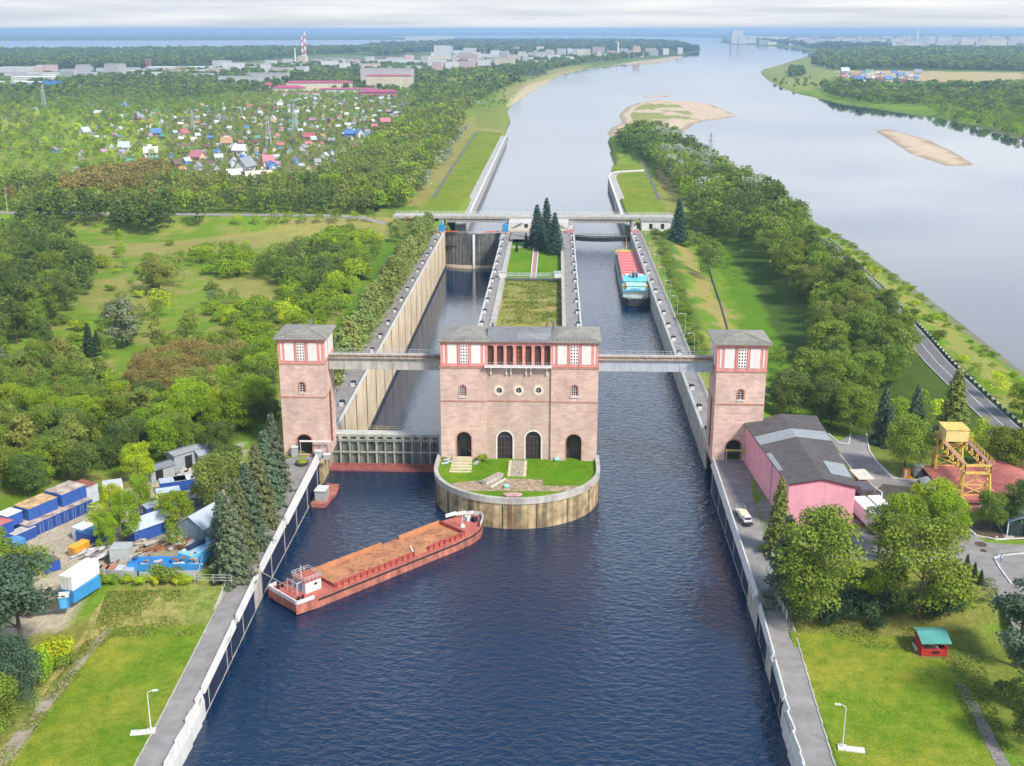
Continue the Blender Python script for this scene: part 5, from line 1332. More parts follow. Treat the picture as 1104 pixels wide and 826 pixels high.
# ---- barge lying across the basin
P0, P1 = Vector(at(307, 652, 1)), Vector(at(519, 563, 2))
P0 = Vector((-54.4, 210.2, 0)); P1 = Vector((-16.6, 250.6, 0)); d = P1 - P0; ang = math.atan2(d.y, d.x); Lb = d.length; B = 10.8
M_hullr = mat('rusty_red_hull', (.43, .155, .115), .7, var=.35, scale=.5, streak=.3)
M_deckr = mat('red_deck', (.42, .12, .095), .7, var=.2, scale=.5)
M_hold = mat('rusty_hold', (.43, .195, .095), .85, var=.3, scale=.35, bump=.3)
t = thing('barge', 'long rusty red open barge lying across the basin', 'barge', tuple(P0), ang, None, True)
def hull(stations, m, name, parent):
    """stations: (x, [(y,z)...] half section keel to rail); closed with a flat deck"""
    mb = MB(); n_ = len(stations[0][1]); vs = []
    for x, prof in stations:
        vs += [(x, -y, z) for y, z in prof] + [(x, y, z) for y, z in prof[::-1]]
    k = 2 * n_; fs = []
    for i in range(len(stations) - 1):
        for j in range(k - 1): fs.append((i * k + j, (i + 1) * k + j, (i + 1) * k + j + 1, i * k + j + 1))
        fs.append((i * k + k - 1, (i + 1) * k + k - 1, (i + 1) * k, i * k))
    fs.append(tuple(range(k))); fs.append(tuple((len(stations) - 1) * k + j for j in range(k))[::-1])
    mb.add(vs, fs); return mb.build(name, m, parent)
H = B / 2; zd = 2.35
st = []
for x, wf, kz in ((0, .93, .5), (1.5, .96, -.2), (5, 1, -1.2), (Lb - 12, 1, -1.4), (Lb - 7, .95, -1.2), (Lb - 4, .78, -.8), (Lb - 2, .52, -.3), (Lb - .6, .28, .6), (Lb, .10, 1.2)):
    rise = max(0, (x - (Lb - 14)) / 14) ** 2 * .9
    st.append((x, [(.05, kz), (H * wf * .93, kz + .1), (H * wf, .2 + rise * .5), (H * wf, zd + rise)]))
hull(st, M_hullr, 'hull', t)
dk = MB(); vs = []
top = [(x, p[-1][0] - .06, p[-1][1] + .012) for x, p in st]
for x, y, z in top: vs += [(x, -y, z), (x, y, z)]
dk.add(vs, [(2 * i, 2 * i + 2, 2 * i + 3, 2 * i + 1) for i in range(len(top) - 1)]); dk.build('deck', M_deckr, t)
for s_ in (-1, 1):
    mb = MB()
    for a, b in zip(st[2:-2], st[3:-1]): mb.bar((a[0], s_ * (a[1][-1][0] + .08), a[1][-1][1] - .5), (b[0], s_ * (b[1][-1][0] + .08), b[1][-1][1] - .5), .18, .3)
    mb.build('rubbing_strake', M_black, t)
hx0, hx1, hy = 10.2, Lb - 9.2, 4.35
mb = MB(); mb.box(hx0, hx1, -hy, hy, zd + .02, zd + .26); mb.build('hold_floor', M_hold, t)
M_coam = mat('coaming_red', (.36, .075, .06), .75, var=.2)
for (xa, xb_, s_) in ((hx0, hx0 + 21, -1), (hx0 + 25, hx1 - .2, -1), (hx0, hx0 + 19, 1), (hx0 + 24, hx1, 1)):
    mb = MB(); mb.box(xa, xb_, s_ * hy - .1, s_ * hy + .1, zd + .27, zd + 1.15)
    k = xa
    while k < xb_: mb.box(k, k + .18, min(s_ * (hy + .1), s_ * (hy + .45)), max(s_ * (hy + .1), s_ * (hy + .45)), zd + .05, zd + 1.1); k += 1.6
    mb.build('coaming', M_coam if s_ < 0 else M_hold, t)
mb = MB(); mb.box(hx1, hx1 + .2, -hy - .1, hy + .1, zd + .03, zd + 1.2); mb.build('coaming', M_coam, t)
mb = MB(); mb.box(hx0 - .2, hx0, -hy - .1, hy + .1, zd + .03, zd + .8); mb.build('coaming', M_coam, t)
mb = MB(); rr_ = random.Random(4)
for k in range(110):
    x, y = rr_.uniform(hx0 + 6, hx1 - 2), rr_.uniform(-hy + .6, hy - .6); s1, s2 = rr_.uniform(.15, .5), rr_.uniform(.1, .25)
    mb.box(x - s1, x + s1, y - s2, y + s2, zd + .262, zd + rr_.uniform(.29, .36))
tag(mb.build('rust_scab', mat('dark_rust', (.30, .12, .06), .9, var=.3), t), kind='stuff')
mb = MB(); mb.bar((hx0 + 21.5, -3.6, zd + .45), (hx0 + 23.2, -.6, zd + .45), .32, .22); mb.build('plank', M_white, t)
# deckhouse
hx, hz = 5.4, zd + .02
mb = MB(); mb.box(hx - 1.3, hx + 2.6, -2.5, 1.9, hz, hz + 2.5); ho = mb.build('deckhouse', M_white, t)
mb = MB(); mb.box(hx - 1.5, hx + 2.75, -2.7, 2.1, hz + 2.51, hz + 2.68); mb.build('roof', M_deckr, ho)
mb = MB(); railing(mb, [(hx - 1.45, -2.6, hz + 2.68), (hx + 2.7, -2.6, hz + 2.68), (hx + 2.7, 2.05, hz + 2.68), (hx - 1.45, 2.05, hz + 2.68), (hx - 1.45, -2.6, hz + 2.68)], .95, .9, .08); mb.build('railing', M_white, ho)
for (a, b, c, d_) in ((hx + .9, hx + 1.6, -2.54, -2.502), ): mb = MB(); mb.box(a, b, c, d_, hz + 1.3, hz + 1.8); mb.build('window', M_glass, ho)
mb = MB(); mb.box(hx - 1.34, hx - 1.302, -1.2, -.4, hz + .1, hz + 2.1); mb.box(hx - 1.34, hx - 1.302, .4, 1.2, hz + .1, hz + 2.1); mb.build('door', mat('door_blue', (.18, .28, .5), .6), ho)
mb = MB(); mb.cyl((hx - .6, -.2, hz + 2.6), (hx - .6, -.2, hz + 5.6), .09, .05, 6); mb.build('mast', M_white, ho)
mb = MB(); railing(mb, [(hx - 2.8, -1.7, hz), (hx - 2.8, 1.8, hz)], 2.6, 1.6, .12); mb.bar((hx - 2.8, -1.7, hz + 2.6), (hx - 1.4, -1.7, hz + 2.6), .1); mb.build('awning_frame', M_white, t)
mb = MB(); mb.box(.05, .35, -H * .9, H * .9, zd + .02, zd + .85); mb.bar((.2, -H * .93, zd + .45), (4.2, -H * .985, zd + .45), .18, .8); mb.bar((.2, H * .93, zd + .45), (2.2, H * .97, zd + .45), .18, .8); mb.build('bulwark', M_white, t)
mb = MB(); fx = [(Lb - 6.5, .93 * H), (Lb - 4, .78 * H), (Lb - 2, .52 * H), (Lb - .6, .28 * H), (Lb, .0)]
for s_ in (-1, 1):
    for a, b in zip(fx[:-1] if s_ > 0 else fx[1:-1], fx[1:] if s_ > 0 else fx[2:]): mb.bar((a[0], s_ * a[1], zd + 1.25), (b[0], s_ * b[1], zd + 1.5), .14, .9)
mb.build('bulwark', M_white, t)
mb = MB(); mb.cyl((Lb - 6.3, -.6, zd), (Lb - 6.3, -.6, zd + 4.8), .12, .06, 6); mb.cyl((Lb - 6.3, -.6, zd + .3), (Lb - 6.3, -.6, zd + .9), .7, .4, 8); mb.build('mast', M_white, t)
for k, (dx, dy) in enumerate(((-3.3, 1.0), (-2.6, -.5))):
    mb = MB(); mb.cyl((Lb + dx, dy - .6, zd + 1.2), (Lb + dx, dy + .6, zd + 1.2), .42, .42, 10); mb.cyl((Lb + dx, dy - .7, zd + 1.2), (Lb + dx, dy - .55, zd + 1.2), .68, .68, 10); mb.box(Lb + dx - .7, Lb + dx + .7, dy - .9, dy + .9, zd + .4, zd + .75); mb.build('winch', M_black if k else M_white, t)
mb = MB()
for s_ in (-1, 1):
    for dx in (1.6, 2.6): mb.cyl((dx, s_ * 3.6, zd), (dx, s_ * 3.6, zd + .8), .28, .28, 8)
mb.build('bitt', M_black, t)
mb = MB(); mb.bar((-54.2, 214.5, 2.6), (-60.2, 212.4, 7.6), .1); tag(mb.build('mooring_rope', mat('rope', (.35, .32, .27), .9)), 'mooring rope from the barge stern to the left quay', 'rope')

# small red pontoon at the quay
t = thing('pontoon', 'small rusty red pontoon with grey cabin moored near the left tower', 'pontoon', (-57.2, 261.5, 0), R(84), None, True)
st2 = [(0, [(.05, -.4), (1.7, -.3), (1.9, .9), (1.9, 1.0)]), (9, [(.05, -.5), (2.1, -.4), (2.3, .9), (2.3, 1.0)]), (13, [(.05, -.3), (1.4, -.2), (1.6, 1), (1.6, 1.1)])]
hull(st2, M_hullr, 'hull', t)
mb = MB(); mb.box(1.6, 5.2, -1.2, 1.3, 1.02, 3.6); mb.build('cabin', M_steel, t); mb = MB(); mb.box(1.4, 5.4, -1.4, 1.5, 3.61, 3.75); mb.build('cabin_roof', M_white, t)
mb = MB(); mb.ball((7.5, .2, 1.2), .8, 8, 0, .5); mb.build('weeds', M_lawn, t)

# ---- cargo ship in the right chamber, stern towards us
Sx, Sy, Ls, Bs = 35.0, 479., 112., 12.2
t = thing('cargo_ship', 'cargo ship with red hatch covers and turquoise stern in the right chamber', 'ship', (Sx, Sy, 0), R(89.2), None, True)
H = Bs / 2
M_sh = mat('ship_black', (.035, .04, .045), .5, var=.3); M_sd = mat('ship_green_deck', (.22, .36, .31), .6, var=.2)
M_tq = mat('turquoise', (.10, .52, .55), .5, var=.1); M_tq2 = mat('pale_mint', (.42, .68, .58), .5, var=.12); M_bl2 = mat('deck_blue', (.07, .42, .62), .5)
st = []
for x, wf, z in ((0, .55, 3.1), (1.2, .8, 3.1), (4, .97, 3.0), (9, 1, 2.9), (95, 1, 2.9), (103, .88, 3.3), (108, .6, 3.8), (Ls, .12, 4.3)):
    st.append((x, [(.05, -1.5 if x > 3 else .2), (H * wf * .95, -1.3 if x > 3 else .4), (H * wf, .8), (H * wf, z)]))
hull(st, M_sh, 'hull', t)
dk = MB(); vs = []; top = [(x, p[-1][0] - .15, p[-1][1] + .012) for x, p in st]
for x, y, z in top: vs += [(x, -y, z), (x, y, z)]
dk.add(vs, [(2 * i, 2 * i + 2, 2 * i + 3, 2 * i + 1) for i in range(len(top) - 1)]); dk.build('deck', M_sd, t)
mb = MB()
for s_ in (-1, 1):
    for a, b in zip(st[3:-1], st[4:]): mb.bar((a[0], s_ * (a[1][-1][0]), a[1][-1][1] + .35), (b[0], s_ * b[1][-1][0], b[1][-1][1] + .35), .14, .7)
mb.build('bulwark', mat('ship_greygreen', (.25, .32, .30), .6, var=.2), t)
mb = MB(); mb.bar((0, -H * .5, 3.4), (0, H * .5, 3.4), .14, .7)
for s_ in (-1, 1):
    for a, b in zip(st[:3], st[1:4]): mb.bar((a[0], s_ * (a[1][-1][0]), a[1][-1][1] + .35), (b[0], s_ * b[1][-1][0], b[1][-1][1] + .35), .14, .7)
mb.build('stern_bulwark', M_sh, t)
x0, x1 = 31., 101.; nh = 10; M_hr = mat('hatch_red', (.58, .13, .13), .6, var=.12); M_hp = mat('hatch_pale', (.68, .42, .40), .6)
mb = MB(); mb.box(x0 - .5, x1 + .5, -H + 1.5, H - 1.5, 2.9, 4.2); mb.build('coaming', M_sd, t)
for k in range(nh):
    a = x0 + (x1 - x0) * k / nh; b = x0 + (x1 - x0) * (k + 1) / nh - .25
    mb = MB(); F_ = [(a, 4.2), (b, 4.2), (b, 4.9), ((a + b) / 2, 5.35), (a, 4.9)]
    mb.add([(x, -H + 1.35, z) for x, z in F_] + [(x, H - 1.35, z) for x, z in F_], [(0, 1, 2, 3, 4), (9, 8, 7, 6, 5)] + [(i, 5 + i, 5 + (i + 1) % 5, (i + 1) % 5) for i in range(5)]); mb.build('hatch_cover', M_hr, t)
    mb = MB(); mb.box(b - .5, b + .2, -H + 1.3, H - 1.3, 4.91, 5.0); mb.build('hatch_seam', M_hp, t)
mb = MB(); mb.box(8, 27.5, -H + .7, H - .7, 2.9, 5.6); so_ = mb.build('deckhouse', M_white, t)
mb = MB(); mb.box(6.5, 28.3, -H + .4, H - .4, 5.61, 5.8); mb.build('upper_deck', M_bl2, so_)
mb = MB(); mb.box(14.5, 26, -H + 1.4, H - 1.4, 5.81, 8.3); mb.build('bridge_house', M_white, so_)
mb = MB(); mb.box(13.8, 26.6, -H + .9, H - .9, 8.31, 8.5); mb.build('bridge_roof', M_tq, so_)
mb = MB(); mb.box(8, 14.4, -H + 2.2, H - 2.2, 5.82, 7.6); mb.box(7.6, 14.42, -H + 1.9, H - 1.9, 7.61, 7.75); mb.build('engine_casing', M_tq2, so_)
mb = MB(); mb.box(20.2, 22.6, -1.1, 1.1, 8.51, 10.8); mb.build('funnel', mat('funnel_navy', (.03, .05, .12), .5), t)
mb = MB(); mb.box(23.4, 25.8, -4, -1.7, 8.51, 9.2); mb.box(23.4, 25.8, 1.7, 4, 8.51, 9.2); mb.build('skylight', M_white, t)
for s_ in (-1, 1):
    mb = MB(); mb.box(10, 12.6, s_ * 4.6 - .7, s_ * 4.6 + .7, 5.82, 7.1); mb.build('ventilator', mat('ship_orange', (.62, .32, .08), .6), t)
    mb = MB(); mb.box(12.8, 15, s_ * 4.9 - .6, s_ * 4.9 + .6, 5.83, 6.9); mb.build('life_raft', M_panel, t)
mb = MB()
for k in range(7):
    u = -1 + 2 * k / 6; mb.box(6.9, 8.2, -.2 + u * 2.4, .6 + u * 2.4, 5.81, 6.1 + .5 * (1 - u * u))
mb.build('lifeboat', M_bl2, t)
mb = MB(); railing(mb, [(6.6, -H + .5, 5.8), (6.6, H - .5, 5.8)], 1, 1.2, .08); railing(mb, [(6.6, -H + .5, 5.8), (28, -H + .5, 5.8)], 1, 2, .08); railing(mb, [(6.6, H - .5, 5.8), (28, H - .5, 5.8)], 1, 2, .08); mb.build('railing', M_white, t)
for x, y in ((2.2, 1.5), (2.2, -1.5), (3.6, 0), (4.5, 2.6), (4.5, -2.6)):
    mb = MB(); mb.cyl((x, y - .5, 3.7), (x, y + .5, 3.7), .4, .4, 8); mb.box(x - .5, x + .5, y - .7, y + .7, 3.1, 3.4); mb.build('winch', M_steel, t)
mb = MB(); mb.box(102.3, 106, -H * .55, H * .55, 3.4, 5.0); mb.build('forecastle', mat('ship_yellow', (.62, .42, .05), .6), t)
for s_ in (-1, 1):
    mb = MB(); mb.bar((101.5, s_ * H * .9, 4.5), (107.8, s_ * H * .58, 5.0), .25, .8); mb.build('bow_bulwark', MATS['ship_yellow'], t)
mb = MB(); mb.cyl((104.5, 0, 4), (104.5, 0, 12), .16, .08, 8); mb.bar((104.5, -1.4, 9), (104.5, 1.4, 9), .1); mb.build('mast', MATS['ship_yellow'], t)
mb = MB(); mb.cyl((18.5, 0, 8.4), (18.5, 0, 13), .14, .07, 8); mb.bar((18.5, -1.8, 11), (18.5, 1.8, 11), .1); mb.build('mast', M_white, t)
mb = MB(); mb.cyl((-.2, 0, 3.5), (-.9, 0, 6.3), .06, .05, 6); mb.build('flagstaff', M_white, t)

# ---- gantry crane
t = thing('gantry_crane', 'yellow lattice gantry crane standing astride the red roofed shed', 'gantry crane', (93, 252, 6))
# four legs measured at their feet; top frame along the camera's line of sight
yn, yfr = 249.8, 268.6; xl, xr_ = 93.6, 99.3; ztop = 18.0; zft = 9.9
def lat(mb, a, b, c, d_, n_, w_=.16):
    """lattice between chord a-b and chord c-d"""
    a, b, c, d_ = map(Vector, (a, b, c, d_))
    mb.bar(a, b, .3); mb.bar(c, d_, .3)
    for k in range(n_):
        p, q = a.lerp(b, k / n_), a.lerp(b, (k + 1) / n_); r_, s_ = c.lerp(d_, k / n_), c.lerp(d_, (k + 1) / n_)
        mb.bar(p, s_ if k % 2 else r_, w_); mb.bar(q, r_ if k % 2 == 0 else s_, w_); mb.bar(p, r_, w_)
        mb.bar(p, s_, w_)
    mb.bar(b, d_, .3)
for xg in (xl, xr_):
    mb = MB(); lat(mb, (xg, yn - .8, ztop), (xg, yfr + .8, ztop), (xg, yn - .8, ztop - 2), (xg, yfr + .8, ztop - 2), 11); mb.build('main_girder', M_yell, t)
    mb = MB(); mb.box(xg - .5, xg + .5, yn - .8, yfr + .8, ztop + .16, ztop + .24); mb.build('walkway', M_redbr, t)
    mb = MB(); s_ = -1 if xg == xl else 1; railing(mb, [(xg + s_ * .5, yn - .8, ztop + .24), (xg + s_ * .5, yfr + .8, ztop + .24)], 1.1, 2, .1); mb.build('railing', M_yell, t)
for yy in (yn, yfr):
    for s_, xg in ((-1, xl), (1, xr_)):
        mb = MB(); mb.bar((xg, yy - .5, ztop - 2), (xg + s_ * .4, yy - 1.3, zft), .4); mb.bar((xg, yy + .5, ztop - 2), (xg + s_ * .4, yy + 1.3, zft), .4)
        for k in range(4):
            z0, z1 = ztop - 2 - k * 1.45, ztop - 3.45 - k * 1.45; e0 = .5 + .2 * k; mb.bar((xg, yy - e0, z0), (xg, yy + e0 + .3, z1), .18); mb.bar((xg, yy + e0, z0), (xg, yy - e0 - .3, z1), .18)
        mb.build('leg', M_yell, t)
    mb = MB()
    for za, zb_ in ((ztop - 2, ztop - 5.), (ztop - 5., zft + .6)):
        mb.bar((xl, yy, za), (xr_, yy, zb_), .2); mb.bar((xr_, yy, za), (xl, yy, zb_), .2); mb.bar((xl, yy, zb_), (xr_, yy, zb_), .24)
    mb.bar((xl, yy, ztop - 2), (xr_, yy, ztop - 2), .4); mb.bar((xl - .4, yy - 1.4, zft + .2), (xr_ + .4, yy - 1.4, zft + .2), .45); mb.build('bracing', M_yell, t)
for yy in (yn - .8, yfr + 3): mb = MB(); mb.bar((xl, yy, ztop), (xr_, yy, ztop), .4); mb.bar((xl, yy, ztop - 1.9), (xr_, yy, ztop - 1.9), .3); mb.build('end_beam', M_yell, t)
mb = MB(); mb.box(xl + .2, xr_ - .2, yfr - 4.6, yfr + 1, ztop + .3, ztop + 3.2); mb.build('machine_house', mat('crane_cream', (.70, .56, .24), .6, var=.12, streak=.12), t)
mb = MB(); mb.box(xl, xr_, yfr - 4.8, yfr + 1.2, ztop + 3.21, ztop + 3.35); mb.build('machine_roof', M_yell, t)

# ---- red roofed sheds
M_rr = mat('salmon_roof', (.42, .14, .115), .7, var=.22, scale=.35, streak=.2)
def vault(label, x0, x1, y0, y1, zb, zw, h, skew=0.):
    t = thing('red_shed', label, 'shed', ((x0 + x1) / 2, (y0 + y1) / 2, zb))
    mb = MB(); mb.box(x0, x1, y0, y1, zb - .5, zw); mb.build('wall', mat('shed_brick', (.42, .20, .15), .9, var=.3, scale=1.2), t)
    mb = MB(); n_ = 12; P = []
    for k in range(n_ + 1):
        u = k / n_; P.append((x0 - .5 + (x1 - x0 + 1) * u, zw + .02 + h * math.sin(math.pi * u)))
    n2_ = len(P); vs = [(x, y0 - .5, z) for x, z in P] + [(x, y1 + .5, z) for x, z in P] + [(P[0][0], y0 - .5, zw - .0), (P[-1][0], y0 - .5, zw)]
    mb.add(vs, [(i, i + 1, n2_ + i + 1, n2_ + i) for i in range(n2_ - 1)] + [tuple(range(n2_))[::-1]] + [tuple(range(n2_, 2 * n2_))]); mb.build('roof', M_rr, t)
    return t
t = vault('brick shed with salmon red roof under the yellow gantry crane', 91.2, 102.6, 247.5, 269.5, 7.2, 9.7, .8)
mb = MB(); mb.box(90.55, 90.65, 247., 270, 8.9, 9.9); mb.build('edge_board', M_black, t)
mb = MB(); mb.box(97.2, 99.6, 247.4, 247.49, 7.9, 9.2); w_ = mb.build('window', M_white, t); mb = MB(); mb.box(97.5, 99.3, 247.36, 247.395, 8.2, 8.9); mb.build('pane', M_brown, w_)
mb = MB(); mb.box(91.2, 93.4, 247.35, 247.49, 7.4, 9.5); mb.build('pink_panel', M_hall, t)
mb = MB(); mb.add([(87.9, 256, 9.0), (91.1, 256, 9.6), (91.1, 263.5, 9.6), (87.9, 263.5, 9.0), (87.9, 256, 9.15), (91.1, 256, 9.75), (91.1, 263.5, 9.75), (87.9, 263.5, 9.15)], [(0, 3, 2, 1), (4, 5, 6, 7), (0, 1, 5, 4), (1, 2, 6, 5), (2, 3, 7, 6), (3, 0, 4, 7)]); mb.build('lean_to_roof', M_steel, t)
mb = MB(); mb.box(88.1, 91.1, 256.2, 263.3, 7.2, 8.95); mb.build('lean_to', M_dconc, t)
mb = MB(); mb.box(90.3, 91.15, 248, 255.9, 7.3, 9.2); mb.build('side_shed', mat('sideshed_grey', (.4, .42, .45), .7), t)
vault('brick shed with salmon barrel roof behind the round maple', 103.3, 114.5, 249., 271, 7.2, 9.5, 1.7)
vault('furthest right shed with long salmon red roof', 115.2, 130, 253., 278, 7.2, 9.4, 1.6)
# green kiosk at the right edge
q = at(1086, 578, AZ); kx, ky = q[0], q[1]
t = thing('kiosk', 'dark green glazed kiosk with blue grey curved roof at the right edge', 'kiosk', (kx + 3, ky + 4, AZ))
mb = MB(); mb.box(kx, kx + 7, ky, ky + 8.5, AZ - .1, AZ + 3.2); mb.build('wall', mat('kiosk_green', (.02, .08, .07), .4), t)
mb = MB(); P = [(kx - .6, AZ + 2.9), (kx - .2, AZ + 3.6), (kx + 1.9, AZ + 4.5), (kx + 4.5, AZ + 4.8), (kx + 7.6, AZ + 4.7)]; ya, yb_ = ky - .6, ky + 9
mb.add([(x, ya, z) for x, z in P] + [(x, yb_, z) for x, z in P] + [(x, ya, z - .25) for x, z in P] + [(x, yb_, z - .25) for x, z in P], [(i, i + 1, 6 + i, 5 + i) for i in range(4)] + [(10 + i, 15 + i, 16 + i, 11 + i) for i in range(4)] + [(i, 10 + i, 11 + i, i + 1) for i in range(4)] + [(5 + i, 6 + i, 16 + i, 15 + i) for i in range(4)] + [(0, 5, 15, 10), (4, 14, 19, 9)]); mb.build('roof', mat('kiosk_roof', (.13, .17, .23), .45), t)
for k in range(3): mb = MB(); mb.box(kx + .3 + k * 2.2, kx + 2.1 + k * 2.2, ky - .09, ky - .01, AZ + .3, AZ + 2.9); mb.build('window', M_glass, t)
for xx in (kx - .3, kx + 3.6): mb = MB(); mb.bar((xx, ky - .45, AZ), (xx, ky - .45, AZ + 3.5), .2); mb.build('frame', M_white, t)
sheet('paved_strip', poly_at([(1071, 560), (1079, 558), (1094, 580), (1084, 581)], AZ), YR + .024, M_conc)
# ---------------------------------------------------------------- yard objects
def container(label, x, y, z, L_, W_, H_, rz, col, roofcol, doors=True, cat='container', grp=None, roofm=None):
    t = thing('container', label, cat, (x, y, z), rz, grp, True)
    mb = MB(); mb.box(-L_ / 2, L_ / 2, -W_ / 2, W_ / 2, 0, H_)
    k = -L_ / 2 + .3                                  # corrugation ribs
    while k < L_ / 2 - .2:
        for s_ in (-1, 1): mb.box(k, k + .16, min(s_ * W_ / 2, s_ * (W_ / 2 + .05)), max(s_ * W_ / 2, s_ * (W_ / 2 + .05)), .15, H_ - .12)
        k += .42
    o = mb.build('body', M_objm, t); o.color = (*col, 1)
    mb = MB(); mb.box(-L_ / 2 - .04, L_ / 2 + .04, -W_ / 2 - .07, W_ / 2 + .07, H_ + .003, H_ + .1); o = mb.build('roof', roofm or M_objm, t); o.color = (*roofcol, 1)
    if doors:
        for s_ in (-1, 1):
            mb = MB(); mb.box(-L_ / 2 - .07, -L_ / 2 - .003, min(s_ * .04, s_ * (W_ / 2 - .12)), max(s_ * .04, s_ * (W_ / 2 - .12)), .12, H_ - .12); dd = mb.build('door', M_objm, t); dd.color = (*[c * .88 for c in col], 1)
            mb = MB(); mb.bar((-L_ / 2 - .1, s_ * .35, .2), (-L_ / 2 - .1, s_ * .35, H_ - .2), .06); mb.build('lock_rod', M_steel, dd)
    return t
BLUE = (.03, .085, .33); BLUE2 = (.04, .11, .37); WHT = (.72, .73, .74); GRY = (.34, .37, .40); RUSTC = (.38, .15, .07)
M_rr2 = mat('rusted_roof', (.42, .33, .28), .85, var=.6, scale=.5)
M_rr3 = mat('orange_rusted_roof', (.50, .33, .16), .85, var=.55, scale=.45)
Z5 = AZ
Q0, Q1 = Vector(at(32, 581, AZ)), Vector(at(101, 550, AZ)); dr = (Q1 - Q0); Lr = dr.length; dr.normalize(); ra_ = math.atan2(dr.y, dr.x); nb_ = Vector((-dr.y, dr.x, 0))
step = Lr / 8
for k in range(8):
    c = Q0 + dr * (step * (k + .5)) + nb_ * 3.0
    p = container('low blue container in the long row by the wood, %s from the near end' % nth(k), c.x, c.y, Z5, 6.0, step - .12, 2.8, ra_ + R(90), BLUE, (.36, .26, .20), grp='blue containers in the long row', roofm=M_rr2)
def on_row(s_, off): q = Q0 + dr * (s_ * step) + nb_ * off; return q.x, q.y
x, y = on_row(2.7, 4.3); container('upper blue container with orange and white rusted roof', x, y, AZ + 2.95, step * 3.5, 4.6, 2.7, ra_, BLUE2, WHT, False, roofm=M_rr3)
x, y = on_row(6.45, 4.4); container('upper blue double container with white and rust striped roof', x, y, AZ + 2.95, step * 3.1, 5.4, 2.9, ra_, BLUE2, WHT, False, roofm=M_rr2)
x, y = on_row(-.35, 4.6); container('upper blue cabin with clean white roof on the container row', x, y, AZ + 2.95, step * 1.7, 3.6, 2.6, ra_, BLUE2, (.70, .71, .68), False)
x, y = on_row(-2.1, 3.6); container('upper blue cabin with faded red roof and white notice', x, y, AZ + 2.2, step * 2.0, 4.4, 2.8, ra_, BLUE, (.52, .15, .13), False)
x, y = on_row(-.55, .8); container('lowest blue container with bleached roof at the near row end', x, y, Z5, 5.4, 2.6, 2.4, ra_, BLUE, (.5, .47, .42), False)
x, y = on_row(-2.6, 2.0); container('blue storage box below the red roofed cabin', x, y, Z5, 6.2, 5, 2.1, ra_, BLUE, BLUE, False)
x, y = on_row(-3.0, -1.6); container('light blue container at the left edge near the pine', x, y, Z5, 6.5, 3, 2.2, ra_, (.06, .24, .5), (.10, .28, .5), False)
x, y = on_row(9.0, 6.0); container('grey white hut with rusty brown roof ending the container row', x, y, Z5, 5.4, 5.0, 4.2, ra_, (.48, .52, .58), (.30, .11, .08), True)
p = at(120, 538, AZ)
def pc(px, py, *a, **k): q = at(px, py, AZ); return container(a[0], q[0], q[1], Z5, *a[1:], **k)
pc(102, 582, 'blue container hut with white lean-to in the yard centre', 5.6, 4.6, 2.6, ra_, BLUE, (.03, .12, .3), False)
pc(91, 580, 'white slatted cabin with pale roof beside the blue hut', 3.6, 3.0, 2.9, ra_, (.6, .6, .58), (.75, .75, .74), False)
pc(86, 596, 'small orange and black box on the yard concrete', 4.4, 1.9, 2.0, R(70), (.62, .30, .02), (.70, .38, .03), True)
pc(54, 614, 'small open blue box beside the pine tree', 3.2, 3.0, 2.2, ra_ - R(15), BLUE, (.18, .12, .1), False)
pc(43, 609, 'narrow blue box half hidden behind the open blue box', 3.0, 2.0, 2.4, ra_ - R(15), BLUE2, BLUE, False)
t = pc(89, 640, 'light blue container under the long white reefer container', 7.4, 2.7, 2.3, R(70), (.05, .26, .55), (.05, .26, .55), False)
q = at(89, 640, AZ); container('long white refrigerated container stacked on a light blue one', q[0] - .3, q[1] + .5, Z5 + 2.45, 8.0, 2.8, 2.8, R(74), (.70, .71, .72), (.80, .80, .80), True)
q = at(70, 654, AZ)
t = thing('portable_toilet', 'blue portable toilet with white roof near the yard gate', 'toilet cabin', (q[0], q[1], AZ), R(15), None, True)
mb = MB(); mb.box(-.9, .9, -.9, .9, 0, 2.3); mb.build('cabin', M_blue, t); mb = MB(); mb.box(-1, 1, -1, 1, 2.303, 2.6); mb.build('roof', M_white, t)
mb = MB(); mb.box(-.5, .5, -.95, -.903, .1, 2.1); mb.build('door', mat('toilet_door', (.1, .35, .7), .5), t)
q = at(132, 602, AZ); container('small pale grey shed with flat roof by the scrap heap', q[0], q[1], Z5, 3.9, 3.5, 2.8, R(3), (.44, .46, .46), (.40, .43, .44), True, 'shed')
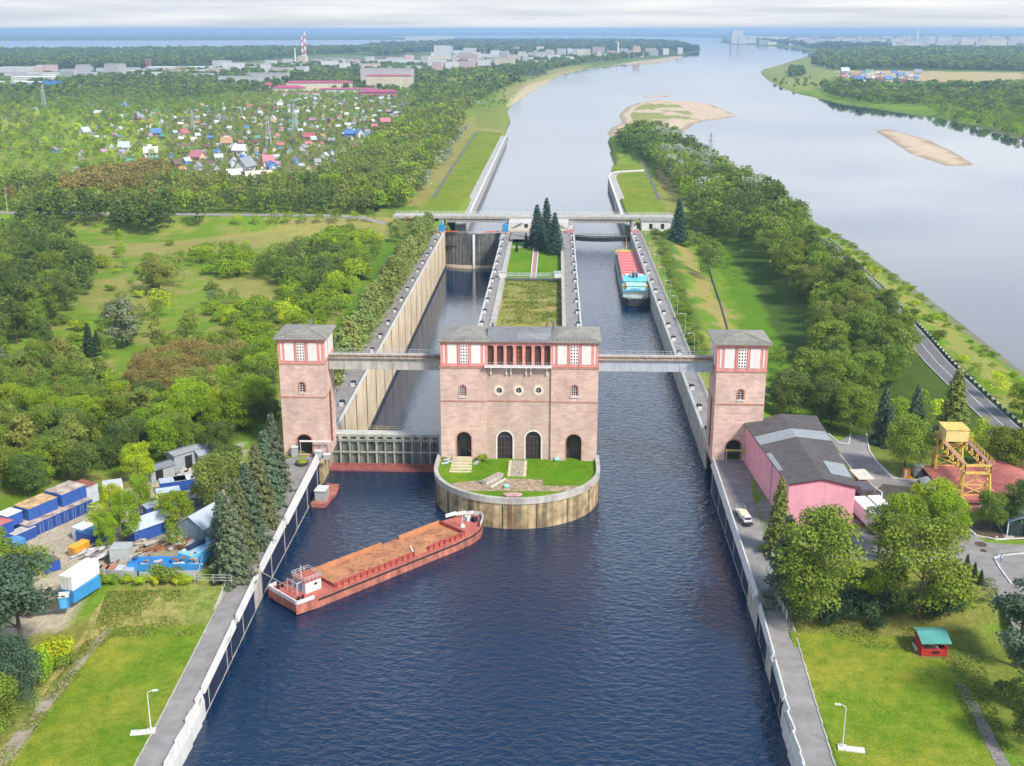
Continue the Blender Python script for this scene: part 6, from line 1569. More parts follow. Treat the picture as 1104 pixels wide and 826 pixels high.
# gabled sheds and huts
def gable(label, x, y, L_, W_, H_, rh, rz, wallc, roofc, name='shed', cat='shed', door=None, z=AZ):
    t = thing(name, label, cat, (x, y, z), rz, None, True)
    mb = MB(); mb.box(-L_ / 2, L_ / 2, -W_ / 2, W_ / 2, -.3, H_); mb.add([(-L_ / 2, -W_ / 2, H_ - .01), (-L_ / 2, W_ / 2, H_ - .01), (-L_ / 2, 0, H_ + rh), (L_ / 2, -W_ / 2, H_ - .01), (L_ / 2, W_ / 2, H_ - .01), (L_ / 2, 0, H_ + rh)], [(0, 2, 1), (3, 4, 5), (0, 3, 5, 2), (1, 2, 5, 4)])
    o = mb.build('wall', M_objc, t); o.color = (*wallc, 1)
    mb = MB(); e = .35; f = rh * (1 + 2 * e / W_)
    for s_ in (-1, 1):
        A = [(-L_ / 2 - e, s_ * (W_ / 2 + e), H_ + rh - f + .03), (L_ / 2 + e, s_ * (W_ / 2 + e), H_ + rh - f + .03), (L_ / 2 + e, 0, H_ + rh + .03), (-L_ / 2 - e, 0, H_ + rh + .03)]
        mb.add(A + [(a, b, c + .12) for a, b, c in A], [(0, 3, 2, 1), (4, 5, 6, 7), (0, 1, 5, 4), (1, 2, 6, 5), (2, 3, 7, 6), (3, 0, 4, 7)])
        k = -L_ / 2 + .2
        while k < L_ / 2 and L_ < 20:
            mb.bar((k, s_ * (W_ / 2 + e), H_ + rh - f + .17), (k, 0, H_ + rh + .17), .05); k += .6
    o = mb.build('roof', M_objm, t); o.color = (*roofc, 1)
    if door: mb = MB(); mb.box(door[0], door[1], -W_ / 2 - .05, -W_ / 2 - .003, 0, door[2]); mb.build('door', M_dark, t)
    return t
def pg(px, py, *a, **k): q = at(px, py, AZ); return gable(a[0], q[0], q[1], *a[1:], **k)
pg(220, 576, 'grey metal shed with ribbed silver roof beside the spruces', 8.5, 7.0, 3.6, 2.2, R(68), (.20, .26, .30), (.42, .48, .54))
pg(158, 576, 'blue hut with silver gable roof beside the scrap heap', 8.5, 5.2, 3.0, 1.5, R(50), BLUE, (.44, .50, .58))
pg(222, 498, 'grey metal shed with pale roof at the top of the yard', 6.5, 5, 3.2, 1.5, R(50), (.20, .24, .28), (.30, .34, .38))
pg(200, 503, 'tall pale grey workshop with black door at the yard top', 8, 3.4, 4.4, .4, R(50), (.30, .32, .35), (.3, .3, .3), door=(-1, 1, 3.4))
pg(172, 514, 'low grey workshop with dark doorway next to blue stairs', 6.5, 3.6, 2.8, .5, R(50), (.32, .34, .36), (.22, .23, .26), door=(-2, 0, 3))
q = at(186, 508, AZ)
t = thing('external_stairs', 'bright blue steel stairs between the two grey workshops', 'stairs', (q[0], q[1], AZ), R(50), None, True)
mb = MB(); mb.bar((-3, 0, .2), (2.5, 0, 4.6), .2, .3); mb.bar((-3, 1.6, .2), (2.5, 1.6, 4.6), .2, .3)
mb.build('stringer', M_blue, t)
for k in range(9): mb = MB(); u = k / 9; mb.box(-3 + 5.5 * u, -2.5 + 5.5 * u, 0, 1.6, .3 + 4.4 * u, .4 + 4.4 * u); mb.build('tread', M_blue, t)
mb = MB(); mb.box(2.5, 5, -.5, 2.2, 0, 4.6); mb.build('landing', M_blue, t)
pc(187, 528, 'blue container with silver roof, upper of two near the sandy lane', 6, 3.2, 2.6, R(25), BLUE, (.46, .52, .60), False)
pc(200, 526, 'blue container with pale roof right beside the sandy lane', 5, 3.4, 2.6, R(25), BLUE, (.58, .60, .66), False)
pc(182, 539, 'blue container with bright silver roof behind the yellow green tree', 5.4, 3.2, 2.5, R(25), BLUE, (.50, .58, .66), False)
pc(185, 546, 'red roofed blue cabin behind the yellow green tree', 4.6, 2.8, 2.4, R(15), BLUE, (.48, .13, .08), False)
pc(222, 544, 'flat pale roofed kiosk between the spruces and the yard lane', 6, 3.2, 2.2, R(-8), (.16, .18, .22), (.52, .56, .66), False)
pc(165, 556, 'small blue cabin behind the silver gable hut', 3.6, 3, 2.6, R(40), BLUE, (.36, .42, .5), False)
pc(122, 530, 'white panel box with blue trim behind the trees', 4.4, 3, 2.4, R(25), (.62, .66, .70), (.55, .58, .62), False)
# long low light-blue open container of scrap and turquoise one with a black pipe
def skip(label, px, py, L_, W_, H_, rz, col, fill_seed, name='open_container'):
    q = at(px, py, AZ); t = thing(name, label, 'container', (q[0], q[1], AZ), rz, None, True)
    mb = MB(); w_ = .12
    mb.box(-L_ / 2, L_ / 2, -W_ / 2, -W_ / 2 + w_, 0, H_); mb.box(-L_ / 2, L_ / 2, W_ / 2 - w_, W_ / 2, 0, H_); mb.box(-L_ / 2, -L_ / 2 + w_, -W_ / 2 + w_, W_ / 2 - w_, 0, H_); mb.box(L_ / 2 - w_, L_ / 2, -W_ / 2 + w_, W_ / 2 - w_, 0, H_); mb.box(-L_ / 2 + w_, L_ / 2 - w_, -W_ / 2 + w_, W_ / 2 - w_, 0, .2)
    k = -L_ / 2 + .4
    while k < L_ / 2: mb.box(k, k + .14, -W_ / 2 - .06, -W_ / 2, .1, H_ - .1); k += .6
    o = mb.build('body', M_objm, t); o.color = (*col, 1)
    r_ = random.Random(fill_seed); cols = [(.5, .48, .46), (.35, .14, .07), (.62, .60, .66), (.4, .3, .2), (.1, .1, .12)]
    for k in range(int(L_ * 1.6)):
        x, y = r_.uniform(-L_ / 2 + .8, L_ / 2 - .8), r_.uniform(-W_ / 2 + .5, W_ / 2 - .5)
        mb = MB(); a = r_.uniform(0, 3.1); l2 = r_.uniform(.4, 1.1); zz = r_.uniform(.5, H_ + .25)
        mb.bar((x - l2 * math.cos(a), y - .5 * math.sin(a) * l2, zz), (x + l2 * math.cos(a), y + .5 * math.sin(a) * l2, zz + r_.uniform(-.2, .2)), r_.uniform(.3, .8), r_.uniform(.15, .4)); o = mb.build('scrap', M_objm, t); o.color = (*r_.choice(cols), 1)
    return t
skip('long light blue open container full of scrap along the yard fence', 180, 613, 14.5, 3.6, 1.9, R(3), (.05, .27, .60), 5)
t = skip('turquoise container with dark blue pipe on top by the silver roofed shed', 217, 601, 9, 4.2, 2.4, R(62), (.10, .42, .66), 8)
mb = MB(); mb.box(-4.4, 4.4, -2, 2, 2.41, 2.5); o = mb.build('lid', M_objm, t); o.color = (.25, .5, .7, 1)
mb = MB(); mb.cyl((-2.8, .7, 3.0), (1.8, .7, 3.0), .55, .55, 12); mb.build('pipe', mat('pipe_navy', (.02, .04, .09), .5), t)
# scrap and timber heaps, individual pieces grouped per heap
def heap(label, px, py, w_, l_, h_, seed, cols, n_=26, name='scrap_heap'):
    q = at(px, py, AZ); t = thing(name, label, 'scrap heap', (q[0], q[1], AZ)); r_ = random.Random(seed)
    for k in range(n_):
        x, y = q[0] + r_.uniform(-w_, w_) / 2, q[1] + r_.uniform(-l_, l_) / 2; a = R(60) + r_.gauss(0, .5); l2 = r_.uniform(.7, 2.6); zz = AZ + .1 + r_.uniform(0, h_)
        mb = MB(); mb.bar((x - l2 * math.cos(a), y - l2 * math.sin(a), zz), (x + l2 * math.cos(a), y + l2 * math.sin(a), zz + r_.uniform(-.2, .4)), r_.uniform(.2, .9), r_.uniform(.1, .35)); o = mb.build('piece', M_objm, t); o.color = (*r_.choice(cols), 1)
    return t
TC = [(.40, .36, .30), (.50, .46, .40), (.30, .24, .18), (.34, .15, .08), (.24, .10, .05)]
heap('heap of grey timber and rusty beams below the blue hut', 152, 594, 5.5, 9, .9, 1, TC, 40, 'timber_heap')
heap('heap of brown rusty frames in the middle of the sandy yard', 188, 588, 7, 5, .9, 2, [(.3, .12, .06), (.4, .2, .1), (.22, .10, .06), (.6, .58, .6)], 26)
heap('stack of pale beams and plates beside the orange box', 98, 598, 6, 4.5, .8, 3, [(.5, .5, .5), (.42, .42, .4), (.25, .2, .18), (.6, .6, .6)], 28)
heap('low pile of white and brown boards behind the yard trees', 112, 560, 5, 4, .5, 6, [(.6, .55, .55), (.4, .25, .2), (.5, .5, .5)], 16)
heap('pile of bleached planks beside the pale sandy lane', 205, 510, 5, 4, .5, 7, [(.6, .55, .5), (.5, .45, .4)], 14)
for k, (px, c, lb) in enumerate(((104, (.55, .62, .70), 'pale blue'), (112, (.42, .22, .16), 'brown'), (120, (.50, .17, .10), 'rust red'), (130, (.50, .54, .60), 'light grey'), (140, (.42, .46, .50), 'grey'))):
    q = at(px, 618, AZ); mb = MB(); mb.box(q[0] - 1, q[0] + 1, q[1] - 1.3, q[1] + 1.3, AZ + .05, AZ + 1.2); o = mb.build('flat_crate', M_objm); o.color = (*c, 1); tag(o, 'low %s crate behind the concrete yard fence' % lb, 'crate')
def fence(label, pts, h, m, post=3., z=AZ, name='fence', th=.12):
    P = [Vector(at(x, y, z)) for x, y in pts]; t = thing(name, label, 'fence', tuple(P[0]))
    mb, mp_ = MB(), MB()
    for a, b in zip(P[:-1], P[1:]):
        mb.bar(a + Vector((0, 0, h / 2)), b + Vector((0, 0, h / 2)), th, h - .1); n_ = max(1, int((b - a).length / post))
        for k in range(n_ + 1): p = a.lerp(b, k / n_); mp_.bar(p, p + Vector((0, 0, h + .1)), th * 2)
    mb.build('panel', m, t); mp_.build('post', M_conc, t); return t
fence('grey concrete slab fence along the lower side of the yard', [(95, 622), (150, 627), (214, 625)], 2.1, M_steel)
fence('dark metal fence piece beside the portable toilet', [(28, 660), (66, 656)], 2, M_dconc)
def mesh_fence(label, pts, h, m, z=AZ, step=2.6, zf=None):
    P = [Vector(at(x, y, z)) for x, y in pts]; P = [Vector((p.x, p.y, zf(p.x, p.y) if zf else z)) for p in P]
    mb = MB(); railing(mb, [tuple(p) for p in P], h, step, .09, 2); tag(mb.build('mesh_fence', m), label, 'fence')
mesh_fence('pale wire fence across the grass between yard and low wall', [(210, 628), (250, 629)], 1.8, M_rail)
mesh_fence('pale green wire fence beside the turquoise container', [(214, 626), (218, 610), (233, 575)], 1.8, M_rail)
mesh_fence('long blue green wire fence on the grass slope behind the left tower', [(345, 408), (365, 372), (395, 326), (418, 286)], 2.0, mat('fence_teal', (.10, .20, .19), .7), 5.5, 2.6, gz)
mesh_fence('thin railing of the small lot at the right edge', [(1076, 600), (1104, 597)], 1.2, M_steel)
mesh_fence('wire fence and low wall beside the far spruce on the right walkway', [(826, 618), (832, 638), (848, 668)], 1.8, M_rail)

# ---- red picnic hut
q = atg(1003, 702)
t = thing('picnic_hut', 'small red wooden hut with green sloping roof on the lawn', 'hut', tuple(q), R(2), None, True)
M_hr = mat('hut_red', (.42, .03, .02), .7, var=.2, scale=2)
for x in (-2.2, 2.2):
    for y in (-1.9, 1.9): mb = MB(); mb.bar((x, y, 0), (x, y, 2.9 if y < 0 else 3.4), .2); mb.build('post', M_hr, t)
mb = MB()
for k in range(4): mb.box(-2.2, 2.2, -1.96, -1.84, .15 + k * .36, .43 + k * .36)
mb.build('wall', M_hr, t); 
for sx_ in (-1, 1):
    mb = MB()
    for k in range(8 if sx_ < 0 else 4): mb.box(sx_ * 2.26 - .06, sx_ * 2.26 + .06, -1.9, 1.9, .15 + k * .36, .43 + k * .36)
    mb.build('wall', M_hr, t)
mb = MB(); mb.box(-2.2, 2.2, 1.84, 1.96, .1, 3.2); mb.build('wall', M_hr, t)
mb = MB(); A = [(-2.7, -2.6, 2.85), (2.7, -2.6, 2.85), (2.7, .6, 3.75), (-2.7, .6, 3.75), (2.7, 2.5, 3.3), (-2.7, 2.5, 3.3)]
mb.add(A + [(a, b, c + .12) for a, b, c in A], [(3, 2, 1, 0), (5, 4, 2, 3), (6, 7, 8, 9), (9, 8, 10, 11), (0, 1, 7, 6), (1, 2, 8, 7), (2, 4, 10, 8), (4, 5, 11, 10), (5, 3, 9, 11), (3, 0, 6, 9)]); mb.build('roof', mat('hut_green', (.09, .30, .27), .5, var=.1), t)
mb = MB(); mb.box(-.5, .8, -2.02, -1.97, .6, 1.1); mb.build('window', M_dark, t)
mb = MB(); mb.box(-1.4, 1.4, -.5, .5, .7, .8); mb.build('table', M_wood, t)
q = atg(990, 700); mb = MB(); mb.box(q[0] - .7, q[0] + .5, q[1] - .6, q[1] + 1.6, q[2] + .05, q[2] + .5); tag(mb.build('stone_bench', M_white), 'white stone bench just left of the red hut', 'bench')
ramp(sheet('path', poly_g([(982, 688), (1018, 690), (1026, 712), (984, 708)]), LZ + .02, m_grass('worn_grass', (.16, .17, .03), (.27, .25, .06), .6, .5)))

# ---- vehicles and small things on the right
def truck_small():
    q = atw(803, 562); t = thing('cargo_truck', 'cream flatbed truck with railed bed on the walkway by the pink hall', 'truck', (q[0], q[1], q[2] + .1), R(97), None, True); t.scale = (.85, .82, .85)
    mb = MB(); mb.box(-1.2, 5.6, -1.25, 1.25, .95, 1.25); mb.box(-1.2, 3.2, -1.15, 1.15, 1.26, 1.95); mb.build('bed', mat('truck_cream', (.66, .63, .48), .6), t)
    mb = MB(); railing(mb, [(3.2, -1.2, 1.25), (5.5, -1.2, 1.25), (5.5, 1.2, 1.25), (3.2, 1.2, 1.25)], 1.3, .6, .07); mb.build('railing', M_steel, t)
    mb = MB(); mb.box(-3.0, -1.4, -1.05, 1.05, .7, 1.5); mb.add([(-2.8, -.95, 1.5), (-1.45, -.95, 1.5), (-1.45, .95, 1.5), (-2.8, .95, 1.5), (-2.4, -.85, 2.3), (-1.5, -.85, 2.3), (-1.5, .85, 2.3), (-2.4, .85, 2.3)], [(4, 5, 6, 7), (0, 1, 5, 4), (1, 2, 6, 5), (2, 3, 7, 6), (3, 0, 4, 7)]); cab = mb.build('cab', M_panel, t)
    mb = MB(); mb.box(-2.92, -2.62, -.8, .8, 1.55, 2.1); mb.build('windscreen', M_glass, cab)
    mb = MB(); mb.box(-4.2, -3.02, -1., 1., .5, .95); mb.build('bumper', M_black, t)
    for x in (-2.2, .6, 4.2):
        for s_ in (-1, 1): mb = MB(); mb.cyl((x, s_ * 1.0, .48), (x, s_ * 1.28, .48), .48, .48, 12); w_ = mb.build('wheel', M_black, t); mb = MB(); mb.cyl((x, s_ * 1.285, .48), (x, s_ * 1.3, .48), .25, .25, 10); mb.build('rim', M_steel, w_)
truck_small()
def trailer(label, px, py, L_, W_, H_, rz, col, dark=False, awn=False):
    q = at(px, py, AZ); t = thing('box_trailer', label, 'trailer', (q[0], q[1], AZ + .06), rz, None, True)
    mb = MB(); mb.box(-L_ / 2, L_ / 2, -W_ / 2, W_ / 2, .9, H_); o = mb.build('body', M_objm, t); o.color = (*col, 1)
    mb = MB(); mb.box(-L_ / 2 - .05, L_ / 2 + .05, -W_ / 2 - .05, W_ / 2 + .05, H_ + .003, H_ + .12); o = mb.build('roof', M_objm, t); o.color = ((.78, .79, .80, 1) if not dark else (.09, .09, .11, 1))
    mb = MB(); mb.box(-L_ / 2 + .3, L_ / 2 - .3, -W_ / 2 + .2, W_ / 2 - .2, .6, .895); mb.build('chassis', M_black, t)
    for x in (-L_ / 2 + 1.2, -L_ / 2 + 2.3, L_ / 2 - 1.8):
        for s_ in (-1, 1): mb = MB(); mb.cyl((x, s_ * (W_ / 2 - .3), .5), (x, s_ * (W_ / 2), .5), .5, .5, 12); mb.build('wheel', M_black, t)
    mb = MB(); mb.box(-L_ / 2 - .06, -L_ / 2 - .003, -W_ / 2 + .2, -.03, 1.0, H_ - .15); mb.box(-L_ / 2 - .06, -L_ / 2 - .003, .03, W_ / 2 - .2, 1.0, H_ - .15); mb.build('door', M_panel if not dark else M_dconc, t)
    return t
trailer('long white box trailer nearest the pink hall', 936, 566, 12.5, 3.0, 4.1, R(99), (.66, .69, .73))
trailer('white box trailer right of the long one, half under the trees', 951, 563, 11, 2.8, 4.0, R(99), (.62, .66, .72))
trailer('short dark grey box container behind the white trailers', 931, 536, 5.2, 2.9, 2.8, R(96), (.15, .15, .19), True)
q = at(928, 524, AZ); t = thing('carport', 'cream roofed open carport behind the dark container', 'carport', (q[0], q[1], AZ), R(96), None, True)
mb = MB(); mb.box(-3.2, 3.2, -1.9, 1.9, 2.9, 3.1); mb.build('roof', mat('carport_cream', (.62, .58, .50), .7, var=.2), t)
for x in (-3, 0, 3):
    for y in (-1.7, 1.7): mb = MB(); mb.bar((x, y, 0), (x, y, 2.9), .14); mb.build('post', M_steel, t)
mb = MB(); mb.box(-2.6, 2.6, -1.4, 1.4, .05, 1.5); mb.build('stored_crate', M_rust, t)
q = at(977, 515, AZ); t = thing('booth', 'small orange booth at the kerb of the service road', 'booth', (q[0], q[1], AZ)); mb = MB(); mb.box(q[0] - .7, q[0] + .7, q[1] - .6, q[1] + .6, AZ, AZ + 2.2); mb.build('cabin', mat('booth_orange', (.66, .28, .03), .6), t)
mb = MB(); mb.box(q[0] - .65, q[0] - .1, q[1] - .66, q[1] - .603, AZ + .3, AZ + 2.); mb.build('door', M_panel, t); mb = MB(); mb.box(q[0] - 1.1, q[0] + 1.2, q[1] - 1.1, q[1] + .9, AZ + .01, AZ + .3); mb.build('base', MATS['booth_orange'], t)
q = at(989, 513, AZ); t = thing('transformer_box', 'grey metal transformer box beside the orange booth', 'cabinet', (q[0], q[1], AZ)); mb = MB(); mb.box(q[0] - 1.1, q[0] + 1.1, q[1] - 1, q[1] + 1, AZ + .2, AZ + 2.6); mb.build('body', mat('box_grey', (.27, .27, .29), .6), t); mb = MB(); mb.box(q[0] - 1.2, q[0] + 1.2, q[1] - 1.1, q[1] + 1.1, AZ + 2.603, AZ + 2.75); mb.build('lid', M_steel, t)
q = at(1074, 581, AZ); t = thing('traffic_cone', 'small red and white cone on the kerb by the kiosk', 'cone', (q[0], q[1], AZ)); mb = MB(); mb.cyl((q[0], q[1], AZ + .05), (q[0], q[1], AZ + 1), .35, .08, 10); mb.build('cone', mat('cone_red', (.6, .08, .04), .6), t); mb = MB(); mb.cyl((q[0], q[1], AZ + .4), (q[0], q[1], AZ + .65), .26, .19, 10); mb.build('band', M_white, t)
for (px, py, a, b_, lb) in ((1057, 587, 2.6, 1.6, ''), (1060, 594, 1.4, .9, '')):
    q = at(px, py, AZ); sheet('manhole_patch', [(q[0] + a * .5 * math.cos(k * .52), q[1] + b_ * .9 * math.sin(k * .52)) for k in range(12)], YR + .01, MATS['puddled_mud'])
# standing person by the fenced lot
def person(label, px, py, top, trous, skin=(.5, .33, .25)):
    q = at(px, py, AZ + .06); t = thing('person', label, 'person', (q[0], q[1], AZ + .06), 0, None, True)
    me = bpy.data.meshes.new('body'); J = [(0, 0, .95), (0, 0, 1.2), (0, 0, 1.45), (0, -.01, 1.55), (0, -.02, 1.68), (-.1, 0, .9), (-.12, .05, .48), (-.12, .1, .06), (-.12, -.08, .03), (.1, 0, .9), (.13, -.1, .48), (.13, -.12, .06), (.13, -.28, .03), (-.2, 0, 1.42), (-.27, 0, 1.15), (-.26, -.1, .92), (.2, 0, 1.42), (.28, -.02, 1.15), (.3, -.16, .95)]
    E = [(0, 1), (1, 2), (2, 3), (3, 4), (0, 5), (5, 6), (6, 7), (7, 8), (0, 9), (9, 10), (10, 11), (11, 12), (2, 13), (13, 14), (14, 15), (2, 16), (16, 17), (17, 18)]
    rd = [.14, .13, .13, .06, .11, .1, .065, .045, .04, .1, .065, .045, .04, .065, .045, .035, .065, .045, .035]
    me.from_pydata(J, E, []); o = bpy.data.objects.new('body', me); COL.objects.link(o); o.parent = t
    md = o.modifiers.new('skin', 'SKIN'); me.skin_vertices[0].data[0].use_root = True
    for i, r_ in enumerate(rd): me.skin_vertices[0].data[i].radius = (r_, r_)
    o.modifiers.new('sub', 'SUBSURF').levels = 1
    me.materials.append(mat('clothes_' + label[:9].replace(' ', '_'), trous, .8))
    mb = MB(); mb.cyl((0, 0, .98), (0, 0, 1.46), .19, .17, 10); mb.build('jacket', mat('jacket', top, .8), t)
    mb = MB(); mb.ball((0, .02, 1.72), .115, 8); mb.build('hair', mat('hair', (.05, .03, .02), .8), t)
person('person in pale top and blue trousers by the small lot', 1079, 606, (.6, .62, .68), (.05, .12, .4))

# power poles and pylons
def wood_pole(label, px, py, h, z=3.5):
    q = at(px, py, z); z0 = gz(q[0], q[1]); t = thing('utility_pole', label, 'utility pole', (q[0], q[1], z0)); mb = MB(); mb.cyl((q[0], q[1], z0 - .5), (q[0], q[1], z0 + h), .2, .13, 8); mb.build('pole', M_conc, t)
    mb = MB(); mb.bar((q[0] - .9, q[1], z0 + h - .6), (q[0] + .9, q[1], z0 + h - .6), .14); mb.build('crossarm', M_conc, t)
wood_pole('pale utility pole standing in the left meadow between trees', 39, 391, 9.5)
wood_pole('leaning pale utility pole at the left edge of the wood', 1, 474, 11)
wood_pole('tall pale pole beside the road at the far left', 9, 234, 14, 7)
def pylon(label, px, py, h, z=3):
    q = at(px, py, z); x, y = q[0], q[1]; z0 = gz(x, y); t = thing('power_pylon', label, 'pylon', (x, y, z0)); mb = MB(); n_ = 6; w0 = h * .09
    C4 = [(-1, -1), (1, -1), (1, 1), (-1, 1)]; wd = lambda u: w0 * (1 - .85 * u)
    for k in range(n_):
        u, v = k / n_, (k + 1) / n_
        for i in range(4):
            a, b = C4[i], C4[(i + 1) % 4]; P = lambda c, s_: (x + c[0] * wd(s_), y + c[1] * wd(s_), z0 + h * s_)
            mb.bar(P(a, u), P(a, v), .35); mb.bar(P(a, u), P(b, v), .2); mb.bar(P(b, u), P(a, v), .2)
    mb.build('tower', M_steel, t); mb = MB()
    for s_ in (.62, .76, .9): mb.bar((x - h * .12, y, z0 + h * s_), (x + h * .12, y, z0 + h * s_), .5)
    mb.build('crossarm', M_steel, t)
pylon('steel lattice pylon on the wooded spit beside the river', 765, 180, 28)
pylon('steel lattice pylon in the far right bank forest', 932, 62, 62)
pylon('small steel lattice pylon beyond the village on the right bank', 1021, 62, 48)
for k, (px, py, h) in enumerate(((290, 158, 30), (208, 140, 22), (318, 141, 30), (48, 118, 34))):
    pylon('lattice pylon among the garden plots, %s nearest the road bridge' % ('nearest', 'third', 'second', 'farthest')[k].replace('nearest', 'the one') if k == 0 else 'lattice pylon among the garden plots, %s from the road bridge' % ('', 'third', 'second', 'fourth')[k], px, py, h)
# concrete drain in the right gully
mb = MB(); P = [(761, 250), (762, 268), (768, 290), (778, 320), (786, 352)]
for a, b in zip(P[:-1], P[1:]):
    A, B_ = Vector(at(*a, AZ)), Vector(at(*b, AZ)); n_ = 6
    for i in range(n_):
        u, v = A.lerp(B_, i / n_), A.lerp(B_, (i + 1) / n_); mb.bar((u.x, u.y, gz(u.x, u.y) + .35), (v.x, v.y, gz(v.x, v.y) + .35), .5, .4)
tag(mb.build('drain_wall', M_dconc), 'low dark concrete channel running down the green gully on the right', 'drain')
# ---------------------------------------------------------------- trees
def leaf_quads(centers, normals, sizes, seed):
    """many small leaf clump faces: returns verts (4n,3) and faces (n,4)"""
    r = np.random.RandomState(seed); n = len(centers)
    nn = normals + r.randn(n, 3) * .55; nn /= np.linalg.norm(nn, axis=1)[:, None]
    a = np.cross(nn, r.randn(n, 3)); a /= np.linalg.norm(a, axis=1)[:, None]; b = np.cross(nn, a)
    s = sizes[:, None] * .5; sh = r.uniform(.55, 1.1, (n, 1))
    v = np.stack([centers - a * s - b * s * sh, centers + a * s * .7 - b * s * sh * .8, centers + a * s + b * s * sh, centers - a * s * .6 + b * s * sh * .9], 1)
    return v.reshape(-1, 3), np.arange(4 * n).reshape(-1, 4)
def crown_points(kind, n, seed, h=1.):
    """unit tree, height 1. Points and outward normals in the crown's volume, clump by clump"""
    r = np.random.RandomState(seed); P = []; Nn = []; Cc = []
    if kind == 'spruce':
        k = 0; tiers = 15
        for i in range(n):
            u = r.rand() ** .62                                  # 0 top .. 1 base
            tier = (np.floor(u * tiers) + r.rand() ** .5) / tiers
            z = 1 - .94 * tier; rad = .02 + .185 * tier ** .85 * (.72 + .28 * ((u * tiers) % 1)) ; a = r.rand() * 2 * math.pi
            br = .78 + .3 * math.sin(a * 5 + np.floor(u * tiers) * 2.4 + seed); q = rad * br * (.35 + .65 * r.rand() ** .35)
            P.append((q * math.cos(a), q * math.sin(a), z - q * .28)); Nn.append((math.cos(a), math.sin(a), .75)); Cc.append(.8 + .4 * r.rand())
        return np.array(P), np.array(Nn), np.array(Cc)
    if kind == 'poplar': L_ = [(r.uniform(-.05, .05), r.uniform(-.05, .05), z, w_) for z, w_ in zip(np.linspace(.2, .93, 11), (.09, .12, .13, .135, .13, .125, .115, .1, .085, .07, .045))]
    elif kind == 'pine': L_ = [(r.uniform(-.17, .17), r.uniform(-.17, .17), r.uniform(.45, .92), r.uniform(.07, .12)) for _ in range(15)] + [(0, 0, .93, .09)]
    elif kind == 'bush':
        L_ = [(r.uniform(-.5, .5), r.uniform(-.5, .5), r.uniform(.3, .62), r.uniform(.22, .4)) for _ in range(11)]
    elif kind == 'tall':
        L_ = []
        for i in range(24):
            z = .2 + .72 * r.rand(); w_ = .16 * math.sin(math.pi * min(1, (z - .08) / .95) ** .9) + .02; a = r.rand() * 6.28
            L_.append((w_ * math.cos(a), w_ * math.sin(a), z, r.uniform(.075, .125)))
        L_.append((0, 0, .9, .09))
    else:
        L_ = []; wd = .30
        for i in range(30):
            z = .25 + .62 * r.rand(); w_ = wd * math.sqrt(max(.05, 1 - ((z - .5) / .47) ** 2)) * (.6 + .35 * r.rand()); a = r.rand() * 6.28
            L_.append((w_ * math.cos(a), w_ * math.sin(a), z, r.uniform(.085, .16)))
        L_ += [(0, 0, .84, .13), (.05, -.03, .6, .22)]
    W_ = np.array([l[3] ** 2 for l in L_]); W_ /= W_.sum()
    for li, (x, y, z, w_) in enumerate(L_):
        m = max(4, int(n * W_[li])); d = r.randn(m, 3); d /= np.linalg.norm(d, axis=1)[:, None]; d[:, 2] = np.where(d[:, 2] < -.35, -d[:, 2], d[:, 2])
        rr = w_ * (1 - .38 * r.rand(m, 1) ** 1.6); p = np.array([x, y, z]) + d * rr * np.array([1, 1, .9 if kind != 'poplar' else 1.2]) + r.randn(m, 3) * .012
        P.append(p); Nn.append(d); Cc.append(np.full(m, .82 + .36 * r.rand()) * (.88 + .24 * r.rand(m)))
    return np.concatenate(P), np.concatenate(Nn), np.concatenate(Cc)
def mesh_from(name, V, Fq, C, mats):
    me = bpy.data.meshes.new(name); fast_mesh(me, V, Fq, 4)
    ca = me.color_attributes.new('col', 'FLOAT_COLOR', 'POINT'); A = np.ones((len(V), 4), np.float32); A[:, :3] = C; ca.data.foreach_set('color', A.ravel())
    for m in mats: me.materials.append(m)
    me.polygons.foreach_set('use_smooth', [False] * len(Fq))
    return me
def vcol(c, n, seed, hue=.12):
    r = np.random.RandomState(seed); C = np.repeat(c[:, None], 3, 1); C = C * (1 + (r.rand(len(c), 3) - .5) * hue)
    return np.repeat(C, 4, 0)
NQ = {'broad': 11000, 'tall': 4200, 'poplar': 2200, 'spruce': 5200, 'pine': 4200, 'bush': 1800}
SZ = {'broad': .0205, 'tall': .027, 'poplar': .036, 'spruce': .024, 'pine': .022, 'bush': .075}
def trunk_mesh(kind, seed):
    mb = MB(); r = random.Random(seed); top = {'spruce': .93, 'pine': .85, 'poplar': .8, 'bush': .35}.get(kind, .7); w_ = {'bush': .03, 'spruce': .016, 'poplar': .014}.get(kind, .019)
    z, x, y = -.03, 0, 0
    for k in range(5):
        z2 = z + (top + .03) / 5; x2, y2 = x + r.uniform(-.01, .01), y + r.uniform(-.01, .01); mb.cyl((x, y, z), (x2, y2, z2), w_ * (1 - .17 * k), w_ * (1 - .17 * (k + 1)), 6, cap=False); x, y, z = x2, y2, z2
    if kind != 'spruce':
        for k in range(7 if kind != 'bush' else 5):
            a = k * 2.4 + r.random(); z0 = r.uniform(.22, .6) * top / .7; l_ = r.uniform(.12, .22) * (.5 if kind == 'poplar' else 1.6 if kind == 'bush' else 1); mb.cyl((0, 0, z0), (l_ * math.cos(a), l_ * math.sin(a), z0 + l_ * .9), w_ * .4, w_ * .12, 5, cap=False)
    me = bpy.data.meshes.new('trunk'); me.from_pydata(mb.v, [], mb.f); me.materials.append(M_birch if kind == 'poplar' else M_bark); me.update(); return me
PROTO = {}
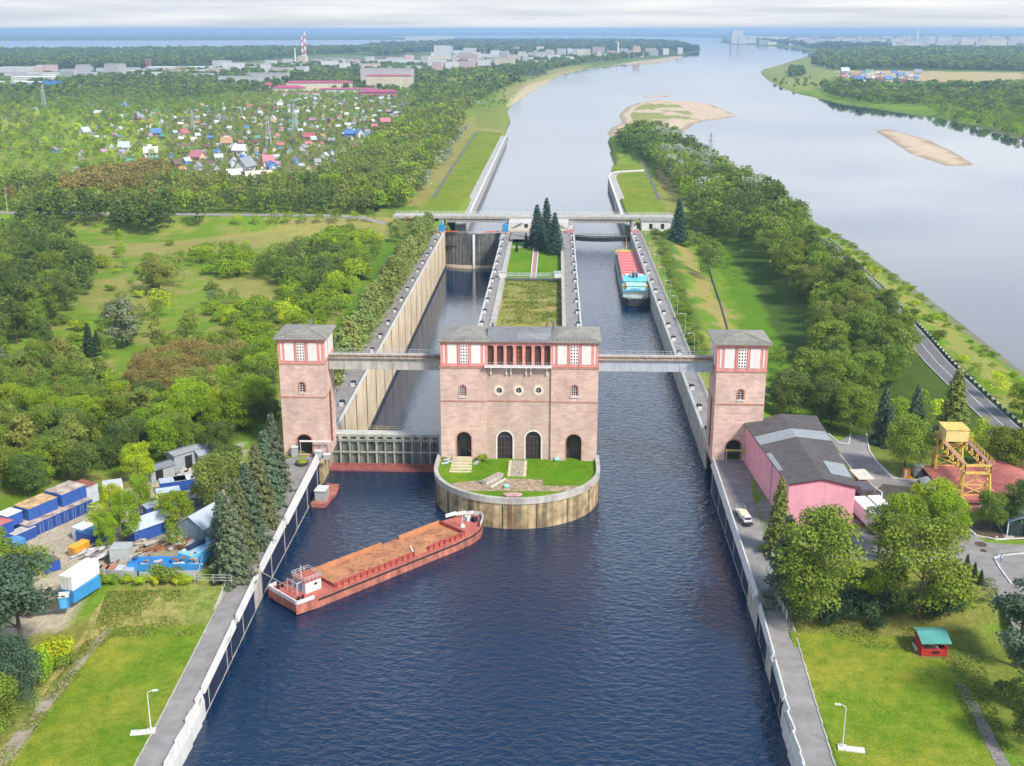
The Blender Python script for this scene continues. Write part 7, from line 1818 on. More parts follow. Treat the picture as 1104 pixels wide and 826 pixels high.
def proto(kind, v):
    if (kind, v) not in PROTO:
        P, Nn, C = crown_points(kind, NQ[kind], 17 * v + 3); s = SZ[kind] * np.random.RandomState(v).uniform(.6, 1.25, len(P)); V, Fq = leaf_quads(P, Nn, s, v)
        PROTO[(kind, v)] = (mesh_from('crown', V, Fq, vcol(C, len(P), v), [M_leaf]), trunk_mesh(kind, v))
    return PROTO[(kind, v)]
# species tints: base colour of the leaves
TINT = {'bright': (0.240, 0.350, 0.018), 'lime': (0.414, 0.506, 0.021), 'mid': (0.185, 0.265, 0.032), 'dark': (0.118, 0.175, 0.036), 'olive': (0.225, 0.265, 0.052), 'rust': (0.270, 0.225, 0.060), 'blue': (0.095, 0.145, 0.085), 'sprg': (0.130, 0.180, 0.100), 'spro': (0.170, 0.200, 0.080), 'silver': (0.351, 0.403, 0.273), 'polive': (0.270, 0.330, 0.085), 'greyg': (0.215, 0.254, 0.131), 'bluedark': (0.053, 0.100, 0.071), 'deep': (0.045, 0.085, 0.035)}
TNAME = {'bright': 'bright green', 'lime': 'yellow green', 'mid': 'mid green', 'dark': 'dark green', 'olive': 'olive green', 'rust': 'rust brown', 'blue': 'blue green', 'silver': 'silvery', 'sprg': 'sage green', 'spro': 'olive tipped', 'greyg': 'grey green', 'polive': 'light olive', 'deep': 'very dark green', 'bluedark': 'dark blue green'}
KNAME = {'broad': ('broadleaf_tree', 'rounded tree', 'tree'), 'tall': ('broadleaf_tree', 'narrow tree', 'tree'), 'poplar': ('poplar_tree', 'slender poplar', 'poplar'), 'spruce': ('spruce_tree', 'conical spruce', 'spruce'), 'pine': ('pine_tree', 'open crowned pine', 'pine'), 'bush': ('bush', 'low bush', 'bush')}
TREES = []           # kind, x, y, h, width factor, tint, zone, variant
def plant(kind, px, py, h, wf, tint, zname, z=AZ):
    q = at(px, py, z); TREES.append((kind, q[0], q[1], h, wf, tint, zname, None))
def fill(zname, pts, z, sp, kinds, h0, h1, seed, wf=1., dens=1., far=False, maxn=99999):
    """scatter trees over an area of ground; kinds: list of (kind, tint, weight)"""
    P = poly_at(pts, z); r = np.random.RandomState(seed); (xa, ya), (xb, yb) = P.min(0), P.max(0)
    out = []
    y = ya
    while y < yb:
        D_ = max(y, 100); s = sp if not far else max(sp, D_ / 150.)
        n = int((xb - xa) / s) + 1; xx = xa + (np.arange(n) + r.rand(n)) * s; yy = y + (r.rand(n) - .5) * s * .9
        m = inpoly(P, xx, yy) & (r.rand(n) < dens); 
        for a, b in zip(xx[m], yy[m]): out.append((a, b, s))
        y += s
    ws = np.array([k[2] for k in kinds], float); cw = np.cumsum(ws / ws.sum())
    cl = vnoise(np.array([o[0] for o in out] or [0.]), np.array([o[1] for o in out] or [0.]), 38, seed)
    for (a, b, s), c in zip(out[:maxn], cl):
        u = min(.999, max(0, .55 * c + .45 * r.rand())); u = min(.999, max(0, (u - .2) / .6)); k = kinds[int(np.searchsorted(cw, u))]
        sc = max(1., s / sp) if far else 1.
        TREES.append((k[0], a, b, r.uniform(h0, h1) * (min(sc, 1.6) if k[0] != 'bush' else 1), wf * (sc / min(sc, 1.6)) * r.uniform(.85, 1.15), k[1], zname, None))
B_ = 'broad'; T_ = 'tall'
# --- foreground and yard
plant('spruce', 251, 617, 19, 1.35, 'sprg', 'quay row'); plant('spruce', 242, 601, 17, 1.35, 'sprg', 'quay row'); plant('spruce', 260, 597, 19, 1.25, 'spro', 'quay row'); plant('spruce', 270, 582, 19.5, 1.3, 'sprg', 'quay row')
plant('spruce', 280, 562, 20, 1.3, 'spro', 'quay row'); plant('spruce', 289, 544, 19.5, 1.35, 'sprg', 'quay row'); plant('spruce', 297, 527, 20, 1.25, 'sprg', 'quay row')
plant(B_, 240, 556, 16, 1.0, 'olive', 'yard'); plant(T_, 225, 548, 12, 1.2, 'olive', 'yard')
for px, py, h, wf, tn in ((116, 594, 11, .62, 'bright'), (137, 582, 13.5, .7, 'bright'), (124, 566, 11, .65, 'lime'), (152, 552, 11, .7, 'bright'), (192, 574, 10, 1.0, 'bright'), (190, 592, 6.5, 1.1, 'mid'), (177, 560, 7, .9, 'lime'), (107, 575, 8, .9, 'lime')): plant(B_, px, py, h, wf, tn, 'yard')
for px in (120, 137, 152, 167, 187, 200): plant('bush', px, 628, 2.6, .8, 'lime' if px % 3 else 'bright', 'fence')
plant('bush', 182, 625, 4, 1.1, 'mid', 'fence'); plant('bush', 98, 628, 5, .9, 'bright', 'fence')
plant('pine', 22, 690, 19, 1.7, 'blue', 'left corner'); plant('pine', -6, 715, 20, 1.6, 'blue', 'left corner'); plant('pine', 30, 655, 15, 1.5, 'mid', 'left corner'); plant(B_, 10, 752, 14, 1.1, 'blue', 'left corner'); plant('pine', 4, 640, 15, 1.4, 'mid', 'left corner'); plant(B_, -14, 790, 13, 1.2, 'mid', 'left corner')
plant('bush', 40, 722, 7, .62, 'bright', 'left corner'); plant('bush', 56, 700, 6, .9, 'lime', 'left corner'); plant('bush', 66, 704, 3.4, .9, 'mid', 'left corner')
# right cluster
plant('spruce', 838, 590, 17.5, 1.15, 'olive', 'hall side'); plant('spruce', 846, 640, 19, 1.35, 'blue', 'hall side')
plant(B_, 883, 658, 22, 1.15, 'mid', 'hall side'); plant(B_, 990, 660, 21, 1.2, 'mid', 'hall side'); plant(B_, 1000, 585, 15, 1.0, 'bright', 'hall side'); plant(B_, 967, 600, 15, 1.0, 'bright', 'hall side'); plant(B_, 1018, 596, 14, .9, 'bright', 'hall side'); plant('pine', 946, 602, 12, 1.2, 'mid', 'hall side')
for px, py, h, tn in ((930, 632, 5, 'mid'), (942, 645, 5.5, 'lime'), (918, 652, 5, 'deep'), (905, 660, 5.5, 'deep'), (955, 655, 5, 'deep'), (935, 660, 5, 'deep'), (972, 655, 6, 'dark'), (1022, 655, 5, 'deep'), (1036, 652, 3.5, 'bright'), (868, 658, 6, 'dark'), (1012, 640, 6, 'dark'), (890, 664, 4, 'deep'), (1010, 661, 4.5, 'deep'), (946, 668, 3, 'deep')): plant('bush', px, py, h, .9, tn, 'hall side')
for px, py in ((1042, 613), (1050, 622), (1057, 630)): plant('spruce', px, py, 3.4, 1.4, 'deep', 'service road')
plant(T_, 1066, 648, 6, 1.0, 'greyg', 'service road'); plant(B_, 930, 600, 2, .9, 'dark', 'service road')
plant('pine', 1098, 705, 17, 1.5, 'blue', 'right edge'); plant('pine', 1112, 755, 18, 1.5, 'blue', 'right edge'); plant(B_, 1120, 790, 12, 1.0, 'dark', 'right edge'); plant('bush', 1098, 740, 5, 1, 'dark', 'right edge')
plant(B_, 974, 512, 16, 1.0, 'mid', 'crane side'); plant(B_, 1068, 572, 9.5, 1.05, 'mid', 'crane side'); plant(B_, 1098, 572, 12, 1.0, 'dark', 'crane side'); plant(B_, 1078, 510, 13, 1.1, 'mid', 'crane side'); plant(B_, 1099, 510, 13, 1.0, 'dark', 'crane side'); plant('bush', 1040, 566, 2, 1, 'bright', 'crane side')
plant('spruce', 1025, 478, 21, 1.45, 'olive', 'crane side'); plant('spruce', 985, 470, 15, 1.2, 'blue', 'crane side'); plant('spruce', 950, 478, 16, 1.2, 'blue', 'crane side'); plant('spruce', 958, 482, 12, 1.2, 'blue', 'crane side')
for px, py, h, tn in ((1045, 500, 9, 'lime'), (1060, 478, 8, 'lime'), (1000, 492, 8, 'dark'), (1012, 458, 9, 'lime'), (968, 450, 10, 'bright'), (930, 470, 6, 'bright'), (920, 472, 4, 'mid'), (990, 440, 8, 'bright')): plant(B_, px, py, h, 1.05, tn, 'crane side')
for px, py, h, tn in ((1060, 430, 13, 'bright'), (1085, 440, 13, 'bright'), (1040, 425, 10, 'bright'), (1095, 478, 12, 'bright'), (1075, 428, 9, 'lime'), (1103, 450, 11, 'bright'), (1090, 500, 10, 'bright'), (1050, 412, 6, 'bright')): plant(B_, px, py, h, 1.2, tn, 'river bank')
# court spruces and the one by the bridge end
plant('spruce', 579, 266, 22, 1.4, 'bluedark', 'court', 6); plant('spruce', 598, 274, 21, 1.4, 'bluedark', 'court', 6); plant('spruce', 589, 262, 24, 1.15, 'bluedark', 'court', 6); plant('spruce', 584, 270, 17, 1.3, 'bluedark', 'court', 6); plant('spruce', 567, 264, 8, 1.2, 'deep', 'court'); plant('spruce', 573, 263, 10, .9, 'deep', 'court'); plant('spruce', 557, 268, 5, 1.2, 'deep', 'court'); plant('spruce', 601, 268, 5, 1.4, 'deep', 'court')
plant('spruce', 731, 258, 24, 1.3, 'bluedark', 'bridge end', 7)
# left meadow, tree by tree
for px, py, h, wf, tn, kd in ((172, 318, 18, 1.15, 'olive', B_), (190, 308, 16, 1.1, 'olive', B_), (160, 312, 13, 1, 'olive', B_), (173, 342, 13, 1.15, 'lime', B_), (133, 375, 19, 1.25, 'greyg', T_), (137, 372, 17, 1.1, 'greyg', T_), (97, 383, 12, 1.5, 'deep', 'spruce'), (50, 392, 13, 1.3, 'dark', T_), (46, 385, 15, 1.1, 'dark', T_), (105, 378, 8, 1.3, 'deep', 'spruce'), (130, 268, 11, .8, 'bright', T_), (131, 278, 8, 1, 'bright', B_), (230, 312, 4, 1.3, 'mid', 'bush'), (236, 332, 9, 1.1, 'mid', B_), (253, 328, 8, 1.1, 'mid', B_), (228, 328, 7, 1, 'greyg', B_), (20, 300, 16, 1.2, 'mid', T_)): plant(kd, px, py, h, wf, tn, 'left meadow', 3.5)
for k in range(40):
    u = k / 39; plant('poplar', 362 + (461 - 362) * (u ** .62) + rnd.uniform(-2, 2), 425 - (425 - 262) * (u ** .62), rnd.uniform(14, 18.5), 1.45, rnd.choice(['polive', 'polive', 'polive', 'olive']), 'poplar row', 7)
for k in range(26):
    u = k / 25; plant('poplar', 352 + (441 - 352) * (u ** .62) + rnd.uniform(-2, 2) + 9, 425 - (425 - 262) * (u ** .62), rnd.uniform(11, 15), 1.35, 'polive', 'poplar row', 6)
for px, py, h, tn in ((432, 262, 13, 'olive'), (441, 258, 12, 'rust'), (425, 262, 10, 'mid'), (452, 256, 12, 'olive')): plant(B_, px, py, h, 1.0, tn, 'poplar row', 7)
# --- scattered woods
fill('left dark wood', [(-30, 262), (62, 262), (95, 288), (95, 318), (60, 345), (20, 385), (-40, 400)], 4, 8.6, [(T_, 'mid', 3), (B_, 'dark', 4), (T_, 'dark', 3), (B_, 'mid', 1)], 14, 19, 11)
fill('left near wood', [(-40, 425), (30, 415), (70, 440), (130, 425), (160, 440), (262, 440), (300, 470), (225, 492), (160, 505), (118, 530), (70, 545), (0, 560), (-60, 575)], 4, 7.6, [(B_, 'dark', 2), (B_, 'mid', 3), (T_, 'olive', 2), (B_, 'bright', 5), (B_, 'lime', 2)], 9, 14, 12, 1.12)
fill('left near wood', [(-40, 400), (30, 398), (60, 405), (110, 395), (110, 440), (70, 455), (0, 450)], 4, 9, [(T_, 'greyg', 3), (B_, 'mid', 2), (T_, 'olive', 3)], 12, 16, 13)
fill('rust thicket', [(135, 440), (160, 410), (205, 395), (252, 402), (262, 425), (215, 440), (175, 452)], 4, 5.0, [(B_, 'rust', 7), (B_, 'olive', 1)], 9, 12.5, 14, 1.25)
fill('tower wood', [(250, 350), (298, 345), (298, 480), (260, 480), (235, 440), (262, 420), (245, 385)], 4, 7.4, [(B_, 'dark', 1), (B_, 'mid', 3), (B_, 'bright', 5), (T_, 'bright', 2)], 8, 13, 15, 1.1)
fill('young birches', [(165, 382), (250, 378), (255, 398), (205, 398), (160, 408)], 4, 7, [(T_, 'mid', 4), (T_, 'olive', 4)], 10, 13, 16)
fill('meadow bushes', [(225, 338), (262, 328), (300, 330), (345, 340), (350, 385), (310, 365), (300, 345), (240, 350)], 4, 5.6, [('bush', 'bright', 5), ('bush', 'lime', 3), (B_, 'bright', 3)], 3.5, 6.5, 17, 1.1)
fill('meadow bushes', [(192, 282), (215, 268), (265, 270), (300, 292), (360, 282), (372, 300), (340, 345), (300, 330), (320, 312), (290, 300), (235, 298)], 4, 6.4, [('bush', 'bright', 4), (B_, 'mid', 3), (B_, 'bright', 4), (B_, 'lime', 1)], 4.5, 9, 18, 1.15, .85)
fill('meadow bushes', [(330, 262), (372, 250), (412, 268), (404, 292), (380, 325), (350, 372), (335, 352), (355, 320), (372, 295), (360, 278)], 4, 6.6, [('bush', 'bright', 4), (B_, 'bright', 4), (B_, 'mid', 3), (B_, 'lime', 1)], 4.5, 9, 62, 1.15, .9)
fill('meadow bushes', [(95, 345), (150, 335), (215, 345), (225, 375), (180, 385), (120, 400)], 4, 11, [(B_, 'mid', 3), (T_, 'olive', 3), (B_, 'bright', 2)], 6, 12, 64, 1.1, .6)
fill('meadow bushes', [(100, 285), (150, 262), (215, 262), (200, 280), (160, 300), (110, 310)], 4, 15, [('bush', 'bright', 3), (B_, 'mid', 2), ('bush', 'lime', 2)], 3, 6, 65, 1.1, .5)
fill('meadow bushes', [(60, 345), (100, 352), (118, 385), (60, 400)], 4, 8, [('bush', 'bright', 4), ('bush', 'mid', 4)], 3, 5, 63, 1.15, .6)
fill('meadow bushes', [(285, 300), (300, 280), (330, 272), (362, 285), (372, 300), (345, 330), (318, 318)], 4, 8, [(B_, 'dark', 2), (B_, 'mid', 3), (B_, 'olive', 2)], 9, 14, 19, 1.1)
fill('meadow bushes', [(95, 290), (150, 282), (190, 300), (150, 330), (100, 330), (60, 352), (40, 378), (100, 350)], 4, 17, [('bush', 'lime', 3), ('bush', 'mid', 2)], 2, 4, 20, 1.)
fill('meadow bushes', [(0, 560), (70, 545), (120, 525), (120, 400), (0, 400)], 4, 13, [('bush', 'bright', 3), ('bush', 'mid', 2)], 2.5, 4.5, 21)
# behind the left road
fill('road line', [(22, 244), (118, 242), (118, 236), (22, 238)], 7, 7.4, [(T_, 'dark', 5), (B_, 'dark', 3)], 15, 18, 22, 1.25)
fill('road line', [(122, 248), (192, 245), (192, 238), (122, 240)], 7, 7.6, [(T_, 'dark', 5)], 15, 19, 23, 1.25)
for px, py, h, tn in ((208, 492, 11, 'mid'), (240, 500, 12, 'dark'), (176, 498, 12, 'bright'), (150, 522, 11, 'lime'), (246, 530, 12, 'dark')): plant(B_, px, py, h, 1.0, tn, 'yard')
plant(T_, 214, 243, 17, 1.4, 'dark', 'road line', 7)
for px in (256, 276, 296, 312, 326, 344, 362, 383, 400): plant(B_, px, 243, rnd.uniform(6, 9), 1.2, rnd.choice(['bright', 'mid', 'lime']), 'road line', 7)
W1 = [(B_, 'dark', 3), (B_, 'mid', 3), (T_, 'olive', 4), (B_, 'olive', 3), (B_, 'bright', 1)]
fill('wood behind the road', [(-40, 232), (440, 230), (455, 205), (440, 190), (340, 200), (300, 205), (200, 205), (180, 196), (-40, 205)], 5, 9.2, W1 + [(B_, 'rust', 1)], 12, 17, 24, 1.1)
fill('rust wood', [(60, 222), (110, 195), (175, 190), (178, 205), (150, 222)], 5, 8.5, [(B_, 'rust', 6), (T_, 'rust', 3), (B_, 'olive', 1)], 15, 19, 25, 1.1)
fill('canal wood', [(338, 212), (345, 196), (400, 162), (440, 132), (478, 112), (500, 118), (497, 135), (488, 160), (452, 200), (440, 228), (400, 230)], 5, 9.5, [(B_, 'dark', 3), (B_, 'olive', 4), (T_, 'olive', 3), (B_, 'mid', 3), (B_, 'bright', 2)], 13, 19, 26, 1.1)
fill('canal wood', [(452, 200), (488, 160), (497, 135), (501, 142), (492, 165), (458, 210)], 5, 16, [(B_, 'silver', 5), (B_, 'mid', 2)], 9, 12, 27, 1.2)
fill('left fields', [(-60, 205), (180, 200), (195, 175), (160, 130), (60, 120), (-60, 115)], 4, 15, [(B_, 'bright', 4), (B_, 'olive', 3), (B_, 'lime', 3), (B_, 'mid', 4)], 6, 10, 28, 1.2, .75, True)
fill('garden trees', [(190, 200), (170, 125), (330, 108), (445, 100), (445, 128), (400, 162), (335, 200)], 4, 9.5, [(B_, 'mid', 4), (B_, 'bright', 5), (B_, 'dark', 3), (B_, 'olive', 2), (B_, 'lime', 2)], 2.6, 5, 29, 1.3, .9, True)
fill('garden trees', [(-40, 118), (180, 125), (330, 108), (445, 100), (440, 96), (300, 100), (180, 108), (-40, 108)], 4, 13, [(B_, 'mid', 4), (B_, 'bright', 4), (B_, 'olive', 2)], 5, 9, 61, 1.3, .9, True)
fill('mid wood', [(440, 132), (450, 108), (455, 92), (500, 84), (560, 90), (540, 96), (505, 118), (478, 114)], 4, 12, [(B_, 'dark', 4), (B_, 'mid', 3), (B_, 'olive', 2), (T_, 'dark', 3)], 13, 20, 30, 1.1, 1, True)
fill('mid wood', [(-60, 116), (180, 112), (240, 106), (300, 98), (240, 92), (100, 100), (-60, 100)], 3, 20, [(B_, 'dark', 3), (B_, 'mid', 5), (B_, 'olive', 3)], 7, 13, 31, 1.2, .95, True)
fill('far wood', [(-60, 76), (0, 73), (130, 75), (240, 69), (340, 60), (400, 57), (380, 55), (200, 56), (-60, 58)], 3, 28, [(B_, 'dark', 5), (T_, 'dark', 3), (B_, 'mid', 2)], 16, 24, 32, 1.2, 1, True)
fill('far wood', [(400, 62), (470, 56), (560, 60), (620, 56), (700, 55), (745, 52), (720, 47), (560, 47), (400, 50)], 3, 34, [(B_, 'dark', 5), (B_, 'deep', 3), (B_, 'mid', 2)], 16, 24, 33, 1.2, .8, True)
fill('town trees', [(-60, 100), (110, 84), (240, 76), (340, 70), (450, 72), (560, 66), (700, 60), (735, 57), (640, 68), (585, 78), (500, 84), (440, 100), (300, 98), (180, 110)], 3, 22, [(B_, 'dark', 4), (B_, 'mid', 4)], 10, 16, 34, 1.25, .75, True)
fill('far wood', [(700, 45), (640, 44), (480, 45), (440, 49), (560, 46), (690, 47)], 3, 60, [(B_, 'deep', 4)], 18, 24, 35, 1.2, .8, True)
# right bank belt on the spit
RB = [(B_, 'dark', 5), (T_, 'dark', 3), (B_, 'mid', 4), (T_, 'mid', 2), (B_, 'olive', 1)]
fill('right belt', [(740, 232), (800, 232), (845, 258), (893, 300), (945, 352), (985, 398), (985, 420), (955, 432), (920, 455), (880, 440), (866, 428), (884, 395), (888, 372), (866, 338), (842, 308), (822, 283), (800, 263), (770, 252), (745, 250)], 5, 8.6, RB, 12, 18, 36, 1.1)
fill('right belt', [(826, 452), (836, 425), (880, 430), (920, 440), (925, 475), (905, 468), (870, 455)], 5, 8, RB, 10, 15, 37, 1.1)
plant(B_, 768, 302, 17, .95, 'dark', 'right belt', 4); plant(B_, 760, 296, 15, .8, 'dark', 'right belt', 4); plant(B_, 838, 398, 10, 1, 'mid', 'right belt', 4)
fill('spit wood', [(664, 164), (672, 150), (690, 143), (706, 143), (725, 150), (745, 163), (775, 184), (812, 205), (852, 232), (882, 256), (860, 262), (800, 232), (745, 230), (728, 205), (712, 180), (690, 172)], 4, 9.5, RB + [(B_, 'bright', 1), (B_, 'silver', 1)], 12, 18, 38, 1.1)
fill('shoulder shrubs', [(703, 246), (714, 252), (748, 350), (764, 388), (752, 392), (733, 345), (716, 290)], 7, 3.1, [('bush', 'olive', 4), ('bush', 'mid', 3), ('bush', 'bright', 2)], 1.3, 2.9, 39, 1.1)
fill('shoulder shrubs', [(712, 240), (745, 238), (775, 262), (772, 275), (745, 262), (722, 258)], 7, 6, [('bush', 'mid', 4), ('bush', 'dark', 3), ('bush', 'bright', 2)], 2.5, 5, 40, 1.1)
fill('shoulder shrubs', [(775, 262), (810, 275), (790, 300), (775, 330), (800, 360), (788, 350), (770, 320), (752, 280)], 4, 11, [('bush', 'mid', 3), ('bush', 'bright', 2)], 1.5, 3., 41, 1.1, .6)
fill('river bushes', [(868, 242), (885, 246), (940, 292), (1000, 345), (1050, 395), (1040, 412), (985, 362), (935, 312), (880, 262)], 4, 7.5, [('bush', 'bright', 5), ('bush', 'lime', 2), ('bush', 'mid', 3)], 2, 4.6, 42, 1.15, .55)
fill('river bushes', [(900, 246), (960, 288), (1020, 338), (1080, 385), (1100, 410), (1085, 412), (1030, 368), (960, 310), (905, 265)], 2.5, 5.5, [('bush', 'bright', 5), ('bush', 'mid', 3)], 1.6, 3.2, 43, 1.15, .6)
fill('river bushes', [(1020, 410), (1104, 420), (1104, 500), (1060, 470)], 5, 9, [(B_, 'bright', 5), ('bush', 'lime', 2), ('bush', 'mid', 3)], 4, 9, 44, 1.15, .6)
# far right bank
FR = [(B_, 'dark', 5), (B_, 'mid', 4), (T_, 'dark', 2), (B_, 'olive', 1)]
fill('far bank wood', [(892, 104), (886, 96), (905, 93), (960, 97), (1010, 96), (1104, 95), (1160, 97), (1160, 140), (1104, 130), (1040, 118), (980, 114), (930, 112)], 3, 11, FR + [(B_, 'bright', 1)], 8, 14, 45, 1.2, .8, True)
fill('far bank wood', [(1000, 118), (1040, 118), (1104, 130), (1160, 140), (1160, 165), (1104, 148), (1060, 136), (1010, 124)], 3, 11, [(B_, 'bright', 3), (B_, 'mid', 3), (B_, 'dark', 2)], 6, 12, 46, 1.15, .7, True)
fill('far bank wood', [(898, 76), (875, 70), (880, 60), (960, 56), (1104, 56), (1200, 56), (1200, 78), (1060, 76), (960, 73)], 3, 22, FR, 14, 22, 47, 1.2, .92, True)
fill('far bank wood', [(790, 45), (840, 48), (880, 54), (960, 54), (960, 50), (870, 47), (800, 43)], 3, 34, [(B_, 'deep', 4), (B_, 'dark', 3)], 14, 20, 48, 1.2, .6, True)
fill('far bank wood', [(852, 76), (864, 76), (866, 82), (852, 84)], 3, 12, [(B_, 'dark', 4)], 13, 18, 49, 1.2)
fill('bank hedges', [(830, 88), (880, 84), (880, 96), (850, 96)], 3, 26, [(B_, 'mid', 4)], 5, 8, 50, 1.2, .4)
fill('left tip trees', [(722, 53), (752, 52), (752, 55), (724, 57)], 3, 20, [(B_, 'deep', 4)], 18, 24, 51, 1.2, 1)
fill('beach scrub', [(498, 124), (545, 118), (545, 96), (585, 82), (600, 78), (560, 90), (520, 100)], 3, 20, [(B_, 'silver', 2), (B_, 'bright', 3), (B_, 'mid', 3)], 5, 9, 52, 1.2, .6)
fill('sand bar scrub', [(686, 118), (720, 112), (740, 118), (725, 126), (695, 124)], 1, 24, [('bush', 'dark', 3), ('bush', 'bright', 3)], 3, 6, 53, 1.2, .4)

for px, py, h in ((520, 497, 2.2), (513, 495, 1.4), (527, 499, 1.2), (480, 495, 1.2), (590, 494, 1.0), (636, 508, .9)): plant('bush', px, py, h, .9, 'bright', 'pier lawn', 6.9)
# which trees are individuals: the 300 of each kind that show largest
from collections import defaultdict
byk = defaultdict(list)
X0, Y0, Z0 = [], [], []
TA = np.array([(t_[1], t_[2]) for t_ in TREES]); TZ = gzs(TA)
dw_ok = ~inpoly(WAT, TA[:, 0], TA[:, 1])
for i, t_ in enumerate(TREES):
    if t_[6] == 'court': dw_ok[i] = True; TZ[i] = 5.9 if t_[2] < 600 else 7.3
    if t_[6] == 'pier lawn': dw_ok[i] = True; TZ[i] = 6.9
vis = []
for i, t_ in enumerate(TREES):
    v = np.array([t_[1], t_[2], TZ[i] + t_[3]]) - CP; w_ = v @ FWD
    if w_ <= 0 or not dw_ok[i] or (TZ[i] < .3): vis.append(False); continue
    px, py = CX + F_PX * (v @ RT) / w_, CY - F_PX * (v @ UP) / w_
    mg = t_[3] * F_PX / w_ * .6
    vis.append(-mg - 6 < px < 1104 + mg + 6 and py < 826 + 10)
ROADS_M = (edist(RROAD, TA[:, 0], TA[:, 1], False) > 7) & ~((edist(LROAD, TA[:, 0], TA[:, 1], False) < 6.5))
vis = np.array(vis) & ROADS_M
KEY = {'broad': 'broadleaf', 'tall': 'broadleaf', 'bush': 'bush', 'poplar': 'poplar', 'spruce': 'spruce', 'pine': 'pine'}
for i, t_ in enumerate(TREES):
    if vis[i]: byk[KEY[t_[0]]].append((t_[3] * (t_[4] ** .5) / math.hypot(t_[1], t_[2]), i))
INDIV = set()
for k, L_ in byk.items():
    L_.sort(reverse=True); INDIV |= {i for _, i in L_[:(290 if k == 'broadleaf' else 200 if k == 'bush' else 300)]}
LANDM = {'the left granite tower': (-64, 273), 'the right granite tower': (47, 273), 'the central lock building': (-9, 275), 'the pink hall': (62, 262), 'the yellow gantry crane': (95, 256), 'the red picnic hut': (69, 190), 'the left bridge end': (-97, 650), 'the right bridge end': (68, 645), 'the long blue container row': tuple(at(60, 568, 5)[:2]), 'the silver roofed shed': tuple(at(220, 576, 5)[:2]), 'the portable toilet': tuple(at(71, 649, 5)[:2]), 'the cargo ship bow': (37, 588), 'the left upstream lawn': tuple(at(505, 180, 5)[:2]), 'the right upstream lawn': tuple(at(690, 200, 5)[:2]), 'the far left road pole': tuple(at(9, 234, 7)[:2]), 'the pale meadow pole': tuple(at(39, 391, 4)[:2]), 'the kiosk at the right edge': (109, 237), 'the white village house': tuple(at(275, 196, 4)[:2])}
LN = list(LANDM); LPOS = np.array([LANDM[k] for k in LN])
RANK = defaultdict(list)
def rank_all(items):
    """items: (key, x, y, descr) -> unique labels by looks and by nearness to a findable landmark"""
    g = defaultdict(list)
    for n_, (key, x, y, de) in enumerate(items):
        d_ = np.hypot(LPOS[:, 0] - x, LPOS[:, 1] - y); j = int(d_.argmin()); g[(de, j)].append((d_[j], n_))
    out = {}
    for (de, j), L_ in g.items():
        L_.sort()
        for r_, (_, n_) in enumerate(L_):
            out[n_] = ('%s by %s' % (de, LN[j])) if len(L_) == 1 else '%s, %s to %s' % (de, ordn(r_ + 1), LN[j])
    return out
idx = sorted(INDIV)
def sizeword(h, kd):
    if kd == 'bush': return 'small ' if h < 2.6 else 'large ' if h > 4.5 else ''
    return 'very tall ' if h > 17 else 'short ' if h < 8 else ''
items = [(None, TREES[i][1], TREES[i][2], sizeword(TREES[i][3], TREES[i][0]) + TNAME[TREES[i][5]] + ' ' + KNAME[TREES[i][0]][1].replace('low ', '')) for i in idx]
labs = rank_all(items)
ZG = {'poplar row': 'poplars above the tan lock wall', 'quay row': 'spruces along the left walkway', 'court': 'spruces at the head of the grass court'}
tr_rnd = random.Random(5)
def make_tree(kind, x, y, z, h, wf, tint, label, group, v):
    cm, tm = proto(kind, v)
    r = bpy.data.objects.new(KNAME[kind][0], None); COL.objects.link(r); r.location = (x, y, z); r.scale = (h * wf, h * wf, h); r.rotation_euler = (0, 0, tr_rnd.uniform(0, 6.28))
    tag(r, label, KNAME[kind][2], group)
    c = bpy.data.objects.new('crown', cm); COL.objects.link(c); c.parent = r
    base = TINT[tint]; j = tr_rnd.uniform(.86, 1.16); c.color = (base[0] * j * tr_rnd.uniform(.9, 1.12), base[1] * j, base[2] * j, 1)
    tk = bpy.data.objects.new('trunk' if kind != 'bush' else 'stem', tm); COL.objects.link(tk); tk.parent = r
    return r
VAR = {'broad': 5, 'tall': 4, 'poplar': 4, 'spruce': 4, 'pine': 3, 'bush': 4}
for n_, i in enumerate(idx):
    k, x, y, h, wf, tn, zn, _ = TREES[i]
    make_tree(k, x, y, TZ[i] - .1, h, wf, tn, labs[n_], ZG.get(zn, zn), tr_rnd.randrange(VAR[k]))
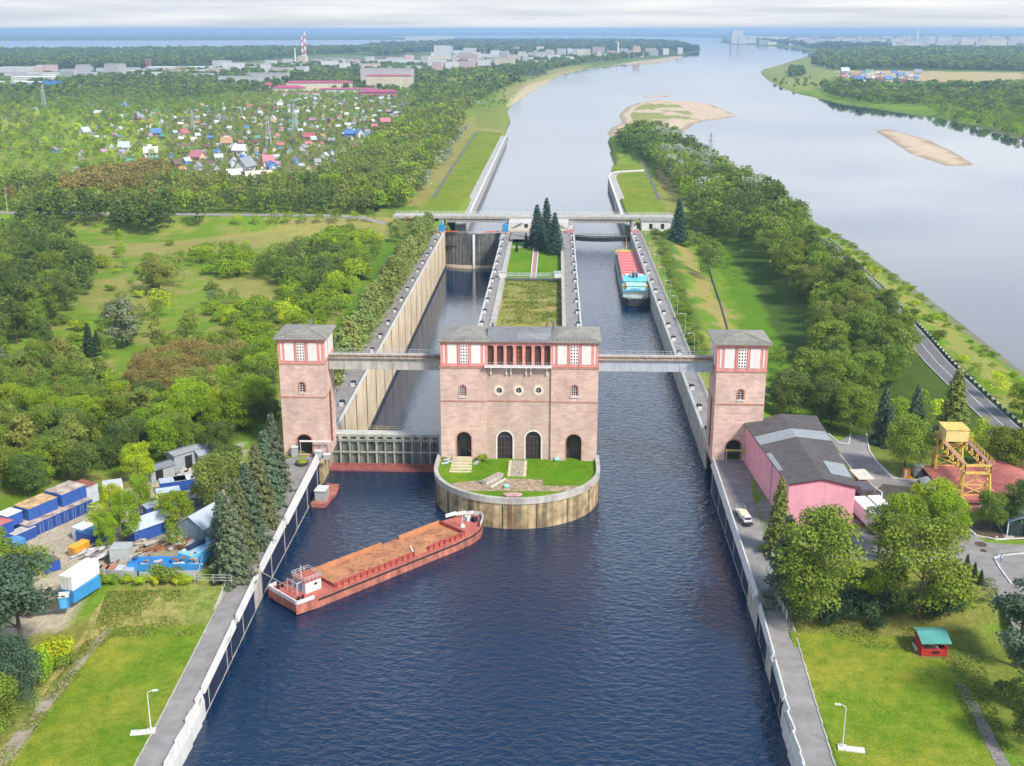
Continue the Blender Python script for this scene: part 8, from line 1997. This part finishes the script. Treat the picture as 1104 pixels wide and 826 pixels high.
# the rest: merged, per area, as stuff
FP = {}
def fproto(kind, v, n):
    if (kind, v, n) not in FP:
        P, Nn, C = crown_points(kind, n, 50 + v); s = np.sqrt(60. / n) * {'spruce': .06, 'bush': .24, 'poplar': .11}.get(kind, .15) * np.random.RandomState(v).uniform(.7, 1.2, len(P)); V, Fq = leaf_quads(P, Nn, s, v); FP[(kind, v, n)] = (V, vcol(C, len(P), v, .1))
    return FP[(kind, v, n)]
Z_STUFF = defaultdict(list)
for i, t_ in enumerate(TREES):
    if i in INDIV or not dw_ok[i] or TZ[i] < .3 or not ROADS_M[i]: continue
    v = np.array([t_[1], t_[2], TZ[i]]) - CP; w_ = v @ FWD; px = CX + F_PX * (v @ RT) / w_
    if not (-220 < px < 1104 + 220): continue
    Z_STUFF[t_[6]].append(i)
for zn, L_ in Z_STUFF.items():
    VV, CC = [], []; r = np.random.RandomState(8)
    for i in L_:
        k, x, y, h, wf, tn, _, _ = TREES[i]; D_ = math.hypot(x, y); n = 700 if D_ < 650 else 300 if D_ < 1100 else 110 if D_ < 2200 else 36
        V, C = fproto(k, r.randint(3), n); a = r.rand() * 6.28; ca_, sa_ = math.cos(a), math.sin(a)
        W2 = np.stack([(V[:, 0] * ca_ - V[:, 1] * sa_) * h * wf + x, (V[:, 0] * sa_ + V[:, 1] * ca_) * h * wf + y, V[:, 2] * h + TZ[i] - .3], 1)
        VV.append(W2); CC.append(C * np.array(TINT[tn]) * r.uniform(.8, 1.2))
    V = np.concatenate(VV); C = np.concatenate(CC)
    me = mesh_from('woodland', V, np.arange(len(V)).reshape(-1, 4), C, [M_leaf]); o = bpy.data.objects.new('woodland', me); COL.objects.link(o); tag(o, kind='stuff')

# ---------------------------------------------------------------- garden houses, village and towns
BLD = []
CN = {(.40, .13, .13): 'red', (.46, .17, .20): 'raspberry', (.09, .20, .46): 'blue', (.58, .58, .58): 'white', (.27, .28, .31): 'grey', (.18, .11, .08): 'brown', (.10, .28, .21): 'green', (.45, .26, .14): 'orange', (.45, .50, .58): 'silver', (.35, .22, .32): 'purple grey'}
WN = {(.56, .56, .54): 'white', (.60, .48, .30): 'tan', (.22, .12, .08): 'brown', (.50, .52, .55): 'grey', (.64, .56, .36): 'yellow', (.16, .30, .55): 'blue'}
def house_proto():
    W_, L_, H_, rh = 1, 1.25, .7, .55
    a = MB(); a.box(-L_ / 2, L_ / 2, -W_ / 2, W_ / 2, -.1, H_); a.add([(-L_ / 2, -W_ / 2, H_), (-L_ / 2, W_ / 2, H_), (-L_ / 2, 0, H_ + rh), (L_ / 2, -W_ / 2, H_), (L_ / 2, W_ / 2, H_), (L_ / 2, 0, H_ + rh)], [(0, 2, 1), (3, 4, 5)])
    b = MB(); e = .12
    for s_ in (-1, 1):
        A = [(-L_ / 2 - e, s_ * (W_ / 2 + e), H_ - .13), (L_ / 2 + e, s_ * (W_ / 2 + e), H_ - .13), (L_ / 2 + e, 0, H_ + rh + .03), (-L_ / 2 - e, 0, H_ + rh + .03)]; b.add(A + [(x, y, z + .06) for x, y, z in A], [(0, 3, 2, 1), (4, 5, 6, 7), (0, 1, 5, 4), (1, 2, 6, 5), (2, 3, 7, 6), (3, 0, 4, 7)])
    c = MB()
    for x in (-.35, .05, .35): c.box(x - .07, x + .07, -W_ / 2 - .02, -W_ / 2 - .004, .22, .5)
    c.box(L_ / 2 + .004, L_ / 2 + .02, -.25, -.05, .22, .5); c.box(L_ / 2 + .004, L_ / 2 + .02, .08, .28, .22, .5)
    def mk(n_, mb, m): me = bpy.data.meshes.new(n_); me.from_pydata(mb.v, [], mb.f); me.materials.append(m); me.update(); return me
    return mk('wall', a, M_objc), mk('roof', b, M_objm), mk('window', c, M_glass)
HW, HR, HWI = house_proto()
HOUSES = []
def house(px, py, s, wc, rc, z=4., rz=None, sc=None, grp='garden houses among the plots', kind='small house'):
    q = at(px, py, z); HOUSES.append((q[0], q[1], s, wc, rc, rz, sc, grp, kind))
hr = random.Random(21); RC = list(CN); WC = list(WN)
RW = [4, 3, 4, 9, 6, 5, 2, 2, 9, 3]; WW = [8, 3, 4, 5, 2, 1]
GPOLY = np.array([(150, 188), (110, 165), (95, 135), (150, 118), (330, 106), (440, 99), (442, 128), (402, 160), (334, 192), (300, 190), (240, 186)], float)
pts_ = []
while len(pts_) < 296:
    x, y = hr.uniform(90, 445), 100 + 90 * hr.random() ** 1.2
    if not inpoly(GPOLY, np.array([x]), np.array([y]))[0]: continue
    v = (y - 60) / 100
    if any(abs(x - a) < 6.5 * v + 1.2 and abs(y - b) < 3.2 * v + .5 for a, b in pts_): continue
    pts_.append((x, y))
for x, y in pts_: house(x, y, hr.uniform(2.9, 4.7), hr.choices(WC, WW)[0], hr.choices(RC, RW)[0])
for px, py, s, w_, r_ in ((265, 186, 9, 0, 4), (266, 192, 7.5, 0, 9), (254, 192, 7, 0, 3), (293, 183, 6, 5, 2), (289, 178, 6.5, 0, 1), (245, 158, 7, 0, 7), (259, 166, 7, 0, 3), (163, 168, 9, 3, 3), (213, 173, 7, 1, 1), (198, 147, 7, 1, 0), (262, 176, 6, 5, 2), (378, 146, 7, 5, 2), (388, 147, 7, 3, 2), (415, 134, 8, 2, 1), (334, 150, 7, 1, 0), (88, 170, 5, 0, 9), (82, 188, 6, 0, 4)): house(px, py, s, WC[w_], RC[r_])
for k in range(12): house(hr.uniform(30, 175), hr.uniform(108, 165), hr.uniform(4.5, 7), hr.choices(WC, WW)[0], hr.choices(RC, RW)[0])
for k in range(34): house(hr.uniform(905, 990), hr.uniform(78, 92), hr.uniform(7, 11), hr.choices(WC, WW)[0], hr.choices(RC, RW)[0], 3, None, None, 'houses of the village across the river', 'village house')
for k in range(14): house(hr.uniform(1000, 1100), hr.uniform(98, 112), hr.uniform(5, 8), hr.choices(WC, WW)[0], hr.choices(RC, RW)[0], 3, None, None, 'houses in the far right bank wood', 'woodland cottage')
house(280, 207, 8.5, WC[0], (.55, .47, .38), 4, .45, (1.5, 1, 1.25), 'garden houses among the plots', 'large two storey house')
CN[(.55, .47, .38)] = 'sandy'
hi = [(None, h_[0], h_[1], '%s %s with %s roof' % (WN[h_[3]], h_[8], CN[h_[4]])) for h_ in HOUSES]
hl = rank_all(hi)
for n_, (x, y, s, wc, rc, rz, sc, grp, kd) in enumerate(HOUSES):
    if inpoly(WAT, np.array([x]), np.array([y]))[0]: continue
    rz = hr.uniform(-.5, .5) + hr.choice((0, math.pi / 2)) if rz is None else rz
    r = bpy.data.objects.new('garden_house' if 'garden' in grp else 'village_house', None); COL.objects.link(r); r.location = (x, y, gz(x, y)); r.rotation_euler = (0, 0, rz)
    sc = sc or (hr.uniform(.9, 1.4), 1, hr.uniform(.75, 1.15)); r.scale = (s * sc[0], s, s * sc[2]); tag(r, hl[n_], 'house', grp)
    for nm, me_, c in (('wall', HW, wc), ('roof', HR, rc), ('window', HWI, (1, 1, 1))):
        k = bpy.data.objects.new(nm, me_); COL.objects.link(k); k.parent = r; k.color = (*c, 1)
M_bldw = mat_objcol('block_wall', .85, .08, .1)
def block(label, px, py, L_, W_, H_, rz, wc, rc, z=3., grp=None, floors=None, cat='building', name='apartment_block', roof_h=0):
    """a block of the town: walls, roof slab and rows of windows floor by floor"""
    q = at(px, py, z)
    if inpoly(WAT, np.array([q[0]]), np.array([q[1]]))[0] or edist(WAT, np.array([q[0]]), np.array([q[1]]))[0] < L_ * .6: return None
    t = thing(name, label, cat, (q[0], q[1], 2.6), rz, grp, True)
    mb = MB(); mb.box(-L_ / 2, L_ / 2, -W_ / 2, W_ / 2, -1, H_); o = mb.build('wall', M_bldw, t); o.color = (*wc, 1)
    mb = MB()
    if roof_h: hip_roof(mb, -L_ / 2, L_ / 2, -W_ / 2, W_ / 2, H_ + .6, roof_h, 1.2)
    else: mb.box(-L_ / 2 - .4, L_ / 2 + .4, -W_ / 2 - .4, W_ / 2 + .4, H_ + .01, H_ + .9)
    o = mb.build('roof', M_objm, t); o.color = (*rc, 1)
    fl = floors or max(1, int(H_ / 3.2)); mb = MB(); sp = 4.6
    for f in range(fl):
        zc = (f + .55) * H_ / fl; k = -L_ / 2 + 2
        while k < L_ / 2 - 2: mb.box(k, k + 2, -W_ / 2 - .06, -W_ / 2 - .01, zc - .8, zc + .8); k += sp
        k = -W_ / 2 + 2
        while k < W_ / 2 - 2:
            for s_ in (-1, 1): mb.box(min(s_ * (L_ / 2 + .01), s_ * (L_ / 2 + .06)), max(s_ * (L_ / 2 + .01), s_ * (L_ / 2 + .06)), k, k + 2, zc - .8, zc + .8)
            k += sp
    mb.build('window_rows', mat('far_window', (.16, .19, .24), .4), t)
    return t
Wt, Cr, Pi, Gy = (.56, .56, .55), (.62, .54, .40), (.55, .40, .36), (.42, .42, .42); RG = (.38, .38, .39); RP = (.42, .075, .16)
for a in ((345, 98, 120, 18, 15, 'long cream town block with raspberry roof', Cr, RP, 3), (290, 97, 45, 22, 9, 'cream hall with raspberry hip roof and low wings', Cr, RP, 4), (312, 100, 55, 25, 9, 'pink white hall with raspberry roof beside the long block', Cr, RP, 4), (325, 104, 60, 12, 6, 'low raspberry roofed shed in front of the cream halls', Wt, RP, 0), (376, 101, 100, 20, 8, 'low wide raspberry roofed store left of the tall cream block', Wt, RP, 2), (408, 104, 60, 22, 8, 'raspberry roofed store at the foot of the tall cream block', (.4, .1, .2), RP, 3), (420, 97, 85, 18, 26, 'tall cream block with small raspberry roof', Cr, RP, 2), (418, 93, 105, 14, 34, 'grey nine storey apartment block behind the cream one', (.48, .45, .44), RG, 0), (265, 91, 110, 16, 16, 'pale grey apartment block at the edge of the gardens', (.5, .5, .5), RG, 0), (290, 88, 90, 16, 18, 'greyish apartment block with brick top behind the halls', (.5, .46, .45), RG, 0), (220, 86, 45, 20, 13, 'small white block with tall annex left of the town', Wt, RG, 0), (125, 82, 40, 30, 28, 'grey concrete silo block of the left factory', Gy, RG, 0), (91, 82, 28, 24, 26, 'grey twin silo tower of the left factory', Gy, RG, 0), (160, 73, 14, 14, 24, 'brown brick water tower among the factories', (.30, .12, .08), RG, 0), (60, 96, 22, 14, 14, 'bright blue factory unit', (.05, .18, .6), (.05, .18, .6), 0), (52, 96, 16, 14, 14, 'bright blue factory silo building', (.06, .25, .7), (.06, .25, .7), 0), (15, 95, 120, 40, 12, 'wide white factory hall with blue base at the left edge', (.4, .5, .68), (.66, .68, .72), 0), (40, 90, 90, 40, 14, 'white factory hall behind the blue units', Wt, (.7, .7, .7), 0), (5, 78, 90, 30, 12, 'far white factory hall at the left edge', Wt, (.6, .6, .6), 0), (195, 76, 170, 40, 10, 'very long pale warehouse in the town', (.56, .56, .54), (.66, .66, .66), 0), (150, 80, 80, 30, 12, 'long beige warehouse beside the silo block', Cr, RG, 0)):
    px, py, L_, W_, H_, lb, wc, rc, rh = a; block(lb, px, py, L_, W_, H_, hr.uniform(-.15, .15), wc, rc, roof_h=rh, name='apartment_block' if 'block' in lb else 'factory_hall', cat='building')
t_ = []
tw = random.Random(9)
spots = []
def rank_px(lst):
    """(px,py,descr): labels by look and by counting from the left among its look-alikes"""
    g = defaultdict(list)
    for i, a in enumerate(lst): g[a[2]].append(i)
    out = [None] * len(lst)
    for de, L_ in g.items():
        L_.sort(key=lambda i: lst[i][0])
        for r_, i in enumerate(L_): out[i] = de if len(L_) == 1 else '%s, %s of its kind from the left' % (de, nth(r_))
    return out
def district(n, xr, yr, grp, zone_name, hh, ll, colw=(Wt, Wt, Cr, Pi, Gy)):
    L_ = []; tries = 0
    while len(L_) < n and tries < 9000:
        tries += 1; x = tw.uniform(*xr); y = tw.uniform(*(yr(x) if callable(yr) else yr))
        sp = (y - 30) / 30.
        if any(abs(x - b[0]) < 9 * sp and abs(y - b[1]) < 2.6 * sp for b in L_): continue
        c = tw.choice(colw); H_ = tw.uniform(*hh); de = {Wt: 'white', Cr: 'cream', Pi: 'pinkish', Gy: 'grey'}[c] + (' high' if H_ > 22 else ' low' if H_ < 10 else '') + ' block ' + zone_name
        L_.append((x, y, de, c, H_, tw.uniform(*ll)))
    lb = rank_px(L_)
    for (x, y, de, c, H_, l_), b in zip(L_, lb): block(b, x, y, l_, tw.uniform(14, 26), H_, tw.uniform(-.3, .3), c, tw.choice((RG, (.5, .5, .5), (.6, .6, .6))), grp=grp)
district(80, (230, 470), lambda x: (66 + (450 - x) * .02, 84 - (x - 230) * .03), 'blocks of the left bank town', 'in the left bank town', (8, 24), (25, 65))
district(72, (470, 735), lambda x: (57, 80 - (x - 470) * .082), 'blocks along the left river bank', 'along the left river bank', (10, 30), (20, 55))
district(22, (20, 230), lambda x: (76, 88 - x * .02), 'halls of the left factory area', 'in the left factory area', (8, 15), (30, 80))
district(110, (785, 1104), lambda x: (41.5, 50.0), 'blocks of the distant town across the river', 'in the distant town', (16, 40), (50, 150))
block('long white hall standing alone in the far forest', 463, 45, 420, 60, 45, .05, Wt, (.75, .75, .75))
block('white grain silo block on the far river quay', 794, 47, 90, 40, 100, .1, Wt, RG, name='grain_silo')
block('white block with high block behind on the town river front', 477, 64, 60, 20, 50, 0, Wt, RG)
def chimney(label, px, py, h, r_, bands=True, base=3):
    q = at(px, py, base); t = thing('factory_chimney', label, 'chimney', (q[0], q[1], 3)); mb = MB(); mb2 = MB(); n_ = 8; rr = lambda u: r_ * (1 - .4 * u)
    mb.cyl((q[0], q[1], 2), (q[0], q[1], 3 + h), r_, rr(1), 12)
    mb.build('shaft', mat('chimney_white', (.68, .62, .60), .8), t)
    for k in range(0, n_, 2) if bands else ():
        u, v = k / n_, (k + 1) / n_; mb = MB(); mb.cyl((q[0], q[1], 3 + h * u), (q[0], q[1], 3 + h * v), rr(u) + .3, rr(v) + .3, 12); mb.build('band', mat('chimney_red', (.46, .16, .13), .8), t)
chimney('tall red and white striped chimney of the town, left of the pair', 326.5, 66, 84, 4.5); chimney('tallest red and white striped chimney of the town, right of the pair', 329.5, 66, 100, 4.5)
chimney('slim yellowish chimney left of the striped pair', 318.5, 67, 46, 3, False)
chimney('white television mast on the left bank town front', 666, 61, 60, 4, False); chimney('pale lattice like mast in the distant town', 988, 48, 104, 9, False); chimney('short factory stack of the distant town', 978, 49, 60, 9, True)
block('slim reddish tower block by the river front', 686, 62, 26, 22, 44, 0, Pi, RG); block('narrow white tower block on the silo quay', 800, 47.5, 60, 40, 60, 0, Wt, RG)

# ---------------------------------------------------------------- tall grass and weeds of the unmown strips
def tufts(pts, z, n, seed, cols, h0, h1, on=None):
    P = poly_at(pts, z); r = np.random.RandomState(seed); (xa, ya), (xb, yb) = P.min(0), P.max(0)
    X = r.uniform(xa, xb, n * 3); Y = r.uniform(ya, yb, n * 3); m = inpoly(P, X, Y) & ((X > 0) | (X < -65.4) | (Y > 280)| (X > -60)) & (vnoise(X, Y, 4.5, seed) > .25 + .45 * r.rand(n * 3)); X, Y = X[m][:n], Y[m][:n]
    Z = gzs(np.stack([X, Y], 1)) if on is None else np.full(len(X), on); k = len(X); h = r.uniform(h0, h1, k)
    C = np.stack([X, Y, Z + h * .35], 1); N_ = r.randn(k, 3) * .5 + np.array([0, 0, .5]); N_ /= np.linalg.norm(N_, axis=1)[:, None]
    V, Fq = leaf_quads(C, N_, h, seed); ci = r.randint(0, len(cols), k); c = np.array(cols)[ci] * r.uniform(.75, 1.25, (k, 1)); return V, np.repeat(c, 4, 0)
def tuft_obj(parts):
    V = np.concatenate([p[0] for p in parts]); C = np.concatenate([p[1] for p in parts]); me = mesh_from('tall_grass', V, np.arange(len(V)).reshape(-1, 4), C, [M_leaf]); o = bpy.data.objects.new('tall_grass', me); COL.objects.link(o); tag(o, kind='stuff')
G1 = [(.20, .24, .03), (.30, .28, .07), (.12, .19, .02), (.36, .32, .12)]; G2 = [(.11, .21, .012), (.17, .27, .015), (.22, .27, .03)]
tuft_obj([tufts([(118, 674), (236, 672), (252, 632), (115, 634), (98, 668), (60, 715), (0, 790), (-30, 826), (-6, 826), (30, 775), (75, 725)], AZ, 34000, 1, G1 + G2, .12, .38),
          tufts([(851, 662), (1000, 668), (1060, 690), (1104, 826), (1090, 826), (1034, 740), (1022, 700), (990, 688), (851, 682)], AZ, 20000, 2, G1 + G2, .12, .35),
          tufts([(476, 495), (641, 495), (641, 512), (600, 530), (555, 537), (505, 526), (478, 510)], 6.9, 900, 5, G2, .1, .35, 6.92)])
tuft_obj([tufts([(540, 350), (610, 350), (610, 295), (545, 295)], 5.2, 9000, 9, G1 + G2, .2, .6, 5.22)])
